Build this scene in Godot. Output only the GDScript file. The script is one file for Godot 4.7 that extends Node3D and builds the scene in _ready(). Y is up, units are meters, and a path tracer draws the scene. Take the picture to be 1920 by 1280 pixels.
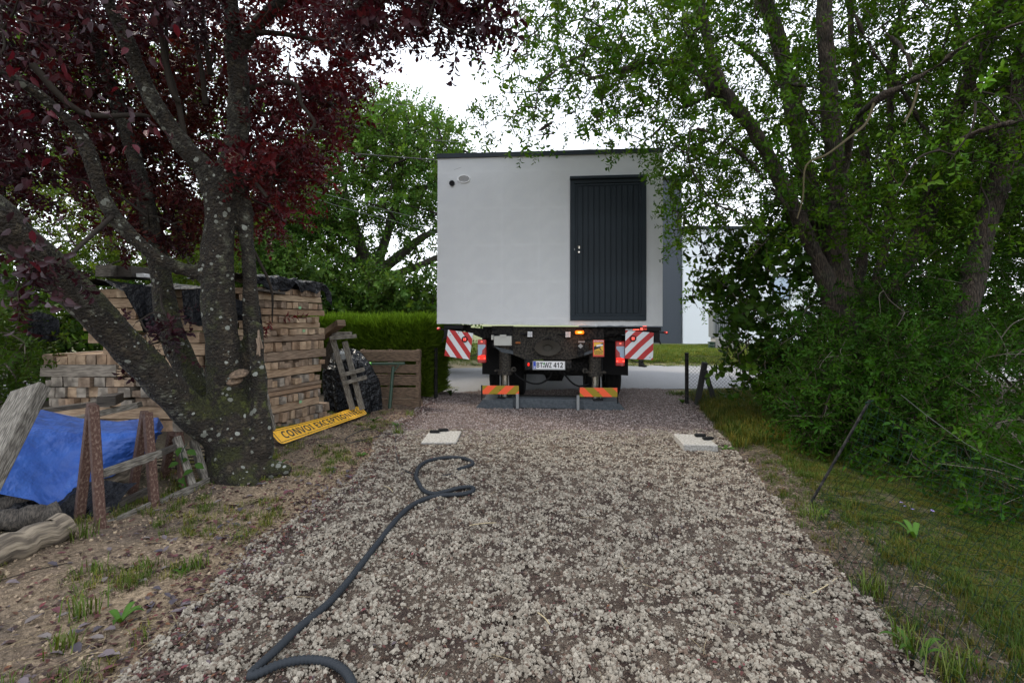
extends Node3D
# Narrow farm drive: a container on a truck, a red plum tree, timber stacks, willows. y up, metres. Camera at (0, 1.45, 0) looking along -z.

const EYE := 1.45
const FOC := 900.0
var rng := RandomNumberGenerator.new()
var rough_noise := FastNoiseLite.new()
var fine_noise := FastNoiseLite.new()
var M := {}

func _ready() -> void:
	rng.seed = 71
	rough_noise.seed = 5
	rough_noise.frequency = 0.35
	rough_noise.fractal_octaves = 3
	fine_noise.seed = 9
	fine_noise.frequency = 2.2
	fine_noise.fractal_octaves = 3
	# camera
	var cam := Camera3D.new()
	cam.name = "camera"
	cam.projection = Camera3D.PROJECTION_FRUSTUM
	cam.near = 0.05
	cam.far = 900.0
	cam.size = 0.05 * 1280.0 / FOC
	cam.frustum_offset = Vector2(0.0, -0.05 * 35.0 / FOC)
	cam.position = Vector3(0, EYE, 0)
	add_child(cam)
	# sky, exposure
	var sm := ProceduralSkyMaterial.new()
	sm.sky_top_color = Color(0.93, 0.955, 1.0)
	sm.sky_horizon_color = Color(0.97, 0.985, 1.0)
	sm.sky_curve = 0.2
	sm.sky_energy_multiplier = 1.25
	sm.ground_bottom_color = Color(0.3, 0.3, 0.27)
	sm.ground_horizon_color = Color(0.5, 0.5, 0.48)
	sm.sun_angle_max = 1.0
	var sky := Sky.new()
	sky.sky_material = sm
	var env := Environment.new()
	env.background_mode = Environment.BG_SKY
	env.sky = sky
	env.tonemap_mode = Environment.TONE_MAPPER_LINEAR
	env.tonemap_exposure = 1.47
	env.sdfgi_enabled = true
	env.ssao_enabled = true
	env.ssil_enabled = true
	var we := WorldEnvironment.new()
	we.name = "environment"
	we.environment = env
	add_child(we)
	# thin-cloud sun from the upper left, beyond the truck
	var sun := DirectionalLight3D.new()
	sun.name = "sun"
	sun.light_color = Color(1.0, 0.96, 0.9)
	sun.light_energy = 0.8
	sun.light_angular_distance = 12.0
	sun.shadow_enabled = true
	sun.look_at_from_position(Vector3(-6, 9, -3.5), Vector3.ZERO)
	add_child(sun)

	materials()
	ground_and_road()
	house()
	background_trees()
	hedge()
	truck_and_cabin()
	timber_stacks()
	pallet_corner()
	sign_board()
	rack_and_tarp()
	plum_tree()
	willows()
	shrubs_right()
	right_fence()
	hose_and_slabs()
	ground_cover()
	small_plants()
	cables()

# ---------------------------------------------------------------- helpers
func at(px: float, py: float, d: float) -> Vector3:
	return Vector3((px - 960.0) / FOC * d, EYE - (py - 605.0) / FOC * d, -d)

func on_ground(px: float, py: float, up := 0.0) -> Vector3:
	var d := EYE * FOC / (py - 605.0)
	for i in 4:
		var y := height((px - 960.0) / FOC * d, -d)
		d = (EYE - y) * FOC / (py - 605.0)
	var p := Vector3((px - 960.0) / FOC * d, 0, -d)
	p.y = height(p.x, p.z) + up
	return p

func smooth01(a: float, b: float, x: float) -> float:
	return smoothstep(a, b, x)

func tag(o: Node, label: String, category: String, group := "", kind := "") -> Node:
	o.set_meta("label", label)
	o.set_meta("category", category)
	if group:
		o.set_meta("group", group)
	if kind:
		o.set_meta("kind", kind)
	return o

var used := {}
func numbered(called: String) -> String:
	var n: int = used.get(called, 0)
	used[called] = n + 1
	return called if n == 0 else "%s_%03d" % [called, n]

func thing(called: String, label: String, category: String, p := Vector3.ZERO, turn := 0.0, group := "") -> Node3D:
	var o := Node3D.new()
	o.name = numbered(called)
	add_child(o)
	o.position = p
	o.rotation.y = turn
	tag(o, label, category, group)
	return o

func put(called: String, mesh: Mesh, m: Material, parent: Node = null, p := Vector3.ZERO) -> MeshInstance3D:
	var o := MeshInstance3D.new()
	o.mesh = mesh
	if m:
		o.material_override = m
	if parent == null or parent == self:
		o.name = numbered(called)
		add_child(o)
	else:
		var n := 0
		var nm := called
		while parent.has_node(NodePath(nm)):
			n += 1
			nm = "%s_%03d" % [called, n]
		o.name = nm
		parent.add_child(o)
	o.position = p
	return o

func lin(r: float, g: float, b: float, a := 1.0) -> Color:
	return Color(r, g, b, a).linear_to_srgb()

func mat(c: Color, rough := 0.8, metal := 0.0) -> StandardMaterial3D:
	var m := StandardMaterial3D.new()
	m.albedo_color = c.linear_to_srgb()
	m.roughness = rough
	m.metallic = metal
	return m

func noise_tex(freq: float, oct: int, sd: int, c0: Color, c1: Color, size := 512, type := FastNoiseLite.TYPE_SIMPLEX_SMOOTH, lo := 0.25, hi := 0.75) -> NoiseTexture2D:
	var n := FastNoiseLite.new()
	n.noise_type = type
	n.seed = sd
	n.frequency = freq
	n.fractal_octaves = oct
	var t := NoiseTexture2D.new()
	t.width = size
	t.height = size
	t.seamless = true
	t.seamless_blend_skirt = 0.15
	t.noise = n
	var g := Gradient.new()
	g.set_color(0, c0.linear_to_srgb())
	g.set_color(1, c1.linear_to_srgb())
	g.set_offset(0, lo)
	g.set_offset(1, hi)
	t.color_ramp = g
	return t

func bump(m: StandardMaterial3D, freq: float, oct: int, sd: int, cm: float, type := FastNoiseLite.TYPE_SIMPLEX_SMOOTH, size := 512) -> void:
	m.heightmap_enabled = true
	m.heightmap_texture = noise_tex(freq, oct, sd, Color.BLACK, Color.WHITE, size, type, 0.1, 0.9)
	m.heightmap_scale = cm

func tri_map(m: StandardMaterial3D, s: Vector3, world := false) -> void:
	m.uv1_triplanar = true
	m.uv1_world_triplanar = world
	m.uv1_scale = s
	m.uv1_triplanar_sharpness = 4.0

# A mesh under construction: every face gets the winding that agrees with its normal.
class MB:
	var v := PackedVector3Array()
	var n := PackedVector3Array()
	var c := PackedColorArray()
	var uv := PackedVector2Array()
	var ix := PackedInt32Array()

	func vert(p: Vector3, nn: Vector3, t := Vector2.ZERO, col := Color.WHITE) -> int:
		v.append(p)
		n.append(nn)
		uv.append(t)
		c.append(col)
		return v.size() - 1

	func tri(a: int, b: int, d: int) -> void:
		var cr := (v[b] - v[a]).cross(v[d] - v[a])
		if cr.dot(n[a] + n[b] + n[d]) > 0.0:
			ix.append(a)
			ix.append(d)
			ix.append(b)
		else:
			ix.append(a)
			ix.append(b)
			ix.append(d)

	func quad(a: int, b: int, d: int, e: int) -> void:
		tri(a, b, d)
		tri(a, d, e)

	func flat(pts: Array, nn: Vector3, uvs: Array = [], col := Color.WHITE) -> void:
		var k := []
		for i in pts.size():
			k.append(vert(pts[i], nn, uvs[i] if uvs.size() else Vector2.ZERO, col))
		for i in range(1, pts.size() - 1):
			tri(k[0], k[i], k[i + 1])

	func box(mid: Vector3, size: Vector3, ch := 0.0, b := Basis(), col := Color.WHITE) -> void:
		var h := size / 2.0
		var ax := [0, 1, 2]
		var long := 0
		if size.y > size.x:
			long = 1
		if size.z > maxf(size.x, size.y):
			long = 2
		for k in 3:
			for s in [-1.0, 1.0]:
				var i := (k + 1) % 3
				var j := (k + 2) % 3
				var nn := Vector3.ZERO
				nn[k] = s
				var pts := []
				var uvs := []
				for q in [[-1, -1], [1, -1], [1, 1], [-1, 1]]:
					var p := Vector3.ZERO
					p[k] = s * h[k]
					p[i] = q[0] * (h[i] - ch)
					p[j] = q[1] * (h[j] - ch)
					pts.append(mid + b * p)
					if i == long:
						uvs.append(Vector2(p[i], p[j] + k * 0.37 + s * 0.11))
					elif j == long:
						uvs.append(Vector2(p[j], p[i] + k * 0.37 + s * 0.11))
					else:
						uvs.append(Vector2(p[i] * 0.3, p[j]))
				flat(pts, b * nn, uvs, col)
		if ch <= 0.0:
			return
		for k in 3:
			var i := (k + 1) % 3
			var j := (k + 2) % 3
			for si in [-1.0, 1.0]:
				for sj in [-1.0, 1.0]:
					var pts := []
					var uvs := []
					for q in [[0, -1], [1, -1], [1, 1], [0, 1]]:
						var p := Vector3.ZERO
						p[k] = q[1] * (h[k] - ch)
						if q[0] == 0:
							p[i] = si * h[i]
							p[j] = sj * (h[j] - ch)
						else:
							p[i] = si * (h[i] - ch)
							p[j] = sj * h[j]
						pts.append(mid + b * p)
						uvs.append(Vector2(p[k], 0.02 * q[0]) if k == long else Vector2(0.02 * q[0], p[k]))
					var nn := Vector3.ZERO
					nn[i] = si
					nn[j] = sj
					flat(pts, (b * nn).normalized(), uvs, col)
		for sx in [-1.0, 1.0]:
			for sy in [-1.0, 1.0]:
				for sz in [-1.0, 1.0]:
					flat([mid + b * Vector3(sx * h.x, sy * (h.y - ch), sz * (h.z - ch)), mid + b * Vector3(sx * (h.x - ch), sy * h.y, sz * (h.z - ch)), mid + b * Vector3(sx * (h.x - ch), sy * (h.y - ch), sz * h.z)], (b * Vector3(sx, sy, sz)).normalized(), [], col)

	func tube(pts: Array, rad: Array, sides := 8, col := Color.WHITE, caps := true) -> void:
		var m := pts.size()
		if m < 2:
			return
		var t := (pts[1] - pts[0] as Vector3).normalized()
		var a := t.cross(Vector3.UP if absf(t.y) < 0.9 else Vector3.RIGHT).normalized()
		var first := v.size()
		var run := 0.0
		for i in m:
			var p: Vector3 = pts[i]
			if i > 0:
				run += p.distance_to(pts[i - 1])
			var d: Vector3 = (pts[mini(i + 1, m - 1)] - pts[maxi(i - 1, 0)]).normalized()
			a = (a - d * a.dot(d)).normalized()
			var bb := d.cross(a)
			for k in sides + 1:
				var w := TAU * k / sides
				var nn := a * cos(w) + bb * sin(w)
				vert(p + nn * float(rad[i]), nn, Vector2(float(k) / sides, run), col)
		for i in m - 1:
			for k in sides:
				var q := first + i * (sides + 1) + k
				quad(q, q + 1, q + sides + 2, q + sides + 1)
		if caps:
			for e in [0, m - 1]:
				var nn: Vector3 = (pts[0] - pts[1] if e == 0 else pts[m - 1] - pts[m - 2] as Vector3).normalized()
				var ring := []
				for k in sides:
					ring.append(v[first + e * (sides + 1) + k])
				flat(ring, nn, [], col)

	# profile: Vector2(radius, height along axis)
	func lathe(o: Vector3, axis: Vector3, prof: Array, sides := 20, col := Color.WHITE, squash := Vector2.ONE, up := Vector3.UP) -> void:
		axis = axis.normalized()
		var a := axis.cross(up if absf(axis.dot(up)) < 0.9 else Vector3.RIGHT).normalized()
		var bb := axis.cross(a)
		for i in prof.size() - 1:
			var p: Vector2 = prof[i]
			var q: Vector2 = prof[i + 1]
			var sl := Vector2(q.y - p.y, -(q.x - p.x)).normalized()
			var f := v.size()
			for k in sides + 1:
				var w := TAU * k / sides
				var r := a * cos(w) * squash.x + bb * sin(w) * squash.y
				var nn := (r.normalized() * sl.x + axis * sl.y).normalized()
				vert(o + r * p.x + axis * p.y, nn, Vector2(float(k) / sides, p.y), col)
				vert(o + r * q.x + axis * q.y, nn, Vector2(float(k) / sides, q.y), col)
			for k in sides:
				var z := f + k * 2
				quad(z, z + 2, z + 3, z + 1)

	# a flat outline in x-y given thickness along z, under a transform
	func prism(poly: PackedVector2Array, z0: float, z1: float, tf := Transform3D(), col := Color.WHITE) -> void:
		var tr := Geometry2D.triangulate_polygon(poly)
		for z in [z0, z1]:
			var nn: Vector3 = tf.basis * Vector3(0, 0, 1 if z == maxf(z0, z1) else -1)
			var f := v.size()
			for p in poly:
				vert(tf * Vector3(p.x, p.y, z), nn, p, col)
			for i in range(0, tr.size(), 3):
				tri(f + tr[i], f + tr[i + 1], f + tr[i + 2])
		var turn := 1.0 if Geometry2D.is_polygon_clockwise(poly) else -1.0
		for i in poly.size():
			var p := poly[i]
			var q := poly[(i + 1) % poly.size()]
			var e := (q - p).normalized()
			var nn := tf.basis * (Vector3(-e.y, e.x, 0) * turn)
			flat([tf * Vector3(p.x, p.y, z0), tf * Vector3(q.x, q.y, z0), tf * Vector3(q.x, q.y, z1), tf * Vector3(p.x, p.y, z1)], nn, [Vector2(p.x, z0), Vector2(q.x, z0), Vector2(q.x, z1), Vector2(p.x, z1)], col)

	# a grid of points, rows x columns, with computed normals
	func sheet(rows: Array, cols: Array = [], uvk := 1.0, upward := Vector3.ZERO) -> void:
		var h := rows.size()
		var w: int = rows[0].size()
		var f := v.size()
		for i in h:
			for j in w:
				var e: Vector3 = rows[i][mini(j + 1, w - 1)] - rows[i][maxi(j - 1, 0)]
				var g: Vector3 = rows[mini(i + 1, h - 1)][j] - rows[maxi(i - 1, 0)][j]
				var nn := e.cross(g).normalized()
				if upward != Vector3.ZERO and nn.dot(upward) < 0.0:
					nn = -nn
				var p: Vector3 = rows[i][j]
				vert(p, nn, Vector2(j, i) * uvk, cols[i][j] if cols.size() else Color.WHITE)
		for i in h - 1:
			for j in w - 1:
				var q := f + i * w + j
				quad(q, q + 1, q + w + 1, q + w)

	func mesh() -> ArrayMesh:
		var a := []
		a.resize(Mesh.ARRAY_MAX)
		a[Mesh.ARRAY_VERTEX] = v
		a[Mesh.ARRAY_NORMAL] = n
		a[Mesh.ARRAY_COLOR] = c
		a[Mesh.ARRAY_TEX_UV] = uv
		a[Mesh.ARRAY_INDEX] = ix
		var m := ArrayMesh.new()
		m.add_surface_from_arrays(Mesh.PRIMITIVE_TRIANGLES, a)
		return m

func box_mesh(size: Vector3, ch := 0.0, mid := Vector3.ZERO, b := Basis()) -> ArrayMesh:
	var q := MB.new()
	q.box(mid, size, ch, b)
	return q.mesh()

func tube_mesh(pts: Array, rad: Array, sides := 8) -> ArrayMesh:
	var q := MB.new()
	q.tube(pts, rad, sides)
	return q.mesh()

# a bar with square edges from a to b; wide is the size along the side direction, thick along the other
func bar_mesh(a: Vector3, b: Vector3, wide: float, thick: float, side: Vector3, ch := 0.004) -> ArrayMesh:
	var y := (b - a).normalized()
	var x := (side - y * side.dot(y)).normalized()
	var q := MB.new()
	q.box((a + b) / 2.0, Vector3(wide, a.distance_to(b), thick), ch, Basis(x, y, x.cross(y)))
	return q.mesh()

func curve(pts: Array, per: int) -> Array:
	var out := []
	for i in pts.size() - 1:
		var p0 = pts[maxi(i - 1, 0)]
		var p1 = pts[i]
		var p2 = pts[i + 1]
		var p3 = pts[mini(i + 2, pts.size() - 1)]
		for k in per:
			var t := float(k) / per
			out.append(0.5 * (2.0 * p1 + (p2 - p0) * t + (2.0 * p0 - 5.0 * p1 + 4.0 * p2 - p3) * t * t + (3.0 * p1 - p0 - 3.0 * p2 + p3) * t * t * t))
	out.append(pts[pts.size() - 1])
	return out

func lettering(called: String, text: String, size: float, m: Material, parent: Node, tf: Transform3D, bold := true, font := "Droid Sans", stretch := 1.0) -> MeshInstance3D:
	var tm := TextMesh.new()
	var f := SystemFont.new()
	f.font_names = PackedStringArray([font])
	f.font_weight = 700 if bold else 400
	tm.font = f
	tm.text = text
	tm.font_size = 64
	tm.pixel_size = size / 64.0
	tm.depth = 0.002
	var o := put(called, tm, m, parent)
	o.transform = tf * Transform3D(Basis.from_scale(Vector3(stretch, 1, 1)), Vector3.ZERO)
	return o

func multi(called: String, mesh: Mesh, m: Material, places: Array, cols: Array, parent: Node) -> MultiMeshInstance3D:
	var mm := MultiMesh.new()
	mm.transform_format = MultiMesh.TRANSFORM_3D
	mm.use_colors = true
	mm.mesh = mesh
	mm.instance_count = places.size()
	for i in places.size():
		mm.set_instance_transform(i, places[i])
		mm.set_instance_color(i, cols[i])
	var o := MultiMeshInstance3D.new()
	o.multimesh = mm
	o.material_override = m
	if parent == self:
		o.name = numbered(called)
		add_child(o)
	else:
		var n := 0
		var nm := called
		while parent.has_node(NodePath(nm)):
			n += 1
			nm = "%s_%03d" % [called, n]
		o.name = nm
		parent.add_child(o)
	return o

func rand_in(poly: PackedVector2Array) -> Vector2:
	var lo := poly[0]
	var hi := poly[0]
	for p in poly:
		lo = lo.min(p)
		hi = hi.max(p)
	for i in 200:
		var q := Vector2(rng.randf_range(lo.x, hi.x), rng.randf_range(lo.y, hi.y))
		if Geometry2D.is_point_in_polygon(q, poly):
			return q
	return (lo + hi) / 2.0

func rand_dir() -> Vector3:
	var z := rng.randf_range(-1, 1)
	var w := rng.randf() * TAU
	var r := sqrt(1.0 - z * z)
	return Vector3(r * cos(w), z, r * sin(w))

# ---------------------------------------------------------------- materials
func materials() -> void:
	var m: StandardMaterial3D
	m = mat(Color(1, 1, 1), 0.95)
	m.vertex_color_use_as_albedo = true
	m.albedo_texture = noise_tex(0.03, 5, 1, Color(0.5, 0.48, 0.45), Color(1, 1, 1), 1024)
	bump(m, 0.05, 5, 2, 1.2, FastNoiseLite.TYPE_SIMPLEX_SMOOTH, 1024)
	tri_map(m, Vector3.ONE * 0.8, true)
	M.ground = m
	m = mat(Color(1, 1, 1), 0.95)
	m.vertex_color_use_as_albedo = true
	m.albedo_texture = noise_tex(0.08, 5, 3, Color(0.3, 0.26, 0.24), Color(1, 1, 1), 1024)
	bump(m, 0.1, 4, 4, 1.6, FastNoiseLite.TYPE_SIMPLEX_SMOOTH, 1024)
	tri_map(m, Vector3.ONE * 0.9, true)
	M.drive = m
	m = mat(Color(1, 1, 1), 0.9)
	m.albedo_texture = noise_tex(0.12, 4, 6, Color(0.16, 0.16, 0.165), Color(0.27, 0.27, 0.27))
	bump(m, 0.2, 2, 7, 0.4)
	tri_map(m, Vector3.ONE * 0.9, true)
	M.asphalt = m
	# render plaster of the cabin
	m = mat(Color(1, 1, 1), 0.85)
	m.albedo_texture = noise_tex(0.004, 4, 8, Color(0.63, 0.643, 0.645), Color(0.65, 0.662, 0.665))
	bump(m, 0.25, 2, 10, 0.35)
	tri_map(m, Vector3.ONE * 1.6)
	M.plaster = m
	M.house_white = mat(Color(0.72, 0.75, 0.78), 0.9)
	bump(M.house_white, 0.2, 2, 11, 0.5)
	tri_map(M.house_white, Vector3.ONE, true)
	M.house_grey = mat(Color(0.055, 0.065, 0.08), 0.85)
	bump(M.house_grey, 0.2, 2, 12, 0.5)
	tri_map(M.house_grey, Vector3.ONE, true)
	M.anthracite = mat(Color(0.020, 0.029, 0.037), 0.5)
	M.anthracite.metallic_specular = 0.3
	M.anthracite.albedo_texture = noise_tex(0.004, 3, 13, Color(0.8, 0.8, 0.8), Color(1, 1, 1), 256)
	M.trim = mat(Color(0.025, 0.032, 0.039), 0.5)
	M.trim.metallic_specular = 0.3
	M.black = mat(Color(0.012, 0.012, 0.013), 0.6)
	M.black.metallic_specular = 0.3
	M.rubber = mat(Color(0.014, 0.014, 0.014), 0.85)
	M.rubber.metallic_specular = 0.2
	m = mat(Color(1, 1, 1), 0.75)
	m.metallic_specular = 0.25
	m.albedo_texture = noise_tex(0.02, 5, 14, Color(0.008, 0.008, 0.009), Color(0.035, 0.033, 0.03))
	bump(m, 0.05, 4, 15, 0.3)
	tri_map(m, Vector3.ONE * 1.5)
	M.dirty_black = m
	m = mat(Color(1, 1, 1), 0.7, 0.0)
	m.metallic_specular = 0.3
	m.albedo_texture = noise_tex(0.02, 5, 16, Color(0.016, 0.015, 0.014), Color(0.065, 0.057, 0.045))
	bump(m, 0.06, 4, 17, 0.3)
	tri_map(m, Vector3.ONE * 2.0)
	M.old_steel = m
	m = mat(Color(1, 1, 1), 0.75)
	m.albedo_texture = noise_tex(0.02, 5, 18, Color(0.045, 0.054, 0.062), Color(0.07, 0.082, 0.092))
	tri_map(m, Vector3.ONE * 1.5)
	M.grey_plate = m
	M.funnel = mat(Color(0.035, 0.03, 0.022), 0.8)
	M.chrome = mat(Color(0.45, 0.42, 0.36), 0.25, 0.9)
	M.zinc = mat(Color(0.25, 0.26, 0.26), 0.5, 0.5)
	M.cream = mat(Color(0.42, 0.42, 0.38), 0.6)
	M.white = mat(Color(0.75, 0.75, 0.75), 0.6)
	M.dark_hole = mat(Color(0.01, 0.01, 0.012), 0.9)
	M.red_lens = mat(Color(0.35, 0.008, 0.006), 0.2)
	M.red_lens.clearcoat_enabled = true
	M.clear_lens = mat(Color(0.32, 0.40, 0.50), 0.2)
	M.red_lit = mat(Color(0.5, 0.02, 0.01), 0.3)
	M.red_lit.emission_enabled = true
	M.red_lit.emission = Color(1.0, 0.12, 0.06)
	M.red_lit.emission_energy_multiplier = 0.9
	M.red_hot = mat(Color(0.5, 0.1, 0.08), 0.3)
	M.red_hot.emission_enabled = true
	M.red_hot.emission = Color(1.0, 0.35, 0.28)
	M.red_hot.emission_energy_multiplier = 1.3
	M.amber = mat(Color(0.6, 0.2, 0.01), 0.3)
	M.amber.emission_enabled = true
	M.amber.emission = Color(1.0, 0.42, 0.03)
	M.amber.emission_energy_multiplier = 0.9
	M.amber_hot = mat(Color(0.9, 0.6, 0.2), 0.3)
	M.amber_hot.emission_enabled = true
	M.amber_hot.emission = Color(1.0, 0.8, 0.35)
	M.amber_hot.emission_energy_multiplier = 2.5
	M.amber_dim = mat(Color(0.25, 0.07, 0.005), 0.3)
	# timber: sawn sides, sawn ends, weathered
	for k in 5:
		var lo: Color = [Color(0.255, 0.174, 0.110), Color(0.195, 0.127, 0.079), Color(0.299, 0.216, 0.143), Color(0.149, 0.104, 0.071), Color(0.157, 0.134, 0.109)][k]
		var hi: Color = [Color(0.417, 0.302, 0.201), Color(0.333, 0.224, 0.144), Color(0.482, 0.365, 0.249), Color(0.280, 0.206, 0.147), Color(0.307, 0.268, 0.221)][k]
		m = mat(Color(1, 1, 1), 0.85)
		m.albedo_texture = noise_tex(0.012, 5, 20 + k, lo, hi, 512)
		bump(m, 0.02, 5, 30 + k, 0.25)
		m.uv1_scale = Vector3(0.8, 7.0, 1)
		M["wood%d" % k] = m
		m = mat(Color(1, 1, 1), 0.9)
		m.albedo_texture = noise_tex(0.01, 4, 40 + k, lo * 0.9, hi * 1.05, 256)
		bump(m, 0.04, 4, 50 + k, 0.2)
		m.uv1_scale = Vector3(2.2, 2.2, 1)
		M["end%d" % k] = m
	m = mat(Color(1, 1, 1), 0.9)
	m.albedo_texture = noise_tex(0.02, 6, 60, Color(0.075, 0.065, 0.052), Color(0.27, 0.245, 0.205))
	bump(m, 0.03, 5, 61, 0.5)
	m.uv1_scale = Vector3(0.9, 8.0, 1)
	M.grey_wood = m
	m = mat(Color(1, 1, 1), 0.9)
	m.albedo_texture = noise_tex(0.02, 5, 62, Color(0.03, 0.026, 0.022), Color(0.10, 0.085, 0.07))
	bump(m, 0.03, 5, 63, 0.4)
	m.uv1_scale = Vector3(0.9, 8.0, 1)
	M.dark_wood = m
	m = mat(Color(1, 1, 1), 0.85)
	m.albedo_texture = noise_tex(0.03, 6, 64, Color(0.055, 0.024, 0.015), Color(0.15, 0.10, 0.075), 512, FastNoiseLite.TYPE_SIMPLEX_SMOOTH, 0.45, 0.85)
	bump(m, 0.03, 5, 65, 0.5)
	m.uv1_scale = Vector3(2.0, 3.5, 1)
	M.red_wood = m
	m = mat(Color(1, 1, 1), 0.85)
	m.albedo_texture = noise_tex(0.02, 5, 66, Color(0.07, 0.045, 0.028), Color(0.20, 0.135, 0.085))
	bump(m, 0.03, 5, 67, 0.35)
	m.uv1_scale = Vector3(0.8, 7.0, 1)
	M.brown_wood = m
	m = mat(Color(1, 1, 1), 0.9)
	m.albedo_texture = noise_tex(0.02, 6, 90, Color(0.07, 0.055, 0.04), Color(0.24, 0.195, 0.14))
	bump(m, 0.05, 5, 91, 0.4)
	m.uv1_scale = Vector3(1.3, 0.5, 1)
	M.log_side = m
	# sheets
	M.black_sheet = mat(Color(0.010, 0.011, 0.014), 0.42)
	M.black_sheet.metallic_specular = 0.26
	bump(M.black_sheet, 0.016, 4, 92, 5.0, FastNoiseLite.TYPE_CELLULAR)
	tri_map(M.black_sheet, Vector3.ONE * 1.3)
	M.bag = mat(Color(0.009, 0.010, 0.012), 0.24)
	M.bag.metallic_specular = 0.36
	bump(M.bag, 0.014, 4, 93, 7.0, FastNoiseLite.TYPE_CELLULAR)
	tri_map(M.bag, Vector3.ONE * 1.2)
	m = mat(Color(1, 1, 1), 0.5)
	bump(m, 0.01, 4, 94, 2.5, FastNoiseLite.TYPE_CELLULAR)
	m.albedo_texture = noise_tex(0.008, 4, 68, Color(0.018, 0.07, 0.30), Color(0.035, 0.115, 0.42), 256)
	tri_map(m, Vector3.ONE * 1.2)
	M.blue_sheet = m
	m = mat(Color(1, 1, 1), 0.92)
	m.albedo_texture = noise_tex(0.03, 5, 69, Color(0.22, 0.21, 0.185), Color(0.38, 0.365, 0.335))
	bump(m, 0.12, 3, 70, 0.25)
	tri_map(m, Vector3.ONE * 2.0)
	M.concrete = m
	M.hose = mat(Color(0.024, 0.028, 0.033), 0.65)
	M.hose.metallic_specular = 0.3
	M.cable = mat(Color(0.015, 0.015, 0.017), 0.6)
	M.wire_green = mat(Color(0.008, 0.024, 0.016), 0.7)
	M.wire_green.metallic_specular = 0.2
	M.wire_grey = mat(Color(0.05, 0.05, 0.05), 0.6, 0.4)
	M.yellow_sign = mat(Color(0.86, 0.47, 0.02), 0.5)
	M.yellow_sign.albedo_texture = noise_tex(0.006, 4, 71, Color(0.9, 0.85, 0.8), Color(1, 1, 1), 256)
	M.ink = mat(Color(0.015, 0.015, 0.018), 0.6)
	M.red_ink = mat(Color(0.42, 0.09, 0.05), 0.85)
	M.green_paint = mat(Color(0.22, 0.42, 0.22), 0.85)
	M.tool_green = mat(Color(0.02, 0.05, 0.03), 0.55)
	M.lime = mat(Color(0.10, 0.45, 0.05), 0.5)
	# leaves: colour comes from vertices and copies
	for k in ["leaf", "leaf_shiny", "needle"]:
		m = mat(Color(1, 1, 1), 0.55 if k == "leaf" else 0.4 if k == "leaf_shiny" else 0.7)
		m.metallic_specular = 0.2 if k != "leaf_shiny" else 0.32
		m.vertex_color_use_as_albedo = true
		m.backlight_enabled = true
		m.backlight = Color(0.85, 0.85, 0.5) if k != "needle" else Color(0.6, 0.6, 0.35)
		if k == "leaf_shiny":
			m.backlight = Color(0.9, 0.6, 0.6)
		M[k] = m
	m = mat(Color(1, 1, 1), 0.9)
	m.vertex_color_use_as_albedo = true
	M.tinted = m
	m = mat(Color(1, 1, 1), 0.85)
	m.vertex_color_use_as_albedo = true
	M.leaf_dry = m
	M.dark_post = mat(Color(0.03, 0.03, 0.028), 0.95)
	M.straw = mat(Color(0.42, 0.34, 0.2), 0.9)
	M.wire_pale = mat(Color(0.12, 0.125, 0.13), 0.7)
	# bark
	m = mat(Color(1, 1, 1), 0.9)
	m.vertex_color_use_as_albedo = true
	m.albedo_texture = lichen_picture()
	bump(m, 0.045, 5, 80, 3.2)
	tri_map(m, Vector3(1.5, 1.5, 1.5), true)
	M.plum_bark = m
	m = mat(Color(1, 1, 1), 0.95)
	m.vertex_color_use_as_albedo = true
	m.albedo_texture = noise_tex(0.03, 5, 82, Color(0.25, 0.22, 0.2), Color(1, 1, 1), 512)
	bump(m, 0.03, 5, 83, 6.0)
	tri_map(m, Vector3(3.2, 0.55, 3.2), true)
	M.willow_bark = m
	m = mat(Color(0.10, 0.085, 0.065), 0.9)
	M.twig = m
	M.dark_twig = mat(Color(0.034, 0.028, 0.023), 0.9)
	M.dark_twig.metallic_specular = 0.2

# plum bark: brown-grey base with pale lichen rosettes of many sizes
func lichen_picture() -> ImageTexture:
	var s := 768
	var im := Image.create(s, s, false, Image.FORMAT_RGB8)
	var n := FastNoiseLite.new()
	n.seed = 3
	n.frequency = 0.02
	n.fractal_octaves = 5
	for y in s:
		for x in s:
			# noise on a torus-like blend so that the picture repeats without seams
			var fx := float(x) / s
			var fy := float(y) / s
			var a := n.get_noise_2d(x, y) * (1 - fx) + n.get_noise_2d(x - s, y) * fx
			var b := n.get_noise_2d(x, y - s) * (1 - fx) + n.get_noise_2d(x - s, y - s) * fx
			var q := clampf((a * (1 - fy) + b * fy) * 1.1 + 0.5, 0, 1)
			var c := Color(0.36, 0.345, 0.32).lerp(Color(0.60, 0.57, 0.52), q)
			im.set_pixel(x, y, c)
	var r := RandomNumberGenerator.new()
	r.seed = 12
	for k in 330:
		var rad := 2.5 + 24.0 * pow(r.randf(), 5.0)
		var cx := r.randf() * s
		var cy := r.randf() * s
		var ph := r.randf() * 10.0
		var dim := r.randf_range(0.6, 1.0)
		for y in range(int(cy - rad * 1.4), int(cy + rad * 1.4) + 1):
			for x in range(int(cx - rad * 1.4), int(cx + rad * 1.4) + 1):
				var o := Vector2(x - cx, y - cy)
				var an := o.angle()
				var edge := rad * (1.0 + 0.22 * sin(3.0 * an + ph) + 0.13 * sin(7.0 * an + ph * 2.0))
				if o.length() < edge:
					var gx := posmod(x, s)
					var gy := posmod(y, s)
					var was := im.get_pixel(gx, gy)
					im.set_pixel(gx, gy, was.lerp(Color(0.98, 1.0, 0.95), dim * clampf(0.6 + 0.5 * n.get_noise_2d(x * 9.0, y * 9.0), 0.3, 0.95)))
	return ImageTexture.create_from_image(im)

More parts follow.
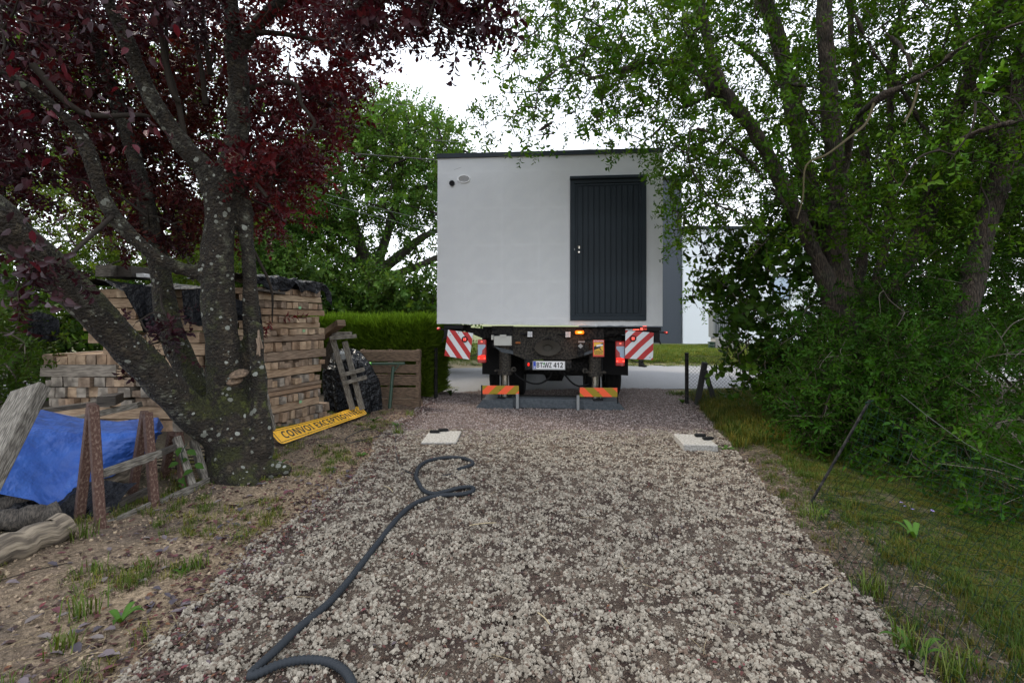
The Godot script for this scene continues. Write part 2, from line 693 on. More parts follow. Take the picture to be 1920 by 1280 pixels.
# ---------------------------------------------------------------- ground
func drive_left(d: float) -> float:
	return -1.52 + 0.09 * sin(d * 1.7) - 0.10 * smoothstep(6.0, 9.0, d) + 0.06 * rough_noise.get_noise_2d(d * 3.0, 7.0)

func drive_right(d: float) -> float:
	return 1.17 + 0.24 * minf(d, 9.3) + 0.07 * rough_noise.get_noise_2d(d * 3.0, 31.0)

func height(x: float, z: float) -> float:
	var d := -z
	var y := 0.0
	var near := 1.0 - smoothstep(9.0, 10.2, d)
	var l := drive_left(d) - x
	var r := x - drive_right(d)
	var lump := 0.02 * fine_noise.get_noise_2d(x, z) + 0.035 * rough_noise.get_noise_2d(x * 2.0, z * 2.0)
	if l > 0.0:
		y = smoothstep(0.0, 0.35, l) * (0.045 + lump * 1.3)
	elif r > 0.0:
		y = smoothstep(0.0, 0.4, r) * (0.085 + lump)
	y *= near
	var far := smoothstep(16.0, 19.0, d + (x - 0.9) * 0.158)
	y += far * (0.32 + lump) + 0.3 * smoothstep(19, 40, d)
	return y

func ground_colour(p: Vector3) -> Color:
	var d := -p.z
	var n := rough_noise.get_noise_2d(p.x * 4.0 + 50.0, p.z * 4.0) * 0.5 + 0.5
	var f := fine_noise.get_noise_2d(p.x * 2.0, p.z * 2.0) * 0.5 + 0.5
	var sand := Color(0.40, 0.30, 0.19).lerp(Color(0.22, 0.155, 0.10), f)
	var soil := Color(0.12, 0.085, 0.062).lerp(Color(0.085, 0.06, 0.045), f)
	var lawn := Color(0.06, 0.068, 0.02).lerp(Color(0.085, 0.068, 0.032), n)
	var verge := Color(0.11, 0.155, 0.04).lerp(Color(0.17, 0.17, 0.065), n)
	var straw := Color(0.42, 0.34, 0.20).lerp(Color(0.05, 0.06, 0.025), smoothstep(-1.9, -2.6, p.x) + smoothstep(4.6, 5.4, p.x) * (1.0 - smoothstep(13.0, 14.0, d)))
	if d > 9.6:
		var s := d + (p.x - 0.9) * 0.158
		if s > 15.5:
			return straw.lerp(verge, smoothstep(16.6, 17.8, s + n * 0.6))
		return straw.lerp(soil, n * 0.8)
	var l := drive_left(d) - p.x
	var r := p.x - drive_right(d)
	if l > 0.0:
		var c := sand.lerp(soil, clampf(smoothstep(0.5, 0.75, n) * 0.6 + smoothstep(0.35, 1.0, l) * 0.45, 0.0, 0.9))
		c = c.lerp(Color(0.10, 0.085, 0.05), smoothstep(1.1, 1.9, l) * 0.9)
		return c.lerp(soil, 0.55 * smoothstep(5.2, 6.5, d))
	if r > 0.0:
		return soil.lerp(lawn, smoothstep(0.12, 0.42, r + 0.25 * (n - 0.5)))
	return soil

func axis(lo: float, a: float, b: float, hi: float, step: float) -> Array:
	var out := []
	var g := step
	var p := a
	var low := []
	while p > lo:
		low.append(p)
		p -= g
		g *= 1.35
	low.append(lo)
	low.reverse()
	out.append_array(low)
	p = a + step
	while p < b:
		out.append(p)
		p += step
	g = step
	while p < hi:
		out.append(p)
		p += g
		g *= 1.35
	out.append(hi)
	return out

func ground_and_road() -> void:
	var xs := axis(-400, -5.0, 5.5, 400, 0.075)
	var zs := axis(-500, -12.0, -1.2, 60, 0.075)
	var rows := []
	for z in zs:
		var row := []
		for x in xs:
			var y := height(x, z)
			var d := -float(z)
			if d > 0.0 and d < 9.6:  # the bed under the gravel sheet
				if x > drive_left(d) + 0.02 and x < drive_right(d) - 0.02:
					y -= 0.05
			elif d >= 9.6 and d < 16.2:
				y -= 0.03
			row.append(Vector3(x, y, z))
		rows.append(row)
	var q := MB.new()
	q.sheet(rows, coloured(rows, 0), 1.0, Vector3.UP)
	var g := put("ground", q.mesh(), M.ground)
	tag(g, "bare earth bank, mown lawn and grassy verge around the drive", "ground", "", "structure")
	# gravel drive
	rows = []
	var d := -1.0
	while d <= 10.6:
		var row := []
		var l := drive_left(d)
		var r := drive_right(d)
		for i in 91:
			var t := i / 90.0
			var x := lerpf(l - 0.05, r + 0.05, t)
			var e := minf(t, 1.0 - t)
			var y := 0.012 + 0.016 * fine_noise.get_noise_2d(x * 2.5, d * 2.5) + 0.012 * rough_noise.get_noise_2d(x * 3, d * 3) - 0.035 * (1.0 - smoothstep(0.0, 0.05, e))
			row.append(Vector3(x, y, -d))
		rows.append(row)
		d += 0.045
	q = MB.new()
	q.sheet(rows, coloured(rows, 1), 1.0, Vector3.UP)
	var dr := put("driveway", q.mesh(), M.drive)
	tag(dr, "driveway of pale crumbly gravel turning reddish and finer towards the truck", "driveway", "", "structure")
	# road, slightly turned
	q = MB.new()
	var b := Basis(Vector3.UP, deg_to_rad(9.0))
	rows = []
	for i in 25:
		var row := []
		for j in 120:
			var t := i / 24.0
			var edge := 0.10 * rough_noise.get_noise_2d(j * 1.5, i * 10.0) if i == 0 or i == 24 else 0.0
			var p := Vector3((j - 60) * 1.0, 0.018 + 0.06 * (1.0 - pow(2.0 * t - 1.0, 2.0)) - 0.03 * float(i == 0 or i == 24), lerpf(2.75, -2.75, t) + edge)
			row.append(b * p + Vector3(0.9, 0, -12.95))
		rows.append(row)
	q.sheet(rows, [], 1.0, Vector3.UP)
	var ro := put("road", q.mesh(), M.asphalt)
	tag(ro, "narrow grey asphalt road crossing behind the truck", "road", "", "structure")

func coloured(rows: Array, which: int) -> Array:
	var out := []
	for r in rows:
		var c := []
		for p in r:
			c.append(ground_colour(p) if which == 0 else drive_colour(p))
		out.append(c)
	return out

func drive_colour(p: Vector3) -> Color:
	var d := -p.z
	var n := rough_noise.get_noise_2d(p.x * 5.0, p.z * 5.0) * 0.5 + 0.5
	var f := fine_noise.get_noise_2d(p.x * 3.0, p.z * 3.0) * 0.5 + 0.5
	var pale := Color(0.185, 0.145, 0.105).lerp(Color(0.062, 0.034, 0.02), smoothstep(0.40, 0.62, f * 0.6 + n * 0.4))
	var red := Color(0.24, 0.185, 0.165).lerp(Color(0.16, 0.115, 0.10), f)
	return pale.lerp(red, smoothstep(5.9, 6.3, d + 0.3 * (n - 0.5)))

# ---------------------------------------------------------------- house across the road
func house() -> void:
	var d := 25.0
	var h := thing("house", "modern flat-roofed house with white wall and dark grey corner across the road", "house", Vector3(0, 0.0, -d))
	var x0 := (1120 - 960) / FOC * d
	var x1 := (1279 - 960) / FOC * d
	var x2 := (1700 - 960) / FOC * d
	put("wall", box_mesh(Vector3(x1 - x0, 9.0, 7.0), 0.02, Vector3((x0 + x1) / 2, 4.4, -3.5)), M.house_grey, h).set_meta("label", "dark blue-grey rendered wall")
	put("wall", box_mesh(Vector3(x2 - x1, 6.4, 7.0), 0.02, Vector3((x1 + x2) / 2 + 0.02, 3.1, -3.4)), M.house_white, h)
	put("roof", box_mesh(Vector3(x1 - x0 + 0.3, 0.18, 7.3), 0.01, Vector3((x0 + x1) / 2, 8.99, -3.5)), M.trim, h)
	put("roof", box_mesh(Vector3(x2 - x1 + 0.2, 0.16, 7.2), 0.01, Vector3((x1 + x2) / 2 + 0.12, 6.38, -3.4)), M.trim, h)
	for w in [[1465, 540, 34, 46], [1520, 420, 40, 60]]:
		var p := at(w[0], w[1], d - 0.1) - Vector3(0, 0, -d)
		var win := put("window", frame_mesh(w[2] / FOC * d, w[3] / FOC * d, 0.08, 0.1), M.trim, h, Vector3(p.x, p.y, 0.11))
		put("pane", box_mesh(Vector3(w[2] / FOC * d - 0.1, w[3] / FOC * d - 0.1, 0.02)), M.clear_lens, win)
	# outdoor unit on a plinth in front of the white wall
	var u := thing("heat_pump", "grey ribbed outdoor unit on concrete blocks before the white house wall", "heat pump", at(1358, 655, 20.5))
	put("casing", box_mesh(Vector3(1.15, 1.25, 0.5), 0.03, Vector3(0, 1.15, 0)), M.zinc, u)
	for i in 11:
		put("slat", box_mesh(Vector3(0.03, 1.05, 0.02), 0.004, Vector3(-0.45 + i * 0.09, 1.15, 0.262)), M.grey_plate, u)
	put("block", box_mesh(Vector3(0.4, 0.62, 0.5), 0.02, Vector3(-0.3, 0.2, 0.05)), M.concrete, u)
	put("block", box_mesh(Vector3(0.4, 0.62, 0.5), 0.02, Vector3(0.32, 0.2, 0.05)), M.concrete, u)
	var bin := thing("bucket", "small green bucket beside the outdoor unit at the white wall", "bucket", at(1334, 657, 20.3))
	var q := MB.new()
	q.lathe(Vector3.ZERO, Vector3.UP, [Vector2(0.10, -0.05), Vector2(0.14, 0.34), Vector2(0.15, 0.34), Vector2(0.15, 0.37), Vector2(0.13, 0.37), Vector2(0.09, 0.0), Vector2(0.0, 0.0)], 14)
	put("body", q.mesh(), M.tool_green, bin)
	put("handle", tube_mesh(curve([Vector3(-0.14, 0.35, 0), Vector3(-0.1, 0.25, 0.13), Vector3(0.1, 0.25, 0.13), Vector3(0.14, 0.35, 0)], 4), ones(13, 0.006), 5), M.zinc, bin)

func ones(n: int, r: float) -> Array:
	var a := []
	a.resize(n)
	a.fill(r)
	return a

func frame_mesh(w: float, h: float, t: float, depth: float) -> ArrayMesh:
	var q := MB.new()
	q.box(Vector3(0, h / 2 - t / 2, 0), Vector3(w, t, depth), 0.004)
	q.box(Vector3(0, -h / 2 + t / 2, 0), Vector3(w, t, depth), 0.004)
	q.box(Vector3(-w / 2 + t / 2, 0, 0), Vector3(t, h - 2 * t, depth), 0.004)
	q.box(Vector3(w / 2 - t / 2, 0, 0), Vector3(t, h - 2 * t, depth), 0.004)
	return q.mesh()

# ---------------------------------------------------------------- truck and the cabin it carries
var truck_frame := Transform3D(Basis(Vector3.UP, deg_to_rad(-5.0)), Vector3(0.714, 0, -8.04))

# where a sight line of the survey photograph meets the truck's own cross plane z = zl
func tk(px: float, py: float, zl := 0.0) -> Vector3:
	var o := truck_frame.affine_inverse() * Vector3(0, EYE, 0)
	var r := truck_frame.basis.inverse() * Vector3((px - 960.0) / FOC, -(py - 605.0) / FOC, -1.0)
	return o + r * ((zl - o.z) / r.z)

func tk2(px: float, py: float, zl := 0.0) -> Vector2:
	var p := tk(px, py, zl)
	return Vector2(p.x, p.y)

func poly(pts: Array, zl := 0.0) -> PackedVector2Array:
	var out := PackedVector2Array()
	for p in pts:
		out.append(tk2(p[0], p[1], zl))
	return out

func slab(pts: Array, z0: float, z1: float) -> ArrayMesh:
	var q := MB.new()
	q.prism(poly(pts, maxf(z0, z1)), z0, z1)
	return q.mesh()

# a box given by its corners in the photograph, front at z1
func pbox(x0: float, y0: float, x1: float, y1: float, z0: float, z1: float, ch := 0.004) -> ArrayMesh:
	var a := tk(x0, y0, z1)
	var b := tk(x1, y1, z1)
	return box_mesh(Vector3(absf(b.x - a.x), absf(a.y - b.y), z1 - z0), ch, Vector3((a.x + b.x) / 2, (a.y + b.y) / 2, (z0 + z1) / 2))

func stripe_picture(w: int, h: int, a: Color, b: Color, width: float, slope: float, shift := 0.0) -> ImageTexture:
	var im := Image.create(w, h, false, Image.FORMAT_RGB8)
	for y in h:
		for x in w:
			var s := (x + slope * y + shift) / width
			var f := s - floorf(s)
			var edge := 0.8 / width
			var k := smoothstep(0.0, edge, f) * (1.0 - smoothstep(0.5, 0.5 + edge, f))
			im.set_pixel(x, y, a.lerp(b, k).linear_to_srgb())
	return ImageTexture.create_from_image(im)

func print_on(called: String, pts: Array, tex: Texture2D, parent: Node, rough := 0.5) -> MeshInstance3D:
	var m := mat(Color(1, 1, 1), rough)
	m.albedo_texture = tex
	m.texture_repeat = false
	var q := MB.new()
	var nn := (pts[1] - pts[0] as Vector3).cross(pts[3] - pts[0]).normalized()
	if nn.dot(Vector3.BACK) < 0:
		nn = -nn
	q.flat(pts, nn, [Vector2(0, 0), Vector2(1, 0), Vector2(1, 1), Vector2(0, 1)])
	return put(called, q.mesh(), m, parent)

func truck_and_cabin() -> void:
	var c := thing("site_cabin", "pale grey rendered flat-roofed cabin with dark ribbed door, riding on the truck", "cabin")
	c.transform = truck_frame
	var wall_pts := [[820.5, 297], [1243.5, 286], [1242.5, 611.5], [819, 607]]
	var f := poly(wall_pts)
	var q := MB.new()
	# walls: the rear one with a slightly ragged render edge at the foot
	var foot := PackedVector2Array([f[0], f[1], f[2]])
	for i in 39:
		var t := (i + 1) / 40.0
		foot.append(f[2].lerp(f[3], t) + Vector2(0, rng.randf_range(-0.006, 0.004)))
	foot.append(f[3])
	q.prism(foot, -0.12, 0.0)
	put("wall", q.mesh(), M.plaster, c)
	q = MB.new()
	q.box(Vector3(f[3].x + 0.06, (f[0].y + f[3].y) / 2, -3.2), Vector3(0.12, f[0].y - f[3].y, 6.15), 0.0)
	q.box(Vector3(f[2].x - 0.06, (f[0].y + f[3].y) / 2, -3.2), Vector3(0.12, f[0].y - f[3].y, 6.15), 0.0)
	q.box(Vector3((f[2].x + f[3].x) / 2, (f[0].y + f[3].y) / 2, -6.34), Vector3(f[2].x - f[3].x, f[0].y - f[3].y, 0.12), 0.0)
	q.box(Vector3((f[2].x + f[3].x) / 2, f[3].y + 0.07, -3.2), Vector3(f[2].x - f[3].x - 0.25, 0.1, 6.1), 0.0)
	q.box(Vector3((f[2].x + f[3].x) / 2, f[0].y - 0.07, -3.2), Vector3(f[2].x - f[3].x - 0.25, 0.1, 6.1), 0.0)
	put("wall", q.mesh(), M.plaster, c)
	# roof edge
	q = MB.new()
	var ra := f[0] + Vector2(-0.012, 0)
	var rb := f[1] + Vector2(0.012, 0)
	q.prism(PackedVector2Array([ra, ra + Vector2(0, 0.075), rb + Vector2(0, 0.075), rb]), -6.45, 0.025)
	put("roof_trim", q.mesh(), M.trim, c)
	# oval ventilation grille and pipe stub
	var g := tk(870, 335.5)
	q = MB.new()
	q.lathe(Vector3(g.x, g.y, 0), Vector3(0, 0, 1), [Vector2(0.112, 0.0), Vector2(0.112, 0.012), Vector2(0.104, 0.018), Vector2(0.092, 0.016), Vector2(0.09, 0.004)], 28, Color.WHITE, Vector2(1.0, 0.64))
	var gr := put("grille", q.mesh(), M.white, c)
	q = MB.new()
	q.lathe(Vector3(g.x, g.y, 0.003), Vector3(0, 0, 1), [Vector2(0.091, 0.0), Vector2(0.0, 0.001)], 28, Color.WHITE, Vector2(1.0, 0.64))
	put("backing", q.mesh(), M.grey_plate, gr)
	for i in 6:
		var yy := (i - 2.5) * 0.0185
		var hw := 0.09 * sqrt(maxf(0.0, 1.0 - pow(yy / 0.058, 2.0)))
		put("slat", box_mesh(Vector3(hw * 2.0, 0.009, 0.006), 0.001, Vector3(g.x, g.y + yy, 0.009), Basis(Vector3.RIGHT, 0.5)), M.white, gr)
	g = tk(847.5, 343.5)
	q = MB.new()
	q.lathe(Vector3(g.x, g.y, 0), Vector3(0, 0, 1), [Vector2(0.047, 0.001), Vector2(0.047, 0.02), Vector2(0.04, 0.022), Vector2(0.038, 0.002)], 20)
	var ps := put("pipe_stub", q.mesh(), M.trim, c)
	q = MB.new()
	q.lathe(Vector3(g.x, g.y, 0.004), Vector3(0, 0, 1), [Vector2(0.039, 0.0), Vector2(0.0, 0.001)], 20)
	put("opening", q.mesh(), M.dark_hole, ps)
	# door: frame, ten broad ribs, drip hood, lever
	var a := tk2(1069, 336)
	var b := tk2(1211.5, 601)
	var dw := b.x - a.x
	var dh := a.y - b.y
	var dc := Vector3((a.x + b.x) / 2, (a.y + b.y) / 2, 0)
	var door := put("door", box_mesh(Vector3(dw - 0.16, dh - 0.18, 0.012), 0.0, dc + Vector3(0, 0, 0.008)), M.anthracite, c)
	var fr := put("frame", frame_mesh(dw, dh, 0.082, 0.036), M.anthracite, door, dc + Vector3(0, 0, 0.018))
	fr.set_meta("label", "dark door frame")
	put("sash", frame_mesh(dw - 0.166, dh - 0.17, 0.035, 0.022), M.anthracite, door, dc + Vector3(0, -0.002, 0.014))
	put("drip_hood", box_mesh(Vector3(dw + 0.012, 0.05, 0.075), 0.006, dc + Vector3(0, dh / 2 + 0.006, 0.04)), M.anthracite, door)
	var inner := dw - 0.166 - 0.07
	for i in 11:
		var w := inner / 11.0
		var rib := box_mesh(Vector3(w - 0.017, dh - 0.25, 0.014), 0.004, Vector3.ZERO)
		put("panel", rib, M.anthracite, door, dc + Vector3(-inner / 2 + (i + 0.5) * w, -0.004, 0.0195))
		if i > 0:
			put("groove_bead", box_mesh(Vector3(0.005, dh - 0.25, 0.007), 0.001), M.anthracite, door, dc + Vector3(-inner / 2 + i * w, -0.004, 0.017))
	var hp := tk(1085.5, 468)
	q = MB.new()
	q.box(Vector3(hp.x + 0.004, hp.y + 0.03, 0.052), Vector3(0.02, 0.05, 0.012), 0.004)
	q.lathe(Vector3(hp.x, hp.y + 0.035, 0.026), Vector3(0, 0, 1), [Vector2(0.022, 0), Vector2(0.022, 0.03), Vector2(0.0, 0.02)], 12)
	put("handle", q.mesh(), M.chrome, door)
	q = MB.new()
	q.lathe(Vector3(hp.x, hp.y - 0.045, 0.026), Vector3(0, 0, 1), [Vector2(0.016, 0), Vector2(0.016, 0.016), Vector2(0.0, 0.017)], 12)
	put("lock", q.mesh(), M.chrome, door)
	hp = tk(1077, 468)
	put("strike_plate", box_mesh(Vector3(0.012, 0.035, 0.004), 0.001, Vector3(hp.x, hp.y, 0.038)), M.zinc, door)
	for yy in [375, 520, 585]:
		hp = tk(1203, yy)
		put("hinge", box_mesh(Vector3(0.016, 0.12, 0.02), 0.003, Vector3(hp.x - 0.014, hp.y, 0.028)), M.trim, door)
	# faint scratch in the render
	put("scratch", box_mesh(Vector3(0.13, 0.004, 0.002), 0.0, tk(858, 316) + Vector3(0, 0, 0.0005), Basis(Vector3(0, 0, 1), 0.28)), M.zinc, c)

	# ------------------------------------------------ truck
	var t := thing("flatbed_truck", "black truck rear with tail lamps, number plate and lowered stabilisers beneath the cabin", "truck")
	t.transform = truck_frame
	# chassis, cross members and the deck under the cabin
	q = MB.new()
	q.box(Vector3(-0.42, 0.98, -3.6), Vector3(0.09, 0.28, 6.6), 0.0)
	q.box(Vector3(0.42, 0.98, -3.6), Vector3(0.09, 0.28, 6.6), 0.0)
	for i in 6:
		q.box(Vector3(0, 0.98, -0.6 - i * 1.1), Vector3(0.74, 0.2, 0.08), 0.0)
		q.box(Vector3(0, 1.19, -0.55 - i * 1.1), Vector3(2.35, 0.12, 0.1), 0.0)
	q.box(Vector3(0, 1.285, -3.3), Vector3(2.36, 0.06, 6.0), 0.0)
	put("chassis", q.mesh(), M.dirty_black, t)
	put("cross_beam", slab([[832, 609], [880, 609], [880, 614], [905, 616], [905, 612], [1170, 613], [1236, 614], [1236, 622], [1160, 628], [1120, 634], [1120, 640], [950, 640], [950, 632], [905, 634], [872, 621], [832, 620]], -0.5, -0.34), M.dirty_black, t)
	put("support_bar", pbox(832, 609, 868, 616.5, -0.4, -0.04), M.black, t)
	put("support_bar", pbox(1205, 613.5, 1240, 620.5, -0.4, -0.04), M.black, t)
	# centre plate with its sloping shoulders
	put("rear_plate", slab([[922, 611], [962, 611], [962, 614], [1092, 614], [1092, 618], [1132, 618], [1132, 652], [1124, 662], [1070, 673], [1060, 674], [985, 674], [960, 664], [926, 652]], -0.30, -0.20), M.old_steel, t)
	put("shoulder", slab([[922, 616], [961, 616], [961, 664], [926, 652], [922, 650]], -0.2, -0.14), M.dirty_black, t)
	put("shoulder", slab([[1096, 617], [1132, 617], [1132, 634], [1096, 636]], -0.2, -0.14), M.dirty_black, t)
	put("gusset", slab([[926, 649], [962, 658], [962, 664], [940, 660]], -0.14, -0.09), M.grey_plate, t)
	put("gusset", slab([[1083, 667], [1112, 655], [1112, 661], [1090, 668]], -0.14, -0.09), M.grey_plate, t)
	# mudguards and wheels
	for s in [[904, 958], [1126, 1178]]:
		put("mudguard", slab([[s[0], 630], [s[1], 628], [s[1], 704], [s[0], 701]], -0.62, -0.6), M.rubber, t)
	for s in [-1.0, 1.0]:
		for zz in [-1.55, -5.2]:
			var wh := wheel_meshes()
			var w := put("wheel", wh[0], M.rubber, t, Vector3(s * 0.92, 0.5, zz))
			put("rim", wh[1], M.old_steel, w)
	put("axle", tube_mesh([Vector3(-0.9, 0.5, -1.55), Vector3(-0.2, 0.5, -1.55), Vector3(-0.15, 0.5, -1.55), Vector3(0.15, 0.5, -1.55), Vector3(0.2, 0.5, -1.55), Vector3(0.9, 0.5, -1.55)], [0.08, 0.08, 0.21, 0.21, 0.08, 0.08], 14), M.dirty_black, t)
	put("tank", tube_mesh([Vector3(-0.2, 0.66, -0.75), Vector3(0.62, 0.66, -0.75)], [0.17, 0.17], 18), M.dirty_black, t)
	# towing mouth
	g = tk(1027, 652, -0.1)
	q = MB.new()
	q.lathe(Vector3(g.x, g.y, -0.2), Vector3(0, 0, 1), [Vector2(0.07, 0.0), Vector2(0.09, 0.06), Vector2(0.21, 0.12), Vector2(0.218, 0.125), Vector2(0.208, 0.115), Vector2(0.06, 0.02), Vector2(0.0, 0.02)], 26, Color.WHITE, Vector2(1.0, 0.62))
	put("tow_funnel", q.mesh(), M.funnel, t)
	put("tow_pin", box_mesh(Vector3(0.09, 0.035, 0.1), 0.008, tk(1027, 634, -0.14)), M.dirty_black, t)
	# grey control box and its tab
	var cb := put("control_box", pbox(926, 630, 959, 648, -0.14, -0.02, 0.006), M.cream, t)
	put("latch", pbox(937, 627.5, 949, 632, -0.08, -0.012, 0.003), M.cream, cb)
	put("bracket", pbox(921, 628, 925.5, 637, -0.14, -0.06, 0.003), M.cream, cb)
	for k in [[928, 646.5], [957, 646.5]]:
		put("screw", box_mesh(Vector3(0.012, 0.012, 0.004), 0.002, tk(k[0], k[1], -0.018)), M.zinc, cb)
	# work lamps with nine square cells
	for k in [[993.5, 626.5], [1065.0, 627.0]]:
		g = tk(k[0], k[1], -0.06)
		var wl := put("work_lamp", box_mesh(Vector3(0.098, 0.108, 0.07), 0.012, Vector3(g.x, g.y, -0.1)), M.trim, t)
		for i in 9:
			put("lens_cell", box_mesh(Vector3(0.024, 0.028, 0.012), 0.004, Vector3(g.x + (i % 3 - 1) * 0.029, g.y + (i / 3 - 1) * 0.032, -0.062)), M.white, wl)
		put("lamp_arm", box_mesh(Vector3(0.12, 0.025, 0.03), 0.004, Vector3(g.x + (-0.1 if k[0] < 1000 else -0.08), g.y, -0.15)), M.black, wl)
	# amber beacon, lit
	g = tk(1087, 623, -0.05)
	var bc := put("beacon_lamp", box_mesh(Vector3(0.15, 0.06, 0.05), 0.016, Vector3(g.x, g.y, -0.09)), M.amber, t)
	put("bulb", box_mesh(Vector3(0.055, 0.022, 0.008), 0.004, Vector3(g.x, g.y, -0.061)), M.amber_hot, bc)
	var bl := OmniLight3D.new()
	bl.name = "beacon_light"
	bl.light_color = Color(1.0, 0.55, 0.1)
	bl.light_energy = 0.02
	bl.light_size = 0.03
	bl.omni_range = 4.0
	bl.omni_attenuation = 2.0
	bl.shadow_enabled = true
	add_child(bl)
	bl.position = truck_frame * Vector3(g.x, g.y, 0.02)
	put("side_repeater", box_mesh(Vector3(0.085, 0.035, 0.03), 0.01, tk(971, 642.5, -0.1)), M.amber_dim, t)
	# remote box with grey diamond, hung beside the sticker
	var rb2 := put("switch_box", pbox(1083.5, 645, 1095.5, 667, -0.14, -0.06, 0.005), M.dirty_black, t)
	put("cover", pbox(1084.5, 639.5, 1097, 642, -0.14, -0.075, 0.002), M.zinc, rb2)
	g = tk(1088.6, 648.5, -0.055)
	put("diamond_mark", box_mesh(Vector3(0.062, 0.062, 0.004), 0.001, Vector3(g.x, g.y, -0.056), Basis(Vector3(0, 0, 1), PI / 4)), M.zinc, rb2)
	put("screw", box_mesh(Vector3(0.05, 0.05, 0.006), 0.012, tk(1088.6, 661, -0.055)), M.black, rb2)
	# number plate
	var p0 := tk(999.5, 677, -0.03)
	var p1 := tk(1059, 692, -0.03)
	var pl := put("number_plate", box_mesh(Vector3(p1.x - p0.x, p0.y - p1.y, 0.006), 0.002, Vector3((p0.x + p1.x) / 2, (p0.y + p1.y) / 2, -0.035)), M.white, t)
	put("holder", box_mesh(Vector3(p1.x - p0.x + 0.02, p0.y - p1.y + 0.02, 0.02), 0.003, Vector3((p0.x + p1.x) / 2, (p0.y + p1.y) / 2 - 0.008, -0.049)), M.zinc, pl)
	var blue := mat(Color(0.01, 0.05, 0.40), 0.4)
	put("blue_band", box_mesh(Vector3(0.045, p0.y - p1.y - 0.008, 0.002), 0.0, Vector3(p0.x + 0.026, (p0.y + p1.y) / 2, -0.0305)), blue, pl)
	var ph := p0.y - p1.y
	lettering("plate_letters", "D", ph * 0.33, M.white, pl, Transform3D(Basis(), Vector3(p0.x + 0.026, p1.y + 0.03, -0.0285)))
	lettering("plate_letters", "BT", ph * 0.92, M.ink, pl, Transform3D(Basis(), Vector3(p0.x + 0.108, (p0.y + p1.y) / 2, -0.0305)), true, "Droid Sans", 0.80)
	lettering("plate_letters", "WZ", ph * 0.92, M.ink, pl, Transform3D(Basis(), Vector3(p0.x + 0.252, (p0.y + p1.y) / 2, -0.0305)), true, "Droid Sans", 0.72)
	lettering("plate_letters", "412", ph * 0.92, M.ink, pl, Transform3D(Basis(), Vector3(p0.x + 0.424, (p0.y + p1.y) / 2, -0.0305)), true, "Droid Sans", 0.82)
	q = MB.new()
	q.lathe(Vector3(p0.x + 0.178, p1.y + ph * 0.68, -0.032), Vector3(0, 0, 1), [Vector2(0.018, 0), Vector2(0.018, 0.0025), Vector2(0, 0.003)], 14)
	put("seal", q.mesh(), M.green_paint, pl)
	q = MB.new()
	q.lathe(Vector3(p0.x + 0.178, p1.y + ph * 0.3, -0.032), Vector3(0, 0, 1), [Vector2(0.018, 0), Vector2(0.018, 0.0025), Vector2(0, 0.003)], 14)
	put("seal", q.mesh(), M.zinc, pl)
	put("plate_mount", pbox(984, 675, 999, 694, -0.2, -0.05, 0.01), M.dirty_black, t)
	put("plate_mount", pbox(1060, 676, 1072, 691, -0.2, -0.03, 0.01), M.dirty_black, t)
	put("fog_lamp", box_mesh(Vector3(0.03, 0.05, 0.02), 0.006, tk(991, 683, -0.04)), M.red_lit, t)
	# blind-spot warning sticker
	sticker(t)
	# tail lamps
	for s in [[895.5, 911, 637, 680, 1.0], [1155.0, 1171.5, 640, 686, -1.0]]:
		tail_lamp(t, s[0], s[1], s[2], s[3], s[4])
	# red-white warning boards
	var red := Color(0.45, 0.012, 0.012)
	var wht := Color(0.66, 0.68, 0.70)
	var lp := [[840, 618], [887, 624.5], [880.3, 674], [833, 667]]
	var rp := [[1173, 619], [1226, 623.5], [1224.5, 674.5], [1172, 672]]
	for k in 2:
		var pts: Array = [lp, rp][k]
		var z := [0.02, 0.06][k] as float
		var wb := put("warning_board", slab(pts, z - 0.012, z - 0.002), M.zinc, t)
		var face := []
		for e in pts:
			face.append(tk(e[0], e[1], z))
		var tex := stripe_picture(192, 192, red, wht, 96.0, -0.95 if k == 0 else 0.95, 40.0 if k == 0 else 76.0)
		print_on("striped_face", face, tex, wb, 0.4)
		var lamp: Vector3 = tk([871.5, 1187.0][k], [636, 634.5][k], z)
		q = MB.new()
		q.lathe(lamp, Vector3(0, 0, 1), [Vector2(0.052, 0.001), Vector2(0.052, 0.02), Vector2(0.04, 0.024), Vector2(0.038, 0.012)], 20)
		var ring := put("marker_lamp", q.mesh(), M.black, wb)
		q = MB.new()
		q.lathe(lamp, Vector3(0, 0, 1), [Vector2(0.039, 0.012), Vector2(0.03, 0.017), Vector2(0.0, 0.02)], 18)
		put("lens", q.mesh(), M.red_lens, ring)
		for i in 4:
			put("diode", box_mesh(Vector3(0.015, 0.015, 0.004), 0.003, lamp + Vector3((i % 2 - 0.5) * 0.026, (i / 2 - 0.5) * 0.026, 0.021)), M.red_hot, ring)
		for e in [[843.8, 628], [859.5, 623.5], [838.7, 664.5]] if k == 0 else [[1220.5, 631], [1204.5, 622], [1219, 670]]:
			put("bolt", box_mesh(Vector3(0.014, 0.014, 0.006), 0.003, tk(e[0], e[1], z + 0.002)), M.black, wb)
		# bracket arm with a small red outline lamp
		var s := -1.0 if k == 0 else 1.0
		var tip: Vector3 = tk([822.5, 1248.5][k], [616, 623.5][k], -0.05)
		var root: Vector3 = tk([838.0, 1230.0][k], [619.0, 622.5][k], -0.05)
		var arm := put("lamp_arm", bar_mesh(root, tip, 0.025, 0.025, Vector3(0, 0, 1)), M.black, t)
		put("outline_lamp", box_mesh(Vector3(0.07, 0.045, 0.05), 0.014, tip, Basis(Vector3(0, 0, 1), 0.3 * s * -1.0)), M.red_lens, arm)
		put("lit_lens", box_mesh(Vector3(0.022, 0.018, 0.006), 0.003, tip + Vector3(0.01 * s, 0.008, 0.025)), M.red_hot, arm)
		var low: Vector3 = tk([829.5, 1239.0][k], [641, 645][k], -0.06)
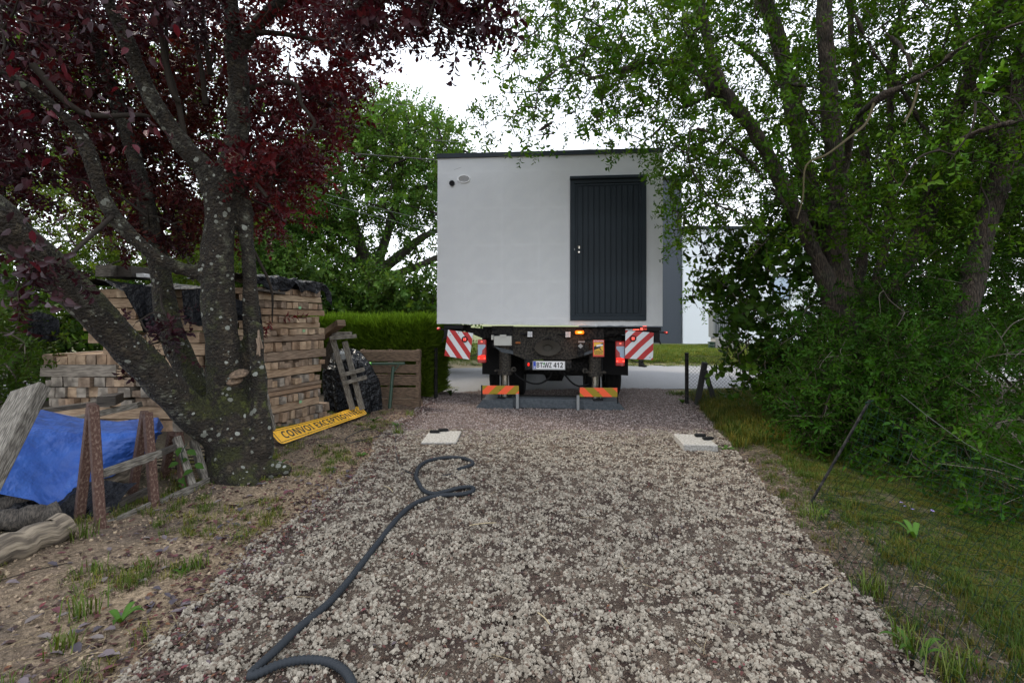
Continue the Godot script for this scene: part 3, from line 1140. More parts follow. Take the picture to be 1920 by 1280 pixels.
		put("lever", bar_mesh(root, low, 0.03, 0.02, Vector3(0, 0, 1)), M.black, arm)
		put("clamp", box_mesh(Vector3(0.1, 0.17, 0.05), 0.01, tk([838.0, 1231.0][k], [626, 632][k], -0.05)), M.black, arm)
		var cab := []
		for e in [[911, 655], [902, 657], [893, 664], [885, 667], [878, 668]] if k == 0 else [[1168, 668], [1180, 672], [1188, 677], [1198, 679], [1210, 673]]:
			cab.append(tk(e[0], e[1], -0.06))
		cab = curve(cab, 4)
		put("lamp_cable", tube_mesh(cab, ones(cab.size(), 0.009), 6), M.cable, t)
	# a stick of red and white lamp glass above the right board
	for e in [[1173, 1180, 617, 618.6, "w"], [1181, 1186.5, 617, 618.6, "w"], [1188, 1199, 617, 619, "r"], [1202, 1213, 614.5, 619, "r"], [1206.5, 1213, 609.8, 612, "r"]]:
		put("reflector", pbox(e[0], e[2], e[1], e[3], -0.1, -0.04, 0.002), M.white if e[4] == "w" else M.red_hot, t)
	# stabiliser legs
	for k in 2:
		var cx := [947.0, 1116.0][k] as float
		var zl := -0.2
		var top := tk(cx, [660, 654][k], zl)
		var mid := tk(cx, [698, 701][k], zl)
		var bot := tk(cx, [751, 756][k], zl)
		q = MB.new()
		q.tube([Vector3(top.x, 1.1, zl), Vector3(mid.x, mid.y, zl)], [0.105, 0.105], 20)
		var leg := put("stabiliser_leg", q.mesh(), M.old_steel, t)
		q = MB.new()
		q.tube([mid + Vector3(0, 0.045, 0), mid + Vector3(0, -0.035, 0)], [0.135, 0.125], 20)
		q.box(mid + Vector3(0, 0.035, 0.02), Vector3(0.36, 0.035, 0.16), 0.012)
		q.lathe(mid + Vector3(-0.17 if k == 1 else 0.15, 0.05, 0.0), Vector3(0, 0.3, 1), [Vector2(0.02, -0.02), Vector2(0.045, -0.02), Vector2(0.045, 0.02), Vector2(0.02, 0.02), Vector2(0.02, -0.02)], 16)
		put("collar", q.mesh(), M.old_steel, leg)
		put("piston", tube_mesh([Vector3(mid.x, mid.y - 0.03, zl), Vector3(mid.x, bot.y, zl)], [0.055, 0.055], 18), M.chrome, leg)
		put("guide_rod", tube_mesh([Vector3(mid.x + (-0.08 if k == 0 else 0.09), mid.y, zl + 0.05), Vector3(mid.x + (-0.08 if k == 0 else 0.09), bot.y, zl + 0.05)], [0.008, 0.008], 6), M.zinc, leg)
		put("side_rod", tube_mesh([Vector3(mid.x + (-0.1 if k == 0 else 0.12), mid.y, zl - 0.03), Vector3(mid.x + (-0.1 if k == 0 else 0.12), 1.0, zl - 0.03)], [0.014, 0.014], 6), M.black, leg)
		put("foot", tube_mesh([Vector3(mid.x, bot.y + 0.02, zl), Vector3(mid.x, bot.y - 0.02, zl)], [0.09, 0.11], 18), M.dirty_black, leg)
		# support plate lying on the gravel, with a sloping end
		var yy: float = [0.0, -0.01][k]
		var ex0: float = tk([890, 1095][k], 766, 0.08).x
		var ex1: float = tk([962, 1176][k], 766, 0.08).x
		var hgt := 0.155
		q = MB.new()
		var sl := 0.13
		var pf := PackedVector2Array([Vector2(ex0, yy), Vector2(ex0 + (sl if k == 0 else 0.0), hgt + yy), Vector2(ex1 - (sl if k == 1 else 0.0), hgt + yy), Vector2(ex1, yy)])
		q.prism(pf, -0.52, 0.06)
		var plate := put("ground_plate", q.mesh(), M.grey_plate, t)
		put("recess", box_mesh(Vector3(0.24, 0.02, 0.26), 0.0, Vector3(mid.x, hgt + yy + 0.012, zl)), M.black, plate)
		# orange and yellow reflective board on two uprights
		var bp: Array = [[[904.5, 722.5], [972.5, 723], [973, 739], [905, 738.5]], [[1087, 726.5], [1157.5, 727], [1158, 744], [1087, 743.5]]][k]
		var bz := 0.1
		var bd := put("reflective_board", slab(bp, bz - 0.016, bz - 0.003), M.zinc, t)
		var face := []
		for e in bp:
			face.append(tk(e[0], e[1], bz))
		var tex := stripe_picture(256, 64, Color(0.85, 0.10, 0.025), Color(0.28, 0.20, 0.0), 128.0, 1.0 if k == 0 else -1.0, 28.0 if k == 0 else 98.0)
		print_on("striped_face", face, tex, bd, 0.4)
		var mk := tk([938.0, 1122.0][k], 731 + k * 4, bz + 0.002)
		put("mark", box_mesh(Vector3(0.03, 0.008, 0.001), 0.0, mk), M.ink, bd)
		var bx: float = [903.0, 1158.5][k]
		put("upright", pbox(bx - 1.2, [722, 727][k], bx + 1.2, [750, 757][k], 0.05, 0.08, 0.003), M.black, bd)
		var gx: float = [970.0, 1084.0][k]
		put("upright", pbox(gx - 2.8, 738.5 + k * 3, gx + 2.8, 766.5 + k * 3, 0.06, 0.13, 0.004), M.zinc, bd)
	# beam between the plates
	put("tie_beam", pbox(946, 747, 1112, 767.5, -0.34, 0.035, 0.012), M.grey_plate, t)
	put("tie_beam_lip", pbox(962, 742, 1100, 747.6, -0.36, -0.2, 0.006), M.dirty_black, t)
	# hanging hoses
	for k in [[[960, 690], [968, 703], [985, 714], [1000, 719], [1015, 718], [1030, 708], [1036, 696]], [[1052, 692], [1062, 706], [1075, 719], [1088, 724], [1104, 720]], [[922, 640], [915, 655], [912, 668], [918, 680]]]:
		var pts := []
		for e in k:
			pts.append(tk(e[0], e[1], -0.3))
		pts = curve(pts, 4)
		put("hose", tube_mesh(pts, ones(pts.size(), 0.016), 7), M.rubber, t)
	# short boot-like roll seen on the far side of the right board: a work boot standing on the road edge
	var sp := on_ground(1203, 690.5)
	var shoe := thing("work_boot", "black work boot on the road edge below the right warning board", "boot", sp, -1.2)
	q = MB.new()
	q.prism(PackedVector2Array([Vector2(-0.1, 0.0), Vector2(0.2, 0.0), Vector2(0.215, 0.03), Vector2(0.2, 0.07), Vector2(0.1, 0.10), Vector2(0.045, 0.15), Vector2(0.04, 0.24), Vector2(-0.09, 0.24), Vector2(-0.10, 0.1)]), -0.045, 0.045)
	put("upper", q.mesh(), M.rubber, shoe, Vector3(0, 0.03, 0))
	put("sole", box_mesh(Vector3(0.31, 0.03, 0.1), 0.01, Vector3(0.055, 0.017, 0)), M.black, shoe)

func wheel_meshes() -> Array:
	if M.has("wheel_meshes"):
		return M.wheel_meshes
	var q := MB.new()
	for x in [-0.19, 0.19]:
		q.lathe(Vector3(x, 0, 0), Vector3.RIGHT, [Vector2(0.28, -0.13), Vector2(0.44, -0.145), Vector2(0.485, -0.12), Vector2(0.5, -0.09), Vector2(0.5, -0.05), Vector2(0.488, -0.048), Vector2(0.488, -0.036), Vector2(0.5, -0.034), Vector2(0.5, 0.034), Vector2(0.488, 0.036), Vector2(0.488, 0.048), Vector2(0.5, 0.05), Vector2(0.5, 0.09), Vector2(0.485, 0.12), Vector2(0.44, 0.145), Vector2(0.28, 0.13)], 36)
	var r := MB.new()
	for x in [-0.19, 0.19]:
		r.lathe(Vector3(x, 0, 0), Vector3.RIGHT, [Vector2(0.0, -0.05), Vector2(0.13, -0.05), Vector2(0.16, -0.1), Vector2(0.28, -0.12), Vector2(0.285, -0.13), Vector2(0.285, 0.13), Vector2(0.28, 0.12), Vector2(0.16, 0.1), Vector2(0.13, 0.05), Vector2(0.0, 0.05)], 24)
	M.wheel_meshes = [q.mesh(), r.mesh()]
	return M.wheel_meshes

func tail_lamp(t: Node, x0: float, x1: float, y0: float, y1: float, s: float) -> void:
	var z := -0.02
	var a := tk(x0, y0, z)
	var b := tk(x1, y1, z)
	var w := b.x - a.x
	var h := a.y - b.y
	var mid := Vector3((a.x + b.x) / 2, (a.y + b.y) / 2, z)
	var o := put("tail_lamp", box_mesh(Vector3(w + 0.008, h + 0.008, 0.05), 0.015, mid + Vector3(0, 0, -0.03)), M.red_lens, t)
	put("lens", box_mesh(Vector3(w, h * 0.98, 0.02), 0.009, mid), M.red_lens, o)
	# clear wedge on the side away from the plate
	var q := MB.new()
	var pf := PackedVector2Array()
	for e in [[-1.0, 0.80], [1.0, 0.80], [1.0, 0.70], [0.15, 0.55], [0.1, 0.40], [-0.55, 0.30], [-1.0, 0.28]]:
		pf.append(Vector2(mid.x + s * e[0] * w / 2 * 0.92, b.y + e[1] * h))
	q.prism(pf, z + 0.008, z + 0.014)
	put("clear_lens", q.mesh(), M.clear_lens, o)
	put("lit_lens", box_mesh(Vector3(w * 0.92, h * 0.19, 0.006), 0.002, Vector3(mid.x, b.y + 0.335 * h - h * 0.1, z + 0.011)), M.red_lit, o)
	for k in [-0.5, 0.5]:
		put("bulb", box_mesh(Vector3(w * 0.22, h * 0.045, 0.004), 0.001, Vector3(mid.x + k * w * 0.7, b.y + 0.2 * h, z + 0.015)), M.red_hot, o)
	put("bulb", box_mesh(Vector3(w * 0.2, h * 0.05, 0.01), 0.003, Vector3(mid.x, b.y + 0.92 * h, z + 0.01)), M.red_hot, o)
	q = MB.new()
	q.lathe(Vector3(mid.x + s * w * -0.16, b.y + 0.07 * h, z + 0.009), Vector3(0, 0, 1), [Vector2(0.027, 0), Vector2(0.027, 0.006), Vector2(0.02, 0.004), Vector2(0, 0.006)], 14)
	put("reflector", q.mesh(), M.red_lens, o)

func sticker(t: Node) -> void:
	var z := -0.03
	var a := tk(1112, 637, z)
	var b := tk(1133, 668.5, z)
	var w := b.x - a.x
	var h := a.y - b.y
	var mid := Vector3((a.x + b.x) / 2, (a.y + b.y) / 2, z)
	var o := put("warning_sticker", box_mesh(Vector3(w, h, 0.006), 0.001, mid - Vector3(0, 0, 0.004)), mat(Color(0.62, 0.06, 0.035), 0.5), t)
	var yel := mat(Color(0.72, 0.42, 0.03), 0.5)
	put("yellow_field", box_mesh(Vector3(w * 0.84, h * 0.74, 0.002), 0.0, mid + Vector3(0, -h * 0.02, 0.001)), yel, o)
	var q := MB.new()
	var tf := Transform3D(Basis(), Vector3(mid.x, mid.y, 0))
	for e in [[[-0.42, -0.06], [-0.42, 0.10], [0.05, 0.22], [0.42, 0.33], [0.42, 0.22], [0.0, 0.05]], [[-0.42, -0.12], [-0.42, -0.02], [0.15, 0.12], [0.2, 0.05]], [[0.1, 0.02], [0.28, -0.08], [0.2, -0.12], [0.05, -0.03]]]:
		var pf := PackedVector2Array()
		for k in e:
			pf.append(Vector2(k[0] * w, k[1] * h))
		q.prism(pf, z + 0.0025, z + 0.0035, tf)
	put("black_drawing", q.mesh(), M.ink, o)
	q = MB.new()
	q.box(Vector3(mid.x + w * 0.02, mid.y + h * 0.165, z + 0.0045), Vector3(w * 0.44, h * 0.11, 0.002), 0.0, Basis(Vector3(0, 0, 1), 0.2))
	q.box(Vector3(mid.x + w * 0.29, mid.y + h * 0.19, z + 0.0047), Vector3(w * 0.16, h * 0.09, 0.002), 0.0, Basis(Vector3(0, 0, 1), 0.2))
	put("white_drawing", q.mesh(), M.white, o)
	lettering("sticker_letters", "ATTENTION", h * 0.115, M.white, o, Transform3D(Basis(), mid + Vector3(0, h * 0.425, 0.003)), true, "Droid Sans", 0.92)
	lettering("sticker_letters", "ANGLES", h * 0.135, M.ink, o, Transform3D(Basis(), mid + Vector3(0, -h * 0.19, 0.003)), true, "Droid Sans", 1.05)
	lettering("sticker_letters", "MORTS", h * 0.135, M.ink, o, Transform3D(Basis(), mid + Vector3(0, -h * 0.31, 0.003)), true, "Droid Sans", 1.05)

# ---------------------------------------------------------------- wood of trees: joined tapered limbs, meshed as surface nets
var limb_id := 0
func limb_bones(pts: Array, rad: Array, per := 4) -> Array:
	limb_id += 1
	var p := curve(pts, per)
	var out := []
	for i in p.size() - 1:
		var t := float(i) / per
		var u := float(i + 1) / per
		var a: int = mini(int(t), rad.size() - 2)
		var b: int = mini(int(u), rad.size() - 2)
		out.append([p[i], p[i + 1], lerpf(rad[a], rad[a + 1], t - a), lerpf(rad[b], rad[b + 1], u - b), limb_id])
	return out

func thinner(rad: Array, k: float) -> Array:
	var out := []
	for r in rad:
		out.append(r * k)
	return out

func wood_mesh(bones: Array, cell: float, k: float, amp: float, freq: float, look: int) -> ArrayMesh:
	var nz := FastNoiseLite.new()
	nz.seed = 21
	nz.frequency = freq
	nz.fractal_octaves = 3
	var near := {}      # coarse cell -> bones
	var co := 0.25
	for b in bones:
		var r: float = maxf(b[2], b[3]) + k + 3.0 * cell
		var lo: Vector3 = (b[0] as Vector3).min(b[1]) - Vector3.ONE * r
		var hi: Vector3 = (b[0] as Vector3).max(b[1]) + Vector3.ONE * r
		for x in range(floori(lo.x / co), floori(hi.x / co) + 1):
			for y in range(floori(lo.y / co), floori(hi.y / co) + 1):
				for z in range(floori(lo.z / co), floori(hi.z / co) + 1):
					var key := Vector3i(x, y, z)
					if not near.has(key):
						near[key] = []
					near[key].append(b)
	var cells := {}
	for b in bones:
		var a: Vector3 = b[0]
		var e: Vector3 = b[1]
		var ab := e - a
		var ll := maxf(ab.length_squared(), 1e-9)
		var r: float = maxf(b[2], b[3])
		var reach := r + k * 0.4 + amp + 2.0 * cell
		var lo := (a.min(e) - Vector3.ONE * reach) / cell
		var hi := (a.max(e) + Vector3.ONE * reach) / cell
		for x in range(floori(lo.x), floori(hi.x) + 1):
			for y in range(floori(lo.y), floori(hi.y) + 1):
				for z in range(floori(lo.z), floori(hi.z) + 1):
					var p := Vector3(x + 0.5, y + 0.5, z + 0.5) * cell
					var t := clampf((p - a).dot(ab) / ll, 0.0, 1.0)
					var d := (p - a - ab * t).length() - lerpf(b[2], b[3], t)
					if d < k * 0.4 + amp + 1.8 * cell and d > -amp - 2.5 * cell:
						cells[Vector3i(x, y, z)] = -1
	var val := {}
	var q := MB.new()
	var corner := [Vector3i(0, 0, 0), Vector3i(1, 0, 0), Vector3i(0, 1, 0), Vector3i(1, 1, 0), Vector3i(0, 0, 1), Vector3i(1, 0, 1), Vector3i(0, 1, 1), Vector3i(1, 1, 1)]
	var edges := [[0, 1], [2, 3], [4, 5], [6, 7], [0, 2], [1, 3], [4, 6], [5, 7], [0, 4], [1, 5], [2, 6], [3, 7]]
	for c: Vector3i in cells:
		var f := []
		var neg := 0
		for o: Vector3i in corner:
			var g: Vector3i = c + o
			if not val.has(g):
				var p := Vector3(g) * cell
				var list: Array = near.get(Vector3i(floori(p.x / co), floori(p.y / co), floori(p.z / co)), [])
				var d := 9.0
				var own := 9.0
				var id := -1
				for b in list:
					if b[4] != id:
						var h0 := maxf(k - absf(d - own), 0.0) / k
						d = minf(d, own) - h0 * h0 * k * 0.25
						own = 9.0
						id = b[4]
					var a: Vector3 = b[0]
					var ab: Vector3 = b[1] - a
					var t := clampf((p - a).dot(ab) / maxf(ab.length_squared(), 1e-9), 0.0, 1.0)
					var e := (p - a - ab * t).length() - lerpf(b[2], b[3], t)
					own = minf(own, e)
				var h := maxf(k - absf(d - own), 0.0) / k
				d = minf(d, own) - h * h * k * 0.25
				val[g] = d + amp * nz.get_noise_3d(p.x, p.y * 0.6, p.z)
			f.append(val[g])
			if val[g] < 0.0:
				neg += 1
		if neg == 0 or neg == 8:
			continue
		var sum := Vector3.ZERO
		var n := 0
		for e in edges:
			var fa: float = f[e[0]]
			var fb: float = f[e[1]]
			if (fa < 0.0) != (fb < 0.0):
				sum += (Vector3(c + corner[e[0]]) + Vector3(corner[e[1]] - corner[e[0]]) * (fa / (fa - fb)))
				n += 1
		var gr := Vector3(f[1] + f[3] + f[5] + f[7] - f[0] - f[2] - f[4] - f[6], f[2] + f[3] + f[6] + f[7] - f[0] - f[1] - f[4] - f[5], f[4] + f[5] + f[6] + f[7] - f[0] - f[1] - f[2] - f[3]).normalized()
		var p := sum / n * cell
		cells[c] = q.vert(p, gr, Vector2.ZERO, bark_colour(p, gr, look))
	for c: Vector3i in cells:
		if cells[c] < 0:
			continue
		var f0: float = val[c]
		for ax in 3:
			var e := Vector3i.ZERO
			e[ax] = 1
			if not val.has(c + e) or (f0 < 0.0) == (val[c + e] < 0.0):
				continue
			var u := Vector3i.ZERO
			var w := Vector3i.ZERO
			u[(ax + 1) % 3] = 1
			w[(ax + 2) % 3] = 1
			var k1: int = cells.get(c - u, -1)
			var k2: int = cells.get(c - u - w, -1)
			var k3: int = cells.get(c - w, -1)
			if k1 >= 0 and k2 >= 0 and k3 >= 0:
				q.quad(cells[c], k1, k2, k3)
	return q.mesh()

func bark_colour(p: Vector3, n: Vector3, look: int) -> Color:
	var a := fine_noise.get_noise_3d(p.x * 1.6, p.y * 1.6, p.z * 1.6)
	var b := fine_noise.get_noise_3d(p.x * 7.0 + 9.0, p.y * 7.0, p.z * 7.0)
	if look == 0:   # plum: dark brown, moss on upper sides near the fork, patches of grey lichen
		var c := Color(0.115, 0.090, 0.062).lerp(Color(0.058, 0.047, 0.035), clampf(0.5 + a * 1.2, 0, 1))
		var lich := smoothstep(0.16, 0.34, a + 0.6 * b + 0.25 * clampf(n.y, 0, 1) - 0.02)
		c = c.lerp(Color(0.40, 0.41, 0.36), lich * 0.55)
		var moss := smoothstep(0.10, 0.45, n.y + 0.9 * a + 0.4 * b) * (1.0 - smoothstep(1.2, 2.6, p.y))
		c = c.lerp(Color(0.105, 0.12, 0.014), moss * 0.95)
		return c
	if look == 1:   # willow: ridged grey-brown
		return Color(0.105, 0.078, 0.054).lerp(Color(0.055, 0.042, 0.031), clampf(0.5 + a, 0, 1)).lerp(Color(0.09, 0.10, 0.05), smoothstep(0.2, 0.5, b + a) * 0.5)
	return Color(0.075, 0.065, 0.052).lerp(Color(0.05, 0.045, 0.035), clampf(0.5 + a, 0, 1))

# ---------------------------------------------------------------- leaves
# one leaf with a fold along its rib, from p along dir, up is the face
func add_leaf(q: MB, p: Vector3, dir: Vector3, up: Vector3, length: float, wide: float, col: Color, curl := 0.15) -> void:
	var s := dir.cross(up).normalized()
	up = s.cross(dir).normalized()
	var e := up * (wide * 0.28)
	var drop := -up * (length * curl)
	var m0 := q.vert(p, up, Vector2.ZERO, col)
	var m1 := q.vert(p + dir * length * 0.42 , up, Vector2.ZERO, col)
	var m2 := q.vert(p + dir * length + drop, up, Vector2.ZERO, col * 0.95)
	for k in [-1.0, 1.0]:
		var nn: Vector3 = (up - s * k * 0.45).normalized()
		var a := q.vert(p + dir * length * 0.22 + s * k * wide * 0.40 + e * 0.8, nn, Vector2.ZERO, col)
		var b := q.vert(p + dir * length * 0.58 + s * k * wide * 0.48 + e + drop * 0.3, nn, Vector2.ZERO, col)
		q.tri(m0, a, m1)
		q.tri(m1, a, b)
		q.tri(m1, b, m2)

# a twig with leaves growing along +y
func spray_mesh(sd: int, count: int, twig: float, leaf: float, ratio: float, open: float, lo: Color, hi: Color, bark := Color(0.06, 0.05, 0.035)) -> ArrayMesh:
	var r := RandomNumberGenerator.new()
	r.seed = sd
	var q := MB.new()
	var pts := []
	var bend := Vector3(r.randf_range(-0.25, 0.25), 0, r.randf_range(-0.25, 0.25))
	for i in 5:
		var t := i / 4.0
		pts.append(Vector3(bend.x * t * t, t, bend.z * t * t) * twig)
	q.tube(pts, [leaf * 0.05, leaf * 0.045, leaf * 0.04, leaf * 0.03, leaf * 0.02], 3, bark, false)
	var turn := r.randf() * TAU
	for i in count:
		var t := lerpf(0.12, 1.0, pow(float(i + 0.5) / count, 0.85))
		var base := Vector3(bend.x * t * t, t, bend.z * t * t) * twig
		turn += 2.4 + r.randf_range(-0.5, 0.5)
		var side := Vector3(cos(turn), 0, sin(turn))
		var dir := (side * sin(open) + Vector3.UP * cos(open) + Vector3(r.randf_range(-0.3, 0.3), r.randf_range(-0.3, 0.3), r.randf_range(-0.3, 0.3))).normalized()
		var up := (Vector3.UP * 0.8 - side * 0.5 + Vector3(r.randf_range(-0.5, 0.5), r.randf_range(-0.5, 0.5), r.randf_range(-0.5, 0.5))).normalized()
		var l := leaf * r.randf_range(0.65, 1.15)
		add_leaf(q, base + dir * l * 0.15, dir, up, l, l * ratio * r.randf_range(0.85, 1.1), lo.lerp(hi, r.randf()), r.randf_range(0.0, 0.3))
	return q.mesh()

func spray_kinds(n: int, count: int, twig: float, leaf: float, ratio: float, open: float, lo: Color, hi: Color) -> Array:
	var out := []
	for i in n:
		out.append(spray_mesh(100 + i * 7 + count, count, twig, leaf, ratio, open, lo, hi))
	return out

# stands a spray at p with its twig along dir
func spray_at(p: Vector3, dir: Vector3, s: float) -> Transform3D:
	var x := dir.cross(Vector3(0.31, 0.17, 0.93)).normalized()
	var b := Basis(x, dir, x.cross(dir)).rotated(dir, rng.randf() * TAU)
	return Transform3D(b.scaled(Vector3.ONE * s), p)

# branches from the nearest known wood to every clump, and leafy sprays through the clump
# clumps: [centre, radius, sprays, tint]
func crown(tree: Node3D, clumps: Array, anchors: Array, kinds: Array, m: Material, droop: float, twig_r := 0.012, twig_mat: Material = null, branch := true, limit := 2.5) -> void:
	var o := tree.position
	var few := []
	for i in range(0, anchors.size(), 1 if anchors.size() < 40 else 3):
		few.append(anchors[i])
	anchors = few
	var q := MB.new()
	var places := []
	var cols := []
	for k in kinds:
		places.append([])
		cols.append([])
	var nodes := anchors.duplicate()
	var order := []
	for c in clumps:
		order.append(c + [nearest_d(c[0], anchors)])
	order.sort_custom(func(a, b): return a[4] < b[4])
	for c in order:
		var p: Vector3 = c[0]
		var rad: float = c[1]
		if branch and nodes.size():
			var best: Vector3 = nodes[0]
			for a: Vector3 in nodes:
				if a.distance_squared_to(p) < best.distance_squared_to(p):
					best = a
			var away := best.distance_to(p)
			if away < limit and away > 0.08:
				var mid := (best + p) / 2 + rand_dir() * away * 0.16 + Vector3.UP * away * 0.06
				var pts := curve([best, mid, p, p + (p - mid).normalized() * rad * 0.6], 4)
				var rr := []
				for i in pts.size():
					rr.append(lerpf(twig_r * (0.6 + away), twig_r * 0.3, float(i) / (pts.size() - 1)))
				for i in pts.size():
					pts[i] -= o
				q.tube(pts, rr, 5, Color.WHITE, false)
				nodes.append(p)
				nodes.append(mid)
		for i in int(c[2]):
			var u := rand_dir()
			var r := rad * pow(rng.randf(), 0.45)
			var dir := (u * 0.8 + rand_dir() * 0.55 + Vector3.DOWN * droop + (p - o - Vector3(0, 2, 0)).normalized() * 0.25).normalized()
			var k := rng.randi() % kinds.size()
			places[k].append(spray_at(p + u * r - o, dir, rng.randf_range(0.7, 1.25)))
			var v := rng.randf_range(0.7, 1.25)
			var tint: Color = c[3]
			cols[k].append(Color(tint.r * v * rng.randf_range(0.88, 1.12), tint.g * v, tint.b * v * rng.randf_range(0.85, 1.15)))
	if q.v.size():
		put("twigs", q.mesh(), twig_mat if twig_mat else M.twig, tree).set_meta("kind", "stuff")
	for k in kinds.size():
		if places[k].size():
			multi("crown", kinds[k], m, places[k], cols[k], tree).set_meta("kind", "stuff")

func nearest_d(p: Vector3, list: Array) -> float:
	var b := 1e9
	for a: Vector3 in list:
		b = minf(b, a.distance_squared_to(p))
	return b

func region(pts: Array) -> PackedVector2Array:
	var out := PackedVector2Array()
	for p in pts:
		out.append(Vector2(p[0], p[1]))
	return out

# clumps spread through a volume: an outline in the survey photograph and a range of distances
func fill(poly2: PackedVector2Array, d0: float, d1: float, n: int, rad: float, sprays: int, tint: Color, tint2: Color, top := 0.0, slope := 0.0) -> Array:
	var out := []
	for i in n:
		var s := rand_in(poly2)
		var d := rng.randf_range(d0, d1)
		if slope > 0.0:
			d = lerpf(d1, d0, clampf((s.y - top) / slope, 0.0, 1.0)) + rng.randf_range(-0.25, 0.35)
		out.append([at(s.x, s.y, d), rad * rng.randf_range(0.7, 1.3), int(sprays * rng.randf_range(0.6, 1.4)), tint.lerp(tint2, rng.randf())])
	return out

func limb_px(list: Array) -> Array:   # [px, py, distance] -> points
	var out := []
	for e in list:
		out.append(at(e[0], e[1], e[2]))
	return out

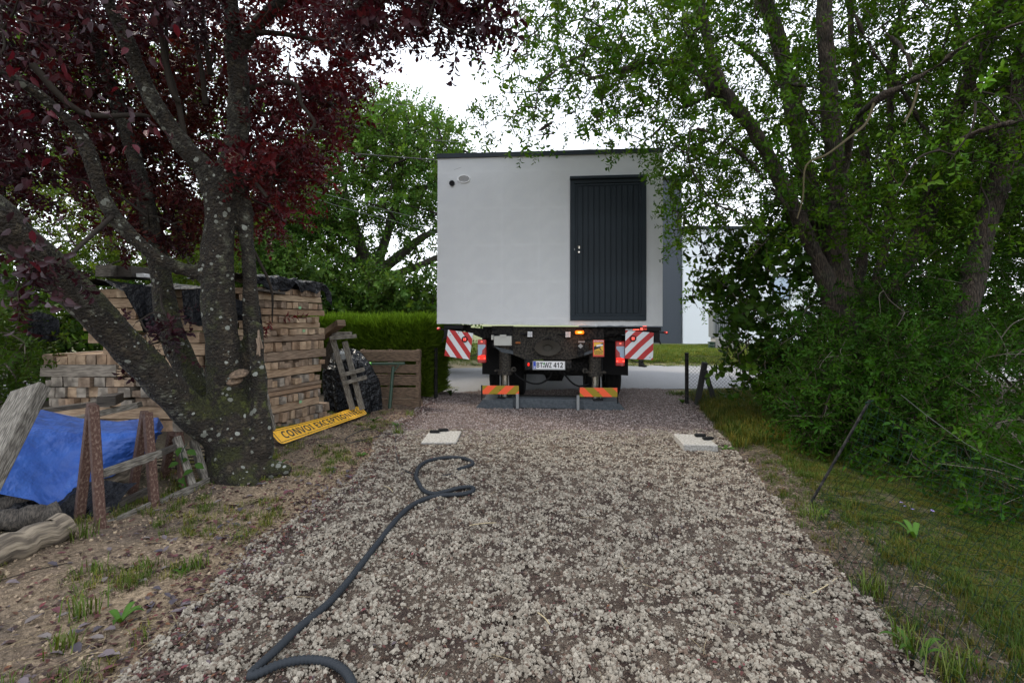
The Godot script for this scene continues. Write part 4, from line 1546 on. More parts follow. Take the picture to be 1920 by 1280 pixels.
# ---------------------------------------------------------------- red-leaved plum
func plum_tree() -> void:
	var t := thing("plum_tree", "old red-leaved plum tree with several lichen-spotted stems and one limb leaning far left", "tree")
	var limbs := [
		[[[447, 960, 4.42], [447, 880, 4.42], [440, 800, 4.42], [425, 720, 4.45], [412, 610, 4.45], [406, 500, 4.45], [413, 400, 4.45], [437, 290, 4.4], [448, 200, 4.4], [443, 110, 4.35], [432, 20, 4.3], [425, -70, 4.2]], [0.32, 0.29, 0.22, 0.18, 0.165, 0.155, 0.135, 0.115, 0.10, 0.098, 0.08, 0.07]],
		[[[440, 100, 4.36], [478, 50, 4.3], [515, 10, 4.25], [560, -60, 4.1]], [0.085, 0.08, 0.07, 0.05]],
		[[[470, 860, 4.45], [400, 810, 4.35], [330, 745, 4.2], [250, 660, 3.95], [170, 580, 3.65], [90, 500, 3.35], [10, 425, 3.05], [-90, 330, 2.8]], [0.22, 0.20, 0.18, 0.168, 0.165, 0.16, 0.15, 0.13]],
		[[[425, 880, 4.5], [388, 760, 4.6], [350, 690, 4.65], [318, 610, 4.7], [303, 530, 4.75], [288, 450, 4.8], [272, 370, 4.85], [240, 260, 4.9], [200, 140, 4.9], [150, 10, 4.9]], [0.17, 0.145, 0.135, 0.13, 0.12, 0.105, 0.095, 0.085, 0.07, 0.05]],
		[[[460, 760, 4.6], [470, 640, 4.62], [468, 520, 4.62], [462, 420, 4.58], [455, 350, 4.5]], [0.12, 0.085, 0.075, 0.075, 0.06]],
		[[[410, 400, 4.43], [385, 320, 4.35], [345, 275, 4.25], [283, 183, 4.1], [245, 95, 3.95], [210, 20, 3.8], [175, -70, 3.6]], [0.11, 0.105, 0.098, 0.085, 0.075, 0.065, 0.05]],
		[[[400, 520, 4.4], [350, 507, 4.35], [298, 484, 4.2], [240, 437, 4.05], [200, 383, 3.9], [172, 300, 3.75], [143, 243, 3.65], [83, 187, 3.45], [30, 150, 3.3], [-60, 110, 3.1]], [0.085, 0.08, 0.068, 0.062, 0.06, 0.056, 0.052, 0.048, 0.042, 0.035]],
		[[[486, 840, 4.4], [486, 750, 4.4], [482, 680, 4.42], [478, 615, 4.44]], [0.14, 0.085, 0.075, 0.07]],
		[[[440, 890, 4.4], [360, 930, 4.25]], [0.2, 0.05]],
		[[[450, 890, 4.4], [540, 880, 4.4]], [0.22, 0.05]],
		[[[450, 890, 4.3], [480, 935, 4.1]], [0.22, 0.06]],
	]
	var bones := []
	var anchors := []
	var slim := [0.86, 0.8, 0.74, 0.8, 0.85, 0.8, 0.8, 0.9, 0.8, 0.8, 0.8]
	for i in limbs.size():
		bones.append_array(limb_bones(limb_px(limbs[i][0]), thinner(limbs[i][1], slim[i]), 3))
	for b in bones:
		if (b[0] as Vector3).y > 2.2 or (b[0] as Vector3).x < -3.4:
			anchors.append(b[0])
	var wood := wood_mesh(bones, 0.024, 0.06, 0.022, 3.5, 0)
	put("trunk", wood, M.plum_bark, t)
	lichen_on(wood, t)
	# broken stub: torn pale wood at its top
	var sp := at(480, 640, 4.38)
	var q := MB.new()
	for i in 6:
		var p := sp + Vector3(0.04 + rng.randf_range(-0.012, 0.016), rng.randf_range(-0.05, 0.02), rng.randf_range(-0.02, 0.05))
		q.box(p, Vector3(0.014, rng.randf_range(0.1, 0.22), 0.012), 0.003, Basis(Vector3(0, 0, 1), rng.randf_range(-0.12, 0.25)))
	put("torn_wood", q.mesh(), M.wood3, t)
	# sawn-off stub facing the drive and two bracket swellings
	var cut := at(440, 281, 4.33)
	q = MB.new()
	q.lathe(cut, Vector3(0.15, 0.93, 0.33), [Vector2(0.062, -0.12), Vector2(0.055, 0.0), Vector2(0.051, 0.004), Vector2(0.0, 0.005)], 16)
	put("sawn_stub", q.mesh(), M.wood3, t)
	for e in [[448, 701, 4.22, 0.11], [440, 714, 4.2, 0.09]]:
		var c := at(e[0], e[1], e[2])
		q = MB.new()
		q.lathe(c, Vector3(0.1, 1, 0.2), [Vector2(0.0, -0.045), Vector2(e[3] * 0.6, -0.03), Vector2(e[3], -0.004), Vector2(e[3] * 0.92, 0.012), Vector2(e[3] * 0.5, 0.03), Vector2(0.0, 0.034)], 14, Color.WHITE, Vector2(1.0, 0.6))
		put("bracket_fungus", q.mesh(), M.brown_wood, t)
	# slender upright shoots
	for e in [[[347, 268, 4.25], [338, 215, 4.2], [325, 160, 4.15], [312, 110, 4.1], [312, 0, 4.0]], [[335, 190, 4.15], [322, 170, 4.1], [308, 110, 4.05], [300, 60, 4.0], [285, -40, 3.9]], [[385, 195, 4.4], [380, 150, 4.35], [370, 90, 4.3], [355, 20, 4.2]], [[395, 140, 4.4], [382, 60, 4.3], [378, 0, 4.2]], [[470, 165, 4.4], [520, 155, 4.35], [555, 160, 4.3], [565, 195, 4.3], [590, 230, 4.3], [575, 250, 4.3]], [[480, 60, 4.3], [540, 65, 4.4], [600, 80, 4.5], [640, 110, 4.6]], [[455, 330, 4.4], [480, 345, 4.4], [500, 370, 4.4]], [[60, 120, 3.4], [150, 210, 3.6], [260, 215, 4.0], [280, 220, 4.1]]]:
		var pts := curve(limb_px(e), 4)
		var rr := []
		for i in pts.size():
			rr.append(lerpf(0.026, 0.012, float(i) / pts.size()))
		put("shoot", tube_mesh(pts, rr, 7), M.dark_twig, t)
		anchors.append_array(pts)
	# foliage
	var dark := Color(0.75, 0.75, 0.85)
	var red := Color(2.5, 0.85, 0.8)
	var rust := Color(1.8, 1.3, 0.6)
	var left := region([[-300, -220], [440, -220], [440, 150], [400, 300], [370, 430], [300, 450], [200, 440], [120, 380], [40, 360], [-40, 420], [-300, 480]])
	var right := region([[430, -200], [670, -200], [672, 60], [664, 170], [625, 215], [590, 320], [550, 350], [510, 395], [482, 420], [462, 300]])
	var top := region([[600, -160], [890, -160], [893, 5], [860, 45], [800, 60], [740, 42], [650, 25]])
	var cl := fill(region([[-300, -220], [190, -220], [170, 150], [150, 330], [60, 350], [-40, 420], [-300, 480]]), 3.2, 6.2, 90, 0.30, 22, dark, Color(1.2, 0.8, 0.85))
	cl.append_array(fill(left, 4.9, 6.8, 120, 0.30, 24, dark, Color(1.2, 0.8, 0.85)))
	cl.append_array(fill(region([[150, -160], [440, -160], [420, 10], [160, 30]]), 3.4, 4.4, 14, 0.2, 12, dark, dark))
	cl.append_array(fill(region([[150, 60], [440, 60], [420, 420], [240, 440], [150, 300]]), 4.6, 6.0, 42, 0.26, 22, Color(1.3, 0.8, 0.7), rust))
	cl.append_array(fill(right, 4.2, 6.6, 70, 0.24, 20, Color(1.3, 0.75, 0.8), red))
	cl.append_array(fill(top, 3.3, 4.3, 24, 0.17, 16, dark, Color(1.0, 0.8, 0.85)))
	cl.append_array(fill(region([[-900, -900], [700, -900], [640, -200], [-500, -200]]), 2.6, 5.5, 70, 0.42, 14, dark, red))
	cl.append_array(fill(region([[470, 230], [605, 210], [596, 330], [545, 400], [480, 445]]), 4.6, 6.4, 20, 0.2, 12, Color(1.3, 0.75, 0.8), red))
	cl.append_array(fill(region([[780, -60], [912, -60], [914, 30], [870, 82], [790, 78]]), 3.4, 4.2, 13, 0.13, 12, dark, Color(1.0, 0.8, 0.85)))
	for e in [[300, 640, 4.15], [325, 650, 4.2], [270, 655, 4.1], [310, 590, 4.3], [262, 600, 4.15], [510, 597, 5.0], [110, 500, 3.0], [60, 480, 2.9], [30, 540, 2.9], [470, 300, 4.2], [478, 270, 4.2]]:
		cl.append([at(e[0], e[1], e[2]), 0.07, 4, dark if e[0] < 400 else red])
	var kinds := spray_kinds(4, 14, 0.24, 0.060, 0.52, 1.0, Color(0.030, 0.013, 0.017), Color(0.058, 0.017, 0.021))
	crown(t, cl, anchors, kinds, M.leaf_shiny, 0.35, 0.012, M.dark_twig)
	# the nearest leaves, each by itself
	var r := region([[-20, -20], [330, -20], [330, 250], [160, 330], [120, 520], [20, 560], [-20, 300]])
	var shapes := []
	for i in 4:
		var lf := MB.new()
		add_leaf(lf, Vector3.ZERO, Vector3.DOWN, Vector3.BACK, 0.064 + 0.005 * i, 0.036, [Color(0.05, 0.028, 0.034), Color(0.06, 0.03, 0.036), Color(0.045, 0.024, 0.03), Color(0.09, 0.014, 0.02)][i], 0.12)
		shapes.append(lf.mesh())
	for i in 130:
		var s := rand_in(r)
		var o := put("leaf", shapes[rng.randi() % 4], M.leaf_shiny, t, at(s.x, s.y, rng.randf_range(2.7, 3.4)))
		o.basis = Basis(Vector3.UP, rng.randf() * TAU) * Basis(Vector3.RIGHT, rng.randf_range(-0.9, 0.9)) * Basis(Vector3.BACK, rng.randf_range(-0.7, 0.7))
	for e in [[30, 470], [60, 462], [48, 500], [70, 505], [95, 495], [20, 505], [125, 478], [110, 560], [85, 565], [105, 580], [70, 460], [130, 575], [15, 560], [40, 455], [75, 490]]:
		for j in 2:
			var o := put("leaf", shapes[rng.randi() % 3], M.leaf_shiny, t, at(e[0] + rng.randf_range(-14, 14), e[1] + rng.randf_range(-10, 10), rng.randf_range(2.75, 3.0)))
			o.basis = Basis(Vector3.UP, rng.randf_range(-0.8, 0.8)) * Basis(Vector3.BACK, rng.randf_range(0.4, 2.0)) * Basis(Vector3.RIGHT, rng.randf_range(-0.8, 0.2))

# pale crusts of lichen growing on the bark, gathered in patches
func lichen_on(wood: ArrayMesh, t: Node3D) -> void:
	var arr := wood.surface_get_arrays(0)
	var v: PackedVector3Array = arr[Mesh.ARRAY_VERTEX]
	var n: PackedVector3Array = arr[Mesh.ARRAY_NORMAL]
	var discs := []
	for k in 3:
		var q := MB.new()
		var mid := q.vert(Vector3(0, 0.16, 0), Vector3.UP)
		var ring := []
		for i in 11:
			var w := TAU * i / 11.0
			var r := 1.0 + 0.16 * sin(i * 1.3 + k) + 0.09 * cos(i * 2.9 + k * 2.0)
			ring.append(q.vert(Vector3(cos(w) * r, -0.03, sin(w) * r), (Vector3.UP + Vector3(cos(w), 0, sin(w)) * 0.4).normalized()))
		for i in 11:
			q.tri(mid, ring[i], ring[(i + 1) % 11])
		discs.append(q.mesh())
	var places := [[], [], []]
	var cols := [[], [], []]
	var made := 0
	for i in 60000:
		if made >= 1500:
			break
		var j := rng.randi() % v.size()
		var p := v[j]
		var g := fine_noise.get_noise_3d(p.x * 1.3, p.y * 1.3, p.z * 1.3)
		if g < 0.08 and rng.randf() < 0.88:
			continue
		made += 1
		var k := rng.randi() % 3
		var s := 0.003 + 0.019 * pow(rng.randf(), 3.6)
		var x := n[j].cross(Vector3(0.3, 0.2, 0.93)).normalized()
		var b := Basis(x, n[j], x.cross(n[j])).rotated(n[j], rng.randf() * TAU)
		places[k].append(Transform3D(b * Basis.from_scale(Vector3(s, 0.008, s * rng.randf_range(0.7, 1.3))), p + n[j] * 0.001))
		cols[k].append(Color(0.12, 0.122, 0.10).lerp(Color(0.27, 0.28, 0.245), rng.randf() * rng.randf()))
	for k in 3:
		multi("lichen", discs[k], M.tinted, places[k], cols[k], t).set_meta("kind", "stuff")

# ---------------------------------------------------------------- willows on the right
func willows() -> void:
	var t := thing("goat_willow", "many-stemmed goat willow with furrowed bark standing in the shrubs right of the drive", "tree")
	var limbs := [
		[[[1598, 860, 6.3], [1594, 720, 6.3], [1588, 640, 6.3], [1578, 550, 6.3], [1569, 440, 6.25], [1566, 330, 6.2], [1557, 200, 6.1], [1550, 100, 6.0], [1545, 0, 5.9], [1540, -120, 5.8]], [0.24, 0.22, 0.20, 0.17, 0.145, 0.135, 0.125, 0.115, 0.11, 0.09]],
		[[[1586, 640, 6.35], [1560, 520, 6.4], [1530, 400, 6.5], [1500, 270, 6.55], [1482, 170, 6.6], [1462, 80, 6.6], [1438, 10, 6.6], [1400, -100, 6.6]], [0.18, 0.15, 0.14, 0.135, 0.13, 0.12, 0.11, 0.08]],
		[[[1580, 620, 6.3], [1545, 520, 6.25], [1500, 410, 6.2], [1462, 335, 6.1], [1420, 257, 6.0], [1374, 193, 5.9], [1342, 130, 5.8], [1318, 30, 5.7], [1300, -90, 5.6]], [0.16, 0.125, 0.11, 0.10, 0.098, 0.088, 0.07, 0.055, 0.04]],
		[[[1400, 225, 5.95], [1345, 170, 6.0], [1300, 130, 6.1], [1250, 116, 6.2], [1195, 121, 6.3], [1140, 140, 6.4], [1085, 152, 6.5], [1030, 160, 6.6], [975, 190, 6.7]], [0.075, 0.062, 0.055, 0.05, 0.042, 0.034, 0.026, 0.018, 0.01]],
		[[[1200, 120, 6.3], [1140, 165, 6.4], [1085, 205, 6.5], [1030, 232, 6.6], [985, 265, 6.7], [955, 290, 6.75]], [0.036, 0.03, 0.024, 0.018, 0.012, 0.008]],
		[[[1345, 165, 6.0], [1310, 190, 6.1], [1270, 205, 6.2], [1235, 245, 6.3], [1192, 278, 6.4]], [0.05, 0.04, 0.034, 0.026, 0.018]],
		[[[1130, 145, 6.4], [1130, 185, 6.4], [1118, 225, 6.4], [1100, 260, 6.4], [1088, 278, 6.4]], [0.024, 0.02, 0.016, 0.012, 0.008]],
		[[[1610, 700, 6.4], [1650, 600, 6.5], [1700, 490, 6.6], [1742, 400, 6.6], [1765, 290, 6.5], [1800, 190, 6.4], [1845, 90, 6.3], [1875, 0, 6.2], [1910, -100, 6.1]], [0.15, 0.135, 0.13, 0.13, 0.12, 0.115, 0.105, 0.095, 0.08]],
		[[[1600, 660, 6.5], [1640, 540, 6.7], [1664, 430, 6.8], [1672, 300, 6.8], [1670, 180, 6.7], [1680, 80, 6.6], [1700, -20, 6.5]], [0.09, 0.075, 0.065, 0.06, 0.055, 0.05, 0.04]],
		[[[1590, 640, 6.6], [1618, 480, 6.9], [1625, 350, 7.0], [1612, 200, 7.0], [1600, 90, 7.0], [1590, -30, 7.0]], [0.1, 0.08, 0.075, 0.07, 0.06, 0.05]],
		[[[1570, 400, 6.3], [1590, 300, 6.0], [1600, 235, 5.6], [1640, 190, 5.2], [1712, 152, 4.9], [1770, 115, 4.6], [1830, 70, 4.3], [1930, 40, 4.0]], [0.06, 0.05, 0.045, 0.04, 0.042, 0.035, 0.028, 0.02]],
		[[[1712, 152, 4.9], [1700, 100, 4.95], [1660, 60, 5.0], [1620, 15, 5.0]], [0.03, 0.026, 0.022, 0.018]],
		[[[1790, 270, 4.7], [1850, 240, 4.4], [1930, 225, 4.1]], [0.03, 0.03, 0.028]],
		[[[1500, 420, 6.2], [1430, 330, 5.9], [1380, 280, 5.7], [1310, 240, 5.6], [1270, 250, 5.6]], [0.04, 0.034, 0.026, 0.018, 0.01]],
		[[[1570, 300, 6.2], [1500, 190, 5.9], [1440, 60, 5.7], [1400, -40, 5.6]], [0.035, 0.03, 0.024, 0.016]],
		[[[1480, 180, 6.6], [1400, 90, 6.7], [1290, 40, 6.8], [1180, 20, 6.9]], [0.045, 0.035, 0.025, 0.012]],
		[[[1760, 300, 6.5], [1700, 180, 6.2], [1640, 100, 6.0], [1600, 20, 5.9]], [0.045, 0.036, 0.03, 0.02]],
		[[[1800, 190, 6.4], [1870, 170, 6.0], [1960, 120, 5.7]], [0.05, 0.04, 0.03]],
		[[[1580, 185, 5.9], [1530, 165, 5.6], [1470, 155, 5.3], [1420, 148, 5.1]], [0.04, 0.03, 0.022, 0.012]],
	]
	var bones := []
	for l in limbs:
		bones.append_array(limb_bones(limb_px(l[0]), thinner(l[1], 0.8), 3))
	var anchors := []
	for b in bones:
		if (b[0] as Vector3).y > 2.0:
			anchors.append(b[0])
	put("trunk", wood_mesh(bones, 0.034, 0.07, 0.03, 3.0, 1), M.willow_bark, t)
	var dead := curve(limb_px([[1640, 190, 5.2], [1625, 230, 5.1], [1590, 260, 5.0], [1550, 290, 4.95], [1512, 310, 4.9], [1506, 370, 4.9], [1495, 410, 4.9]]), 4)
	var rr := []
	for i in dead.size():
		rr.append(lerpf(0.015, 0.006, float(i) / dead.size()))
	var lich := mat(Color(0.06, 0.047, 0.018), 0.95)
	put("dead_branch", tube_mesh(dead, rr, 6), lich, t).set_meta("label", "bare branch crusted with yellow lichen")
	dead = curve(limb_px([[1724, 155, 4.85], [1712, 200, 4.8], [1696, 230, 4.75]]), 4)
	put("dead_branch", tube_mesh(dead, ones(dead.size(), 0.011), 6), lich, t)
	var g1 := Color(0.8, 0.9, 0.8)
	var g2 := Color(1.25, 1.2, 0.9)
	var cl := fill(region([[905, 60], [950, -10], [1060, -100], [1300, -200], [1340, 60], [1330, 220], [1280, 280], [1180, 262], [1060, 268], [970, 262], [905, 225], [935, 140]]), 5.2, 7.6, 170, 0.22, 7, g1, g2)
	cl.append_array(fill(region([[1040, 60], [1300, -100], [1340, 60], [1330, 180], [1200, 200], [1060, 180]]), 5.6, 8.0, 60, 0.26, 8, g1, g2))
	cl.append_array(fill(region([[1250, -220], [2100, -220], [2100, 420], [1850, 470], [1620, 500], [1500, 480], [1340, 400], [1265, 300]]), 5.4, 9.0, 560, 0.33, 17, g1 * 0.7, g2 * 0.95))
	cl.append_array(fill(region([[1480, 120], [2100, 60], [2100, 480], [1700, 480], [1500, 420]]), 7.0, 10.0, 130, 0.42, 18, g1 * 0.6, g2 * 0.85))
	cl.append_array(fill(region([[1250, 270], [1330, 250], [1340, 440], [1270, 470], [1252, 400]]), 6.2, 7.5, 22, 0.22, 9, g1, g2))
	cl.append_array(fill(region([[1150, -900], [2600, -900], [2300, -200], [1250, -200]]), 4.5, 8.0, 60, 0.5, 13, g1, g2))
	for e in [[1205, 262, 6.4], [900, 215, 6.7], [880, 210, 6.7], [895, 237, 6.7], [915, 232, 6.7], [1220, 25, 5.6], [1245, 330, 6.5], [1262, 395, 6.5], [1262, 430, 6.5], [1300, 545, 6.8], [1315, 520, 6.8], [1305, 570, 6.8], [1340, 500, 6.8]]:
		cl.append([at(e[0], e[1], e[2]), 0.10, 4, g2])
	for e in [[1745, 265, 4.4], [1830, 190, 4.2], [1790, 290, 4.3], [1690, 350, 4.4], [1470, 165, 5.2], [1560, 210, 5.2]]:
		cl.append([at(e[0], e[1], e[2]), 0.14, 5, Color(1.3, 1.3, 1.3)])
	var kinds := spray_kinds(4, 11, 0.24, 0.062, 0.5, 1.0, Color(0.040, 0.095, 0.009), Color(0.075, 0.145, 0.014))
	crown(t, cl, anchors, kinds, M.leaf, 0.2, 0.010, M.dark_twig)
	# second willow at the edge of the picture
	var w := thing("leaning_willow", "thick ridged willow trunk leaning right behind the low shrubs at the frame edge", "tree")
	bones = []
	for l in [[[[1770, 830, 6.0], [1790, 690, 6.0], [1812, 580, 6.0], [1835, 490, 6.0], [1856, 400, 6.0], [1882, 310, 5.95], [1905, 180, 5.9], [1935, 40, 5.8], [1970, -100, 5.7]], [0.24, 0.20, 0.18, 0.165, 0.155, 0.15, 0.145, 0.13, 0.1]], [[[1850, 440, 6.1], [1900, 330, 6.3], [1990, 220, 6.5], [2080, 100, 6.6]], [0.08, 0.075, 0.06, 0.04]], [[[1886, 300, 5.9], [1850, 220, 6.0], [1812, 120, 6.2], [1790, 20, 6.3]], [0.09, 0.075, 0.06, 0.05]]]:
		bones.append_array(limb_bones(limb_px(l[0]), thinner(l[1], 0.72), 3))
	anchors = []
	for b in bones:
		if (b[0] as Vector3).y > 2.2:
			anchors.append(b[0])
	put("trunk", wood_mesh(bones, 0.04, 0.08, 0.035, 3.0, 1), M.willow_bark, w)
	cl = fill(region([[1700, -260], [2300, -260], [2300, 420], [1900, 420], [1740, 250]]), 5.0, 8.0, 70, 0.34, 14, g1 * 0.9, g2)
	crown(w, cl, anchors, kinds, M.leaf, 0.2, 0.010, M.dark_twig)

# a bush: short stems from the ground and leafy clumps; pos is its foot
func bush(called: String, label: String, clumps: Array, foot: Vector3, kinds: Array, m: Material, droop: float, group := "", stem_r := 0.012) -> void:
	var b := thing(called, label, "shrub", foot, 0.0, group)
	var anchors := []
	var q := MB.new()
	for i in 6:
		var w := TAU * i / 6.0 + rng.randf()
		var a := foot + Vector3(cos(w), 0, sin(w)) * 0.12
		var e := a + Vector3(cos(w) * 0.35, rng.randf_range(0.3, 0.7), sin(w) * 0.35)
		var pts := curve([a - Vector3(0, 0.05, 0), (a + e) / 2 + rand_dir() * 0.06, e], 3)
		for p in pts:
			anchors.append(p)
		for k in pts.size():
			pts[k] -= foot
		q.tube(pts, [stem_r * 1.8, stem_r * 1.7, stem_r * 1.6, stem_r * 1.5, stem_r * 1.4, stem_r * 1.3, stem_r * 1.2], 6, Color.WHITE, false)
	put("stems", q.mesh(), M.dark_twig, b).set_meta("kind", "stuff")
	crown(b, clumps, anchors, kinds, m, droop, stem_r, null, true, 4.0)

func shrubs_right() -> void:
	var dk := Color(0.75, 0.8, 0.8)
	var lt := Color(1.2, 1.2, 1.0)
	# broad-leaved dark shrub beside the house wall
	var big := spray_kinds(3, 8, 0.30, 0.11, 0.72, 1.15, Color(0.022, 0.048, 0.008), Color(0.040, 0.078, 0.012))
	var cl := fill(region([[1345, 470], [1410, 430], [1500, 470], [1560, 600], [1540, 740], [1420, 730], [1380, 680], [1400, 600], [1350, 530]]), 6.2, 7.6, 55, 0.26, 8, dk, lt)
	cl.append_array(fill(region([[1340, 470], [1400, 560], [1400, 620], [1350, 560]]), 6.4, 7.0, 8, 0.16, 5, dk, lt))
	bush("maple_shrub", "dark broad-leaved shrub overhanging the wire fence in front of the white house", cl, on_ground(1480, 790), big, M.leaf, 0.3)
	# privet-like masses
	var privet := spray_kinds(4, 14, 0.26, 0.055, 0.36, 0.85, Color(0.022, 0.062, 0.007), Color(0.040, 0.095, 0.010))
	var parts := [
		["low_shrub", "leafy green shrub with narrow leaves just behind the leaning iron rod", [[1500, 720], [1560, 650], [1640, 640], [1660, 760], [1650, 850], [1590, 835], [1520, 790], [1440, 745]], 4.4, 5.6, [1590, 890]],
		["low_shrub", "leafy green shrub under the willow stems, second from the rod behind the netting", [[1640, 660], [1720, 620], [1790, 640], [1800, 800], [1790, 900], [1720, 880], [1650, 850]], 3.9, 5.4, [1720, 905]],
		["low_shrub", "largest leafy green shrub at the frame edge, bulging over the torn netting", [[1780, 640], [1860, 600], [2100, 560], [2150, 980], [1990, 965], [1890, 930], [1790, 890]], 3.3, 5.0, [1880, 950]],
		["low_shrub", "tall leafy shrub filling the gap between the two willow trunks", [[1620, 520], [1760, 470], [1840, 520], [1840, 680], [1700, 660], [1620, 640]], 5.6, 7.2, [1720, 800]],
		["low_shrub", "dim leafy shrub behind the leaning willow trunk", [[1850, 450], [2150, 400], [2150, 640], [1900, 640]], 5.8, 7.4, [1930, 800]],
		["low_shrub", "leafy shrub around the foot of the many-stemmed willow", [[1480, 600], [1560, 540], [1640, 560], [1640, 700], [1520, 740], [1460, 720]], 5.6, 6.8, [1560, 800]],
	]
	for p in parts:
		var n := 66 if p[3] < 5.0 else 52
		cl = fill(region(p[2]), p[3], p[4], n, 0.25, 17, dk, lt, 640.0, 290.0 if p[3] < 5.0 else 0.0)
		var foot := on_ground(p[5][0], p[5][1]) + Vector3(0.35, 0, -0.9)
		foot.y = height(foot.x, foot.z)
		bush(p[0], p[1], cl, foot, privet, M.leaf, 0.1, "", 0.006)
	# farther bushes and small trees that close the view
	var bk := spray_kinds(3, 14, 0.42, 0.085, 0.5, 1.0, Color(0.026, 0.062, 0.008), Color(0.048, 0.10, 0.012))
	var far := [
		["tall dark bush behind the willow stems, left of the two farthest", [[1540, 260], [1760, 240], [1760, 660], [1540, 660]], 9.0, 11.0, 1640, 100],
		["tall dark bush behind the leaning willow trunk at the frame edge", [[1750, 260], [2200, 240], [2200, 660], [1750, 680]], 8.5, 11.0, 1930, 210],
	]
	for f in far:
		cl = fill(region(f[1]), f[2], f[3], f[5], 0.5, 18, dk, lt)
		bush("tall_bush", f[0], cl, Vector3((f[4] - 960) / FOC * 10.0, 0, -10.0), bk, M.leaf, 0.1, "", 0.02)

# ---------------------------------------------------------------- beyond the stacks and across the road
func background_trees() -> void:
	var t := thing("oak_tree", "broad spreading oak with forked trunk across the road, left of the cabin", "tree")
	var limbs := [
		[[[690, 640, 18.0], [690, 560, 18.0], [688, 500, 18.0], [668, 440, 18.0], [650, 380, 18.2], [640, 320, 18.4], [625, 250, 18.5]], [0.36, 0.30, 0.27, 0.2, 0.15, 0.1, 0.05]],
		[[[690, 520, 18.0], [720, 460, 17.8], [735, 400, 17.6], [750, 330, 17.6], [740, 250, 17.6]], [0.25, 0.18, 0.14, 0.1, 0.05]],
		[[[700, 520, 18.0], [760, 470, 17.5], [800, 440, 17.2], [850, 425, 17.0]], [0.22, 0.17, 0.13, 0.07]],
		[[[710, 525, 18.0], [780, 500, 17.0], [850, 470, 16.5], [900, 450, 16.5]], [0.17, 0.13, 0.1, 0.05]],
		[[[680, 500, 18.0], [620, 470, 18.0], [580, 440, 18.2], [530, 420, 18.5]], [0.2, 0.14, 0.1, 0.05]],
		[[[760, 400, 17.6], [800, 350, 17.6], [830, 300, 17.6]], [0.11, 0.08, 0.04]],
		[[[660, 440, 18], [600, 390, 18], [580, 330, 18], [560, 260, 18]], [0.13, 0.1, 0.08, 0.04]],
	]
	var bones := []
	var anchors := []
	for l in limbs:
		bones.append_array(limb_bones(limb_px(l[0]), l[1], 3))
	for b in bones:
		if (b[0] as Vector3).y > 3.0:
			anchors.append(b[0])
	put("trunk", wood_mesh(bones, 0.09, 0.15, 0.04, 1.5, 2), M.tinted, t)
	var a := Color(0.85, 0.9, 0.85)
	var b2 := Color(1.4, 1.32, 1.0)
	var outline := region([[560, 330], [600, 240], [650, 195], [700, 182], [760, 190], [800, 225], [840, 245], [880, 270], [905, 310], [900, 420], [880, 500], [800, 400], [740, 440], [640, 450], [560, 470], [470, 500], [450, 430], [520, 390]])
	var cl := fill(outline, 15.0, 20.5, 180, 0.64, 20, a * 1.1, b2 * 1.05)
	cl.append_array(fill(region([[560, 250], [640, 200], [640, 420], [560, 420]]), 15.5, 19.0, 36, 0.6, 18, a, b2))
	cl.append_array(fill(region([[760, 480], [900, 430], [900, 590], [830, 580]]), 16, 18, 16, 0.5, 14, a, b2))
	cl.append_array(fill(region([[440, 400], [600, 400], [650, 500], [440, 540]]), 15, 19, 40, 0.6, 22, a, b2))
	var kinds := spray_kinds(3, 13, 0.55, 0.125, 0.6, 1.05, Color(0.048, 0.108, 0.022), Color(0.088, 0.160, 0.034))
	crown(t, cl, anchors, kinds, M.leaf, 0.05, 0.03, M.dark_twig)
	# bushes in front of it, along the road
	var row := [
		["dense dark bush behind the hedge at the foot of the oak", [[590, 520], [720, 500], [740, 640], [590, 640]], 13.4, 15.0, 660],
		["rounded dark bush between the oak and the cabin corner", [[710, 540], [800, 540], [850, 610], [840, 650], [720, 650]], 13.0, 15.0, 770],
		["dense dark bush seen over the right-hand timber stack", [[440, 490], [610, 490], [610, 640], [440, 640]], 13.0, 15.0, 520],
		["tall green bush behind the plum trunk and timber", [[330, 400], [470, 420], [470, 640], [330, 640]], 12.0, 14.5, 400],
	]
	for f in row:
		cl = fill(region(f[1]), f[2], f[3], 44, 0.5, 24, a * 0.8, b2 * 0.85)
		bush("roadside_bush", f[0], cl, Vector3((f[4] - 960) / FOC * 14.0, height((f[4] - 960) / FOC * 14.0, -14.0), -14.0), kinds, M.leaf, 0.1, "", 0.02)
	# bright bush behind the left stack, and dim nettle-dark ones at its foot
	var bright := spray_kinds(3, 14, 0.34, 0.075, 0.45, 0.95, Color(0.075, 0.125, 0.016), Color(0.115, 0.165, 0.022))
	cl = fill(region([[-150, 300], [60, 330], [150, 400], [210, 470], [190, 560], [-150, 560]]), 8.5, 10.5, 80, 0.42, 20, Color(0.9, 1, 0.9), Color(1.3, 1.25, 1))
	cl.append_array(fill(region([[120, 330], [300, 350], [460, 390], [460, 545], [150, 545]]), 9.2, 11.5, 52, 0.42, 20, Color(0.9, 1, 0.9), Color(1.3, 1.25, 1)))
	bush("sunlit_bush", "bright yellow-green bush behind the left timber stack", cl, Vector3(-8.8, 0.05, -9.3), bright, M.leaf, 0.15, "", 0.02)
	cl = fill(region([[-200, 540], [70, 560], [80, 640], [72, 720], [20, 730], [-200, 760]]), 5.8, 7.2, 44, 0.3, 15, a * 0.8, b2 * 0.8)
	bush("dark_bush", "dim dark green bush left of the lower timber stack", cl, Vector3(-6.9, 0.05, -6.5), spray_kinds(3, 12, 0.26, 0.07, 0.42, 0.95, Color(0.040, 0.080, 0.016), Color(0.060, 0.11, 0.022)), M.leaf, 0.2)
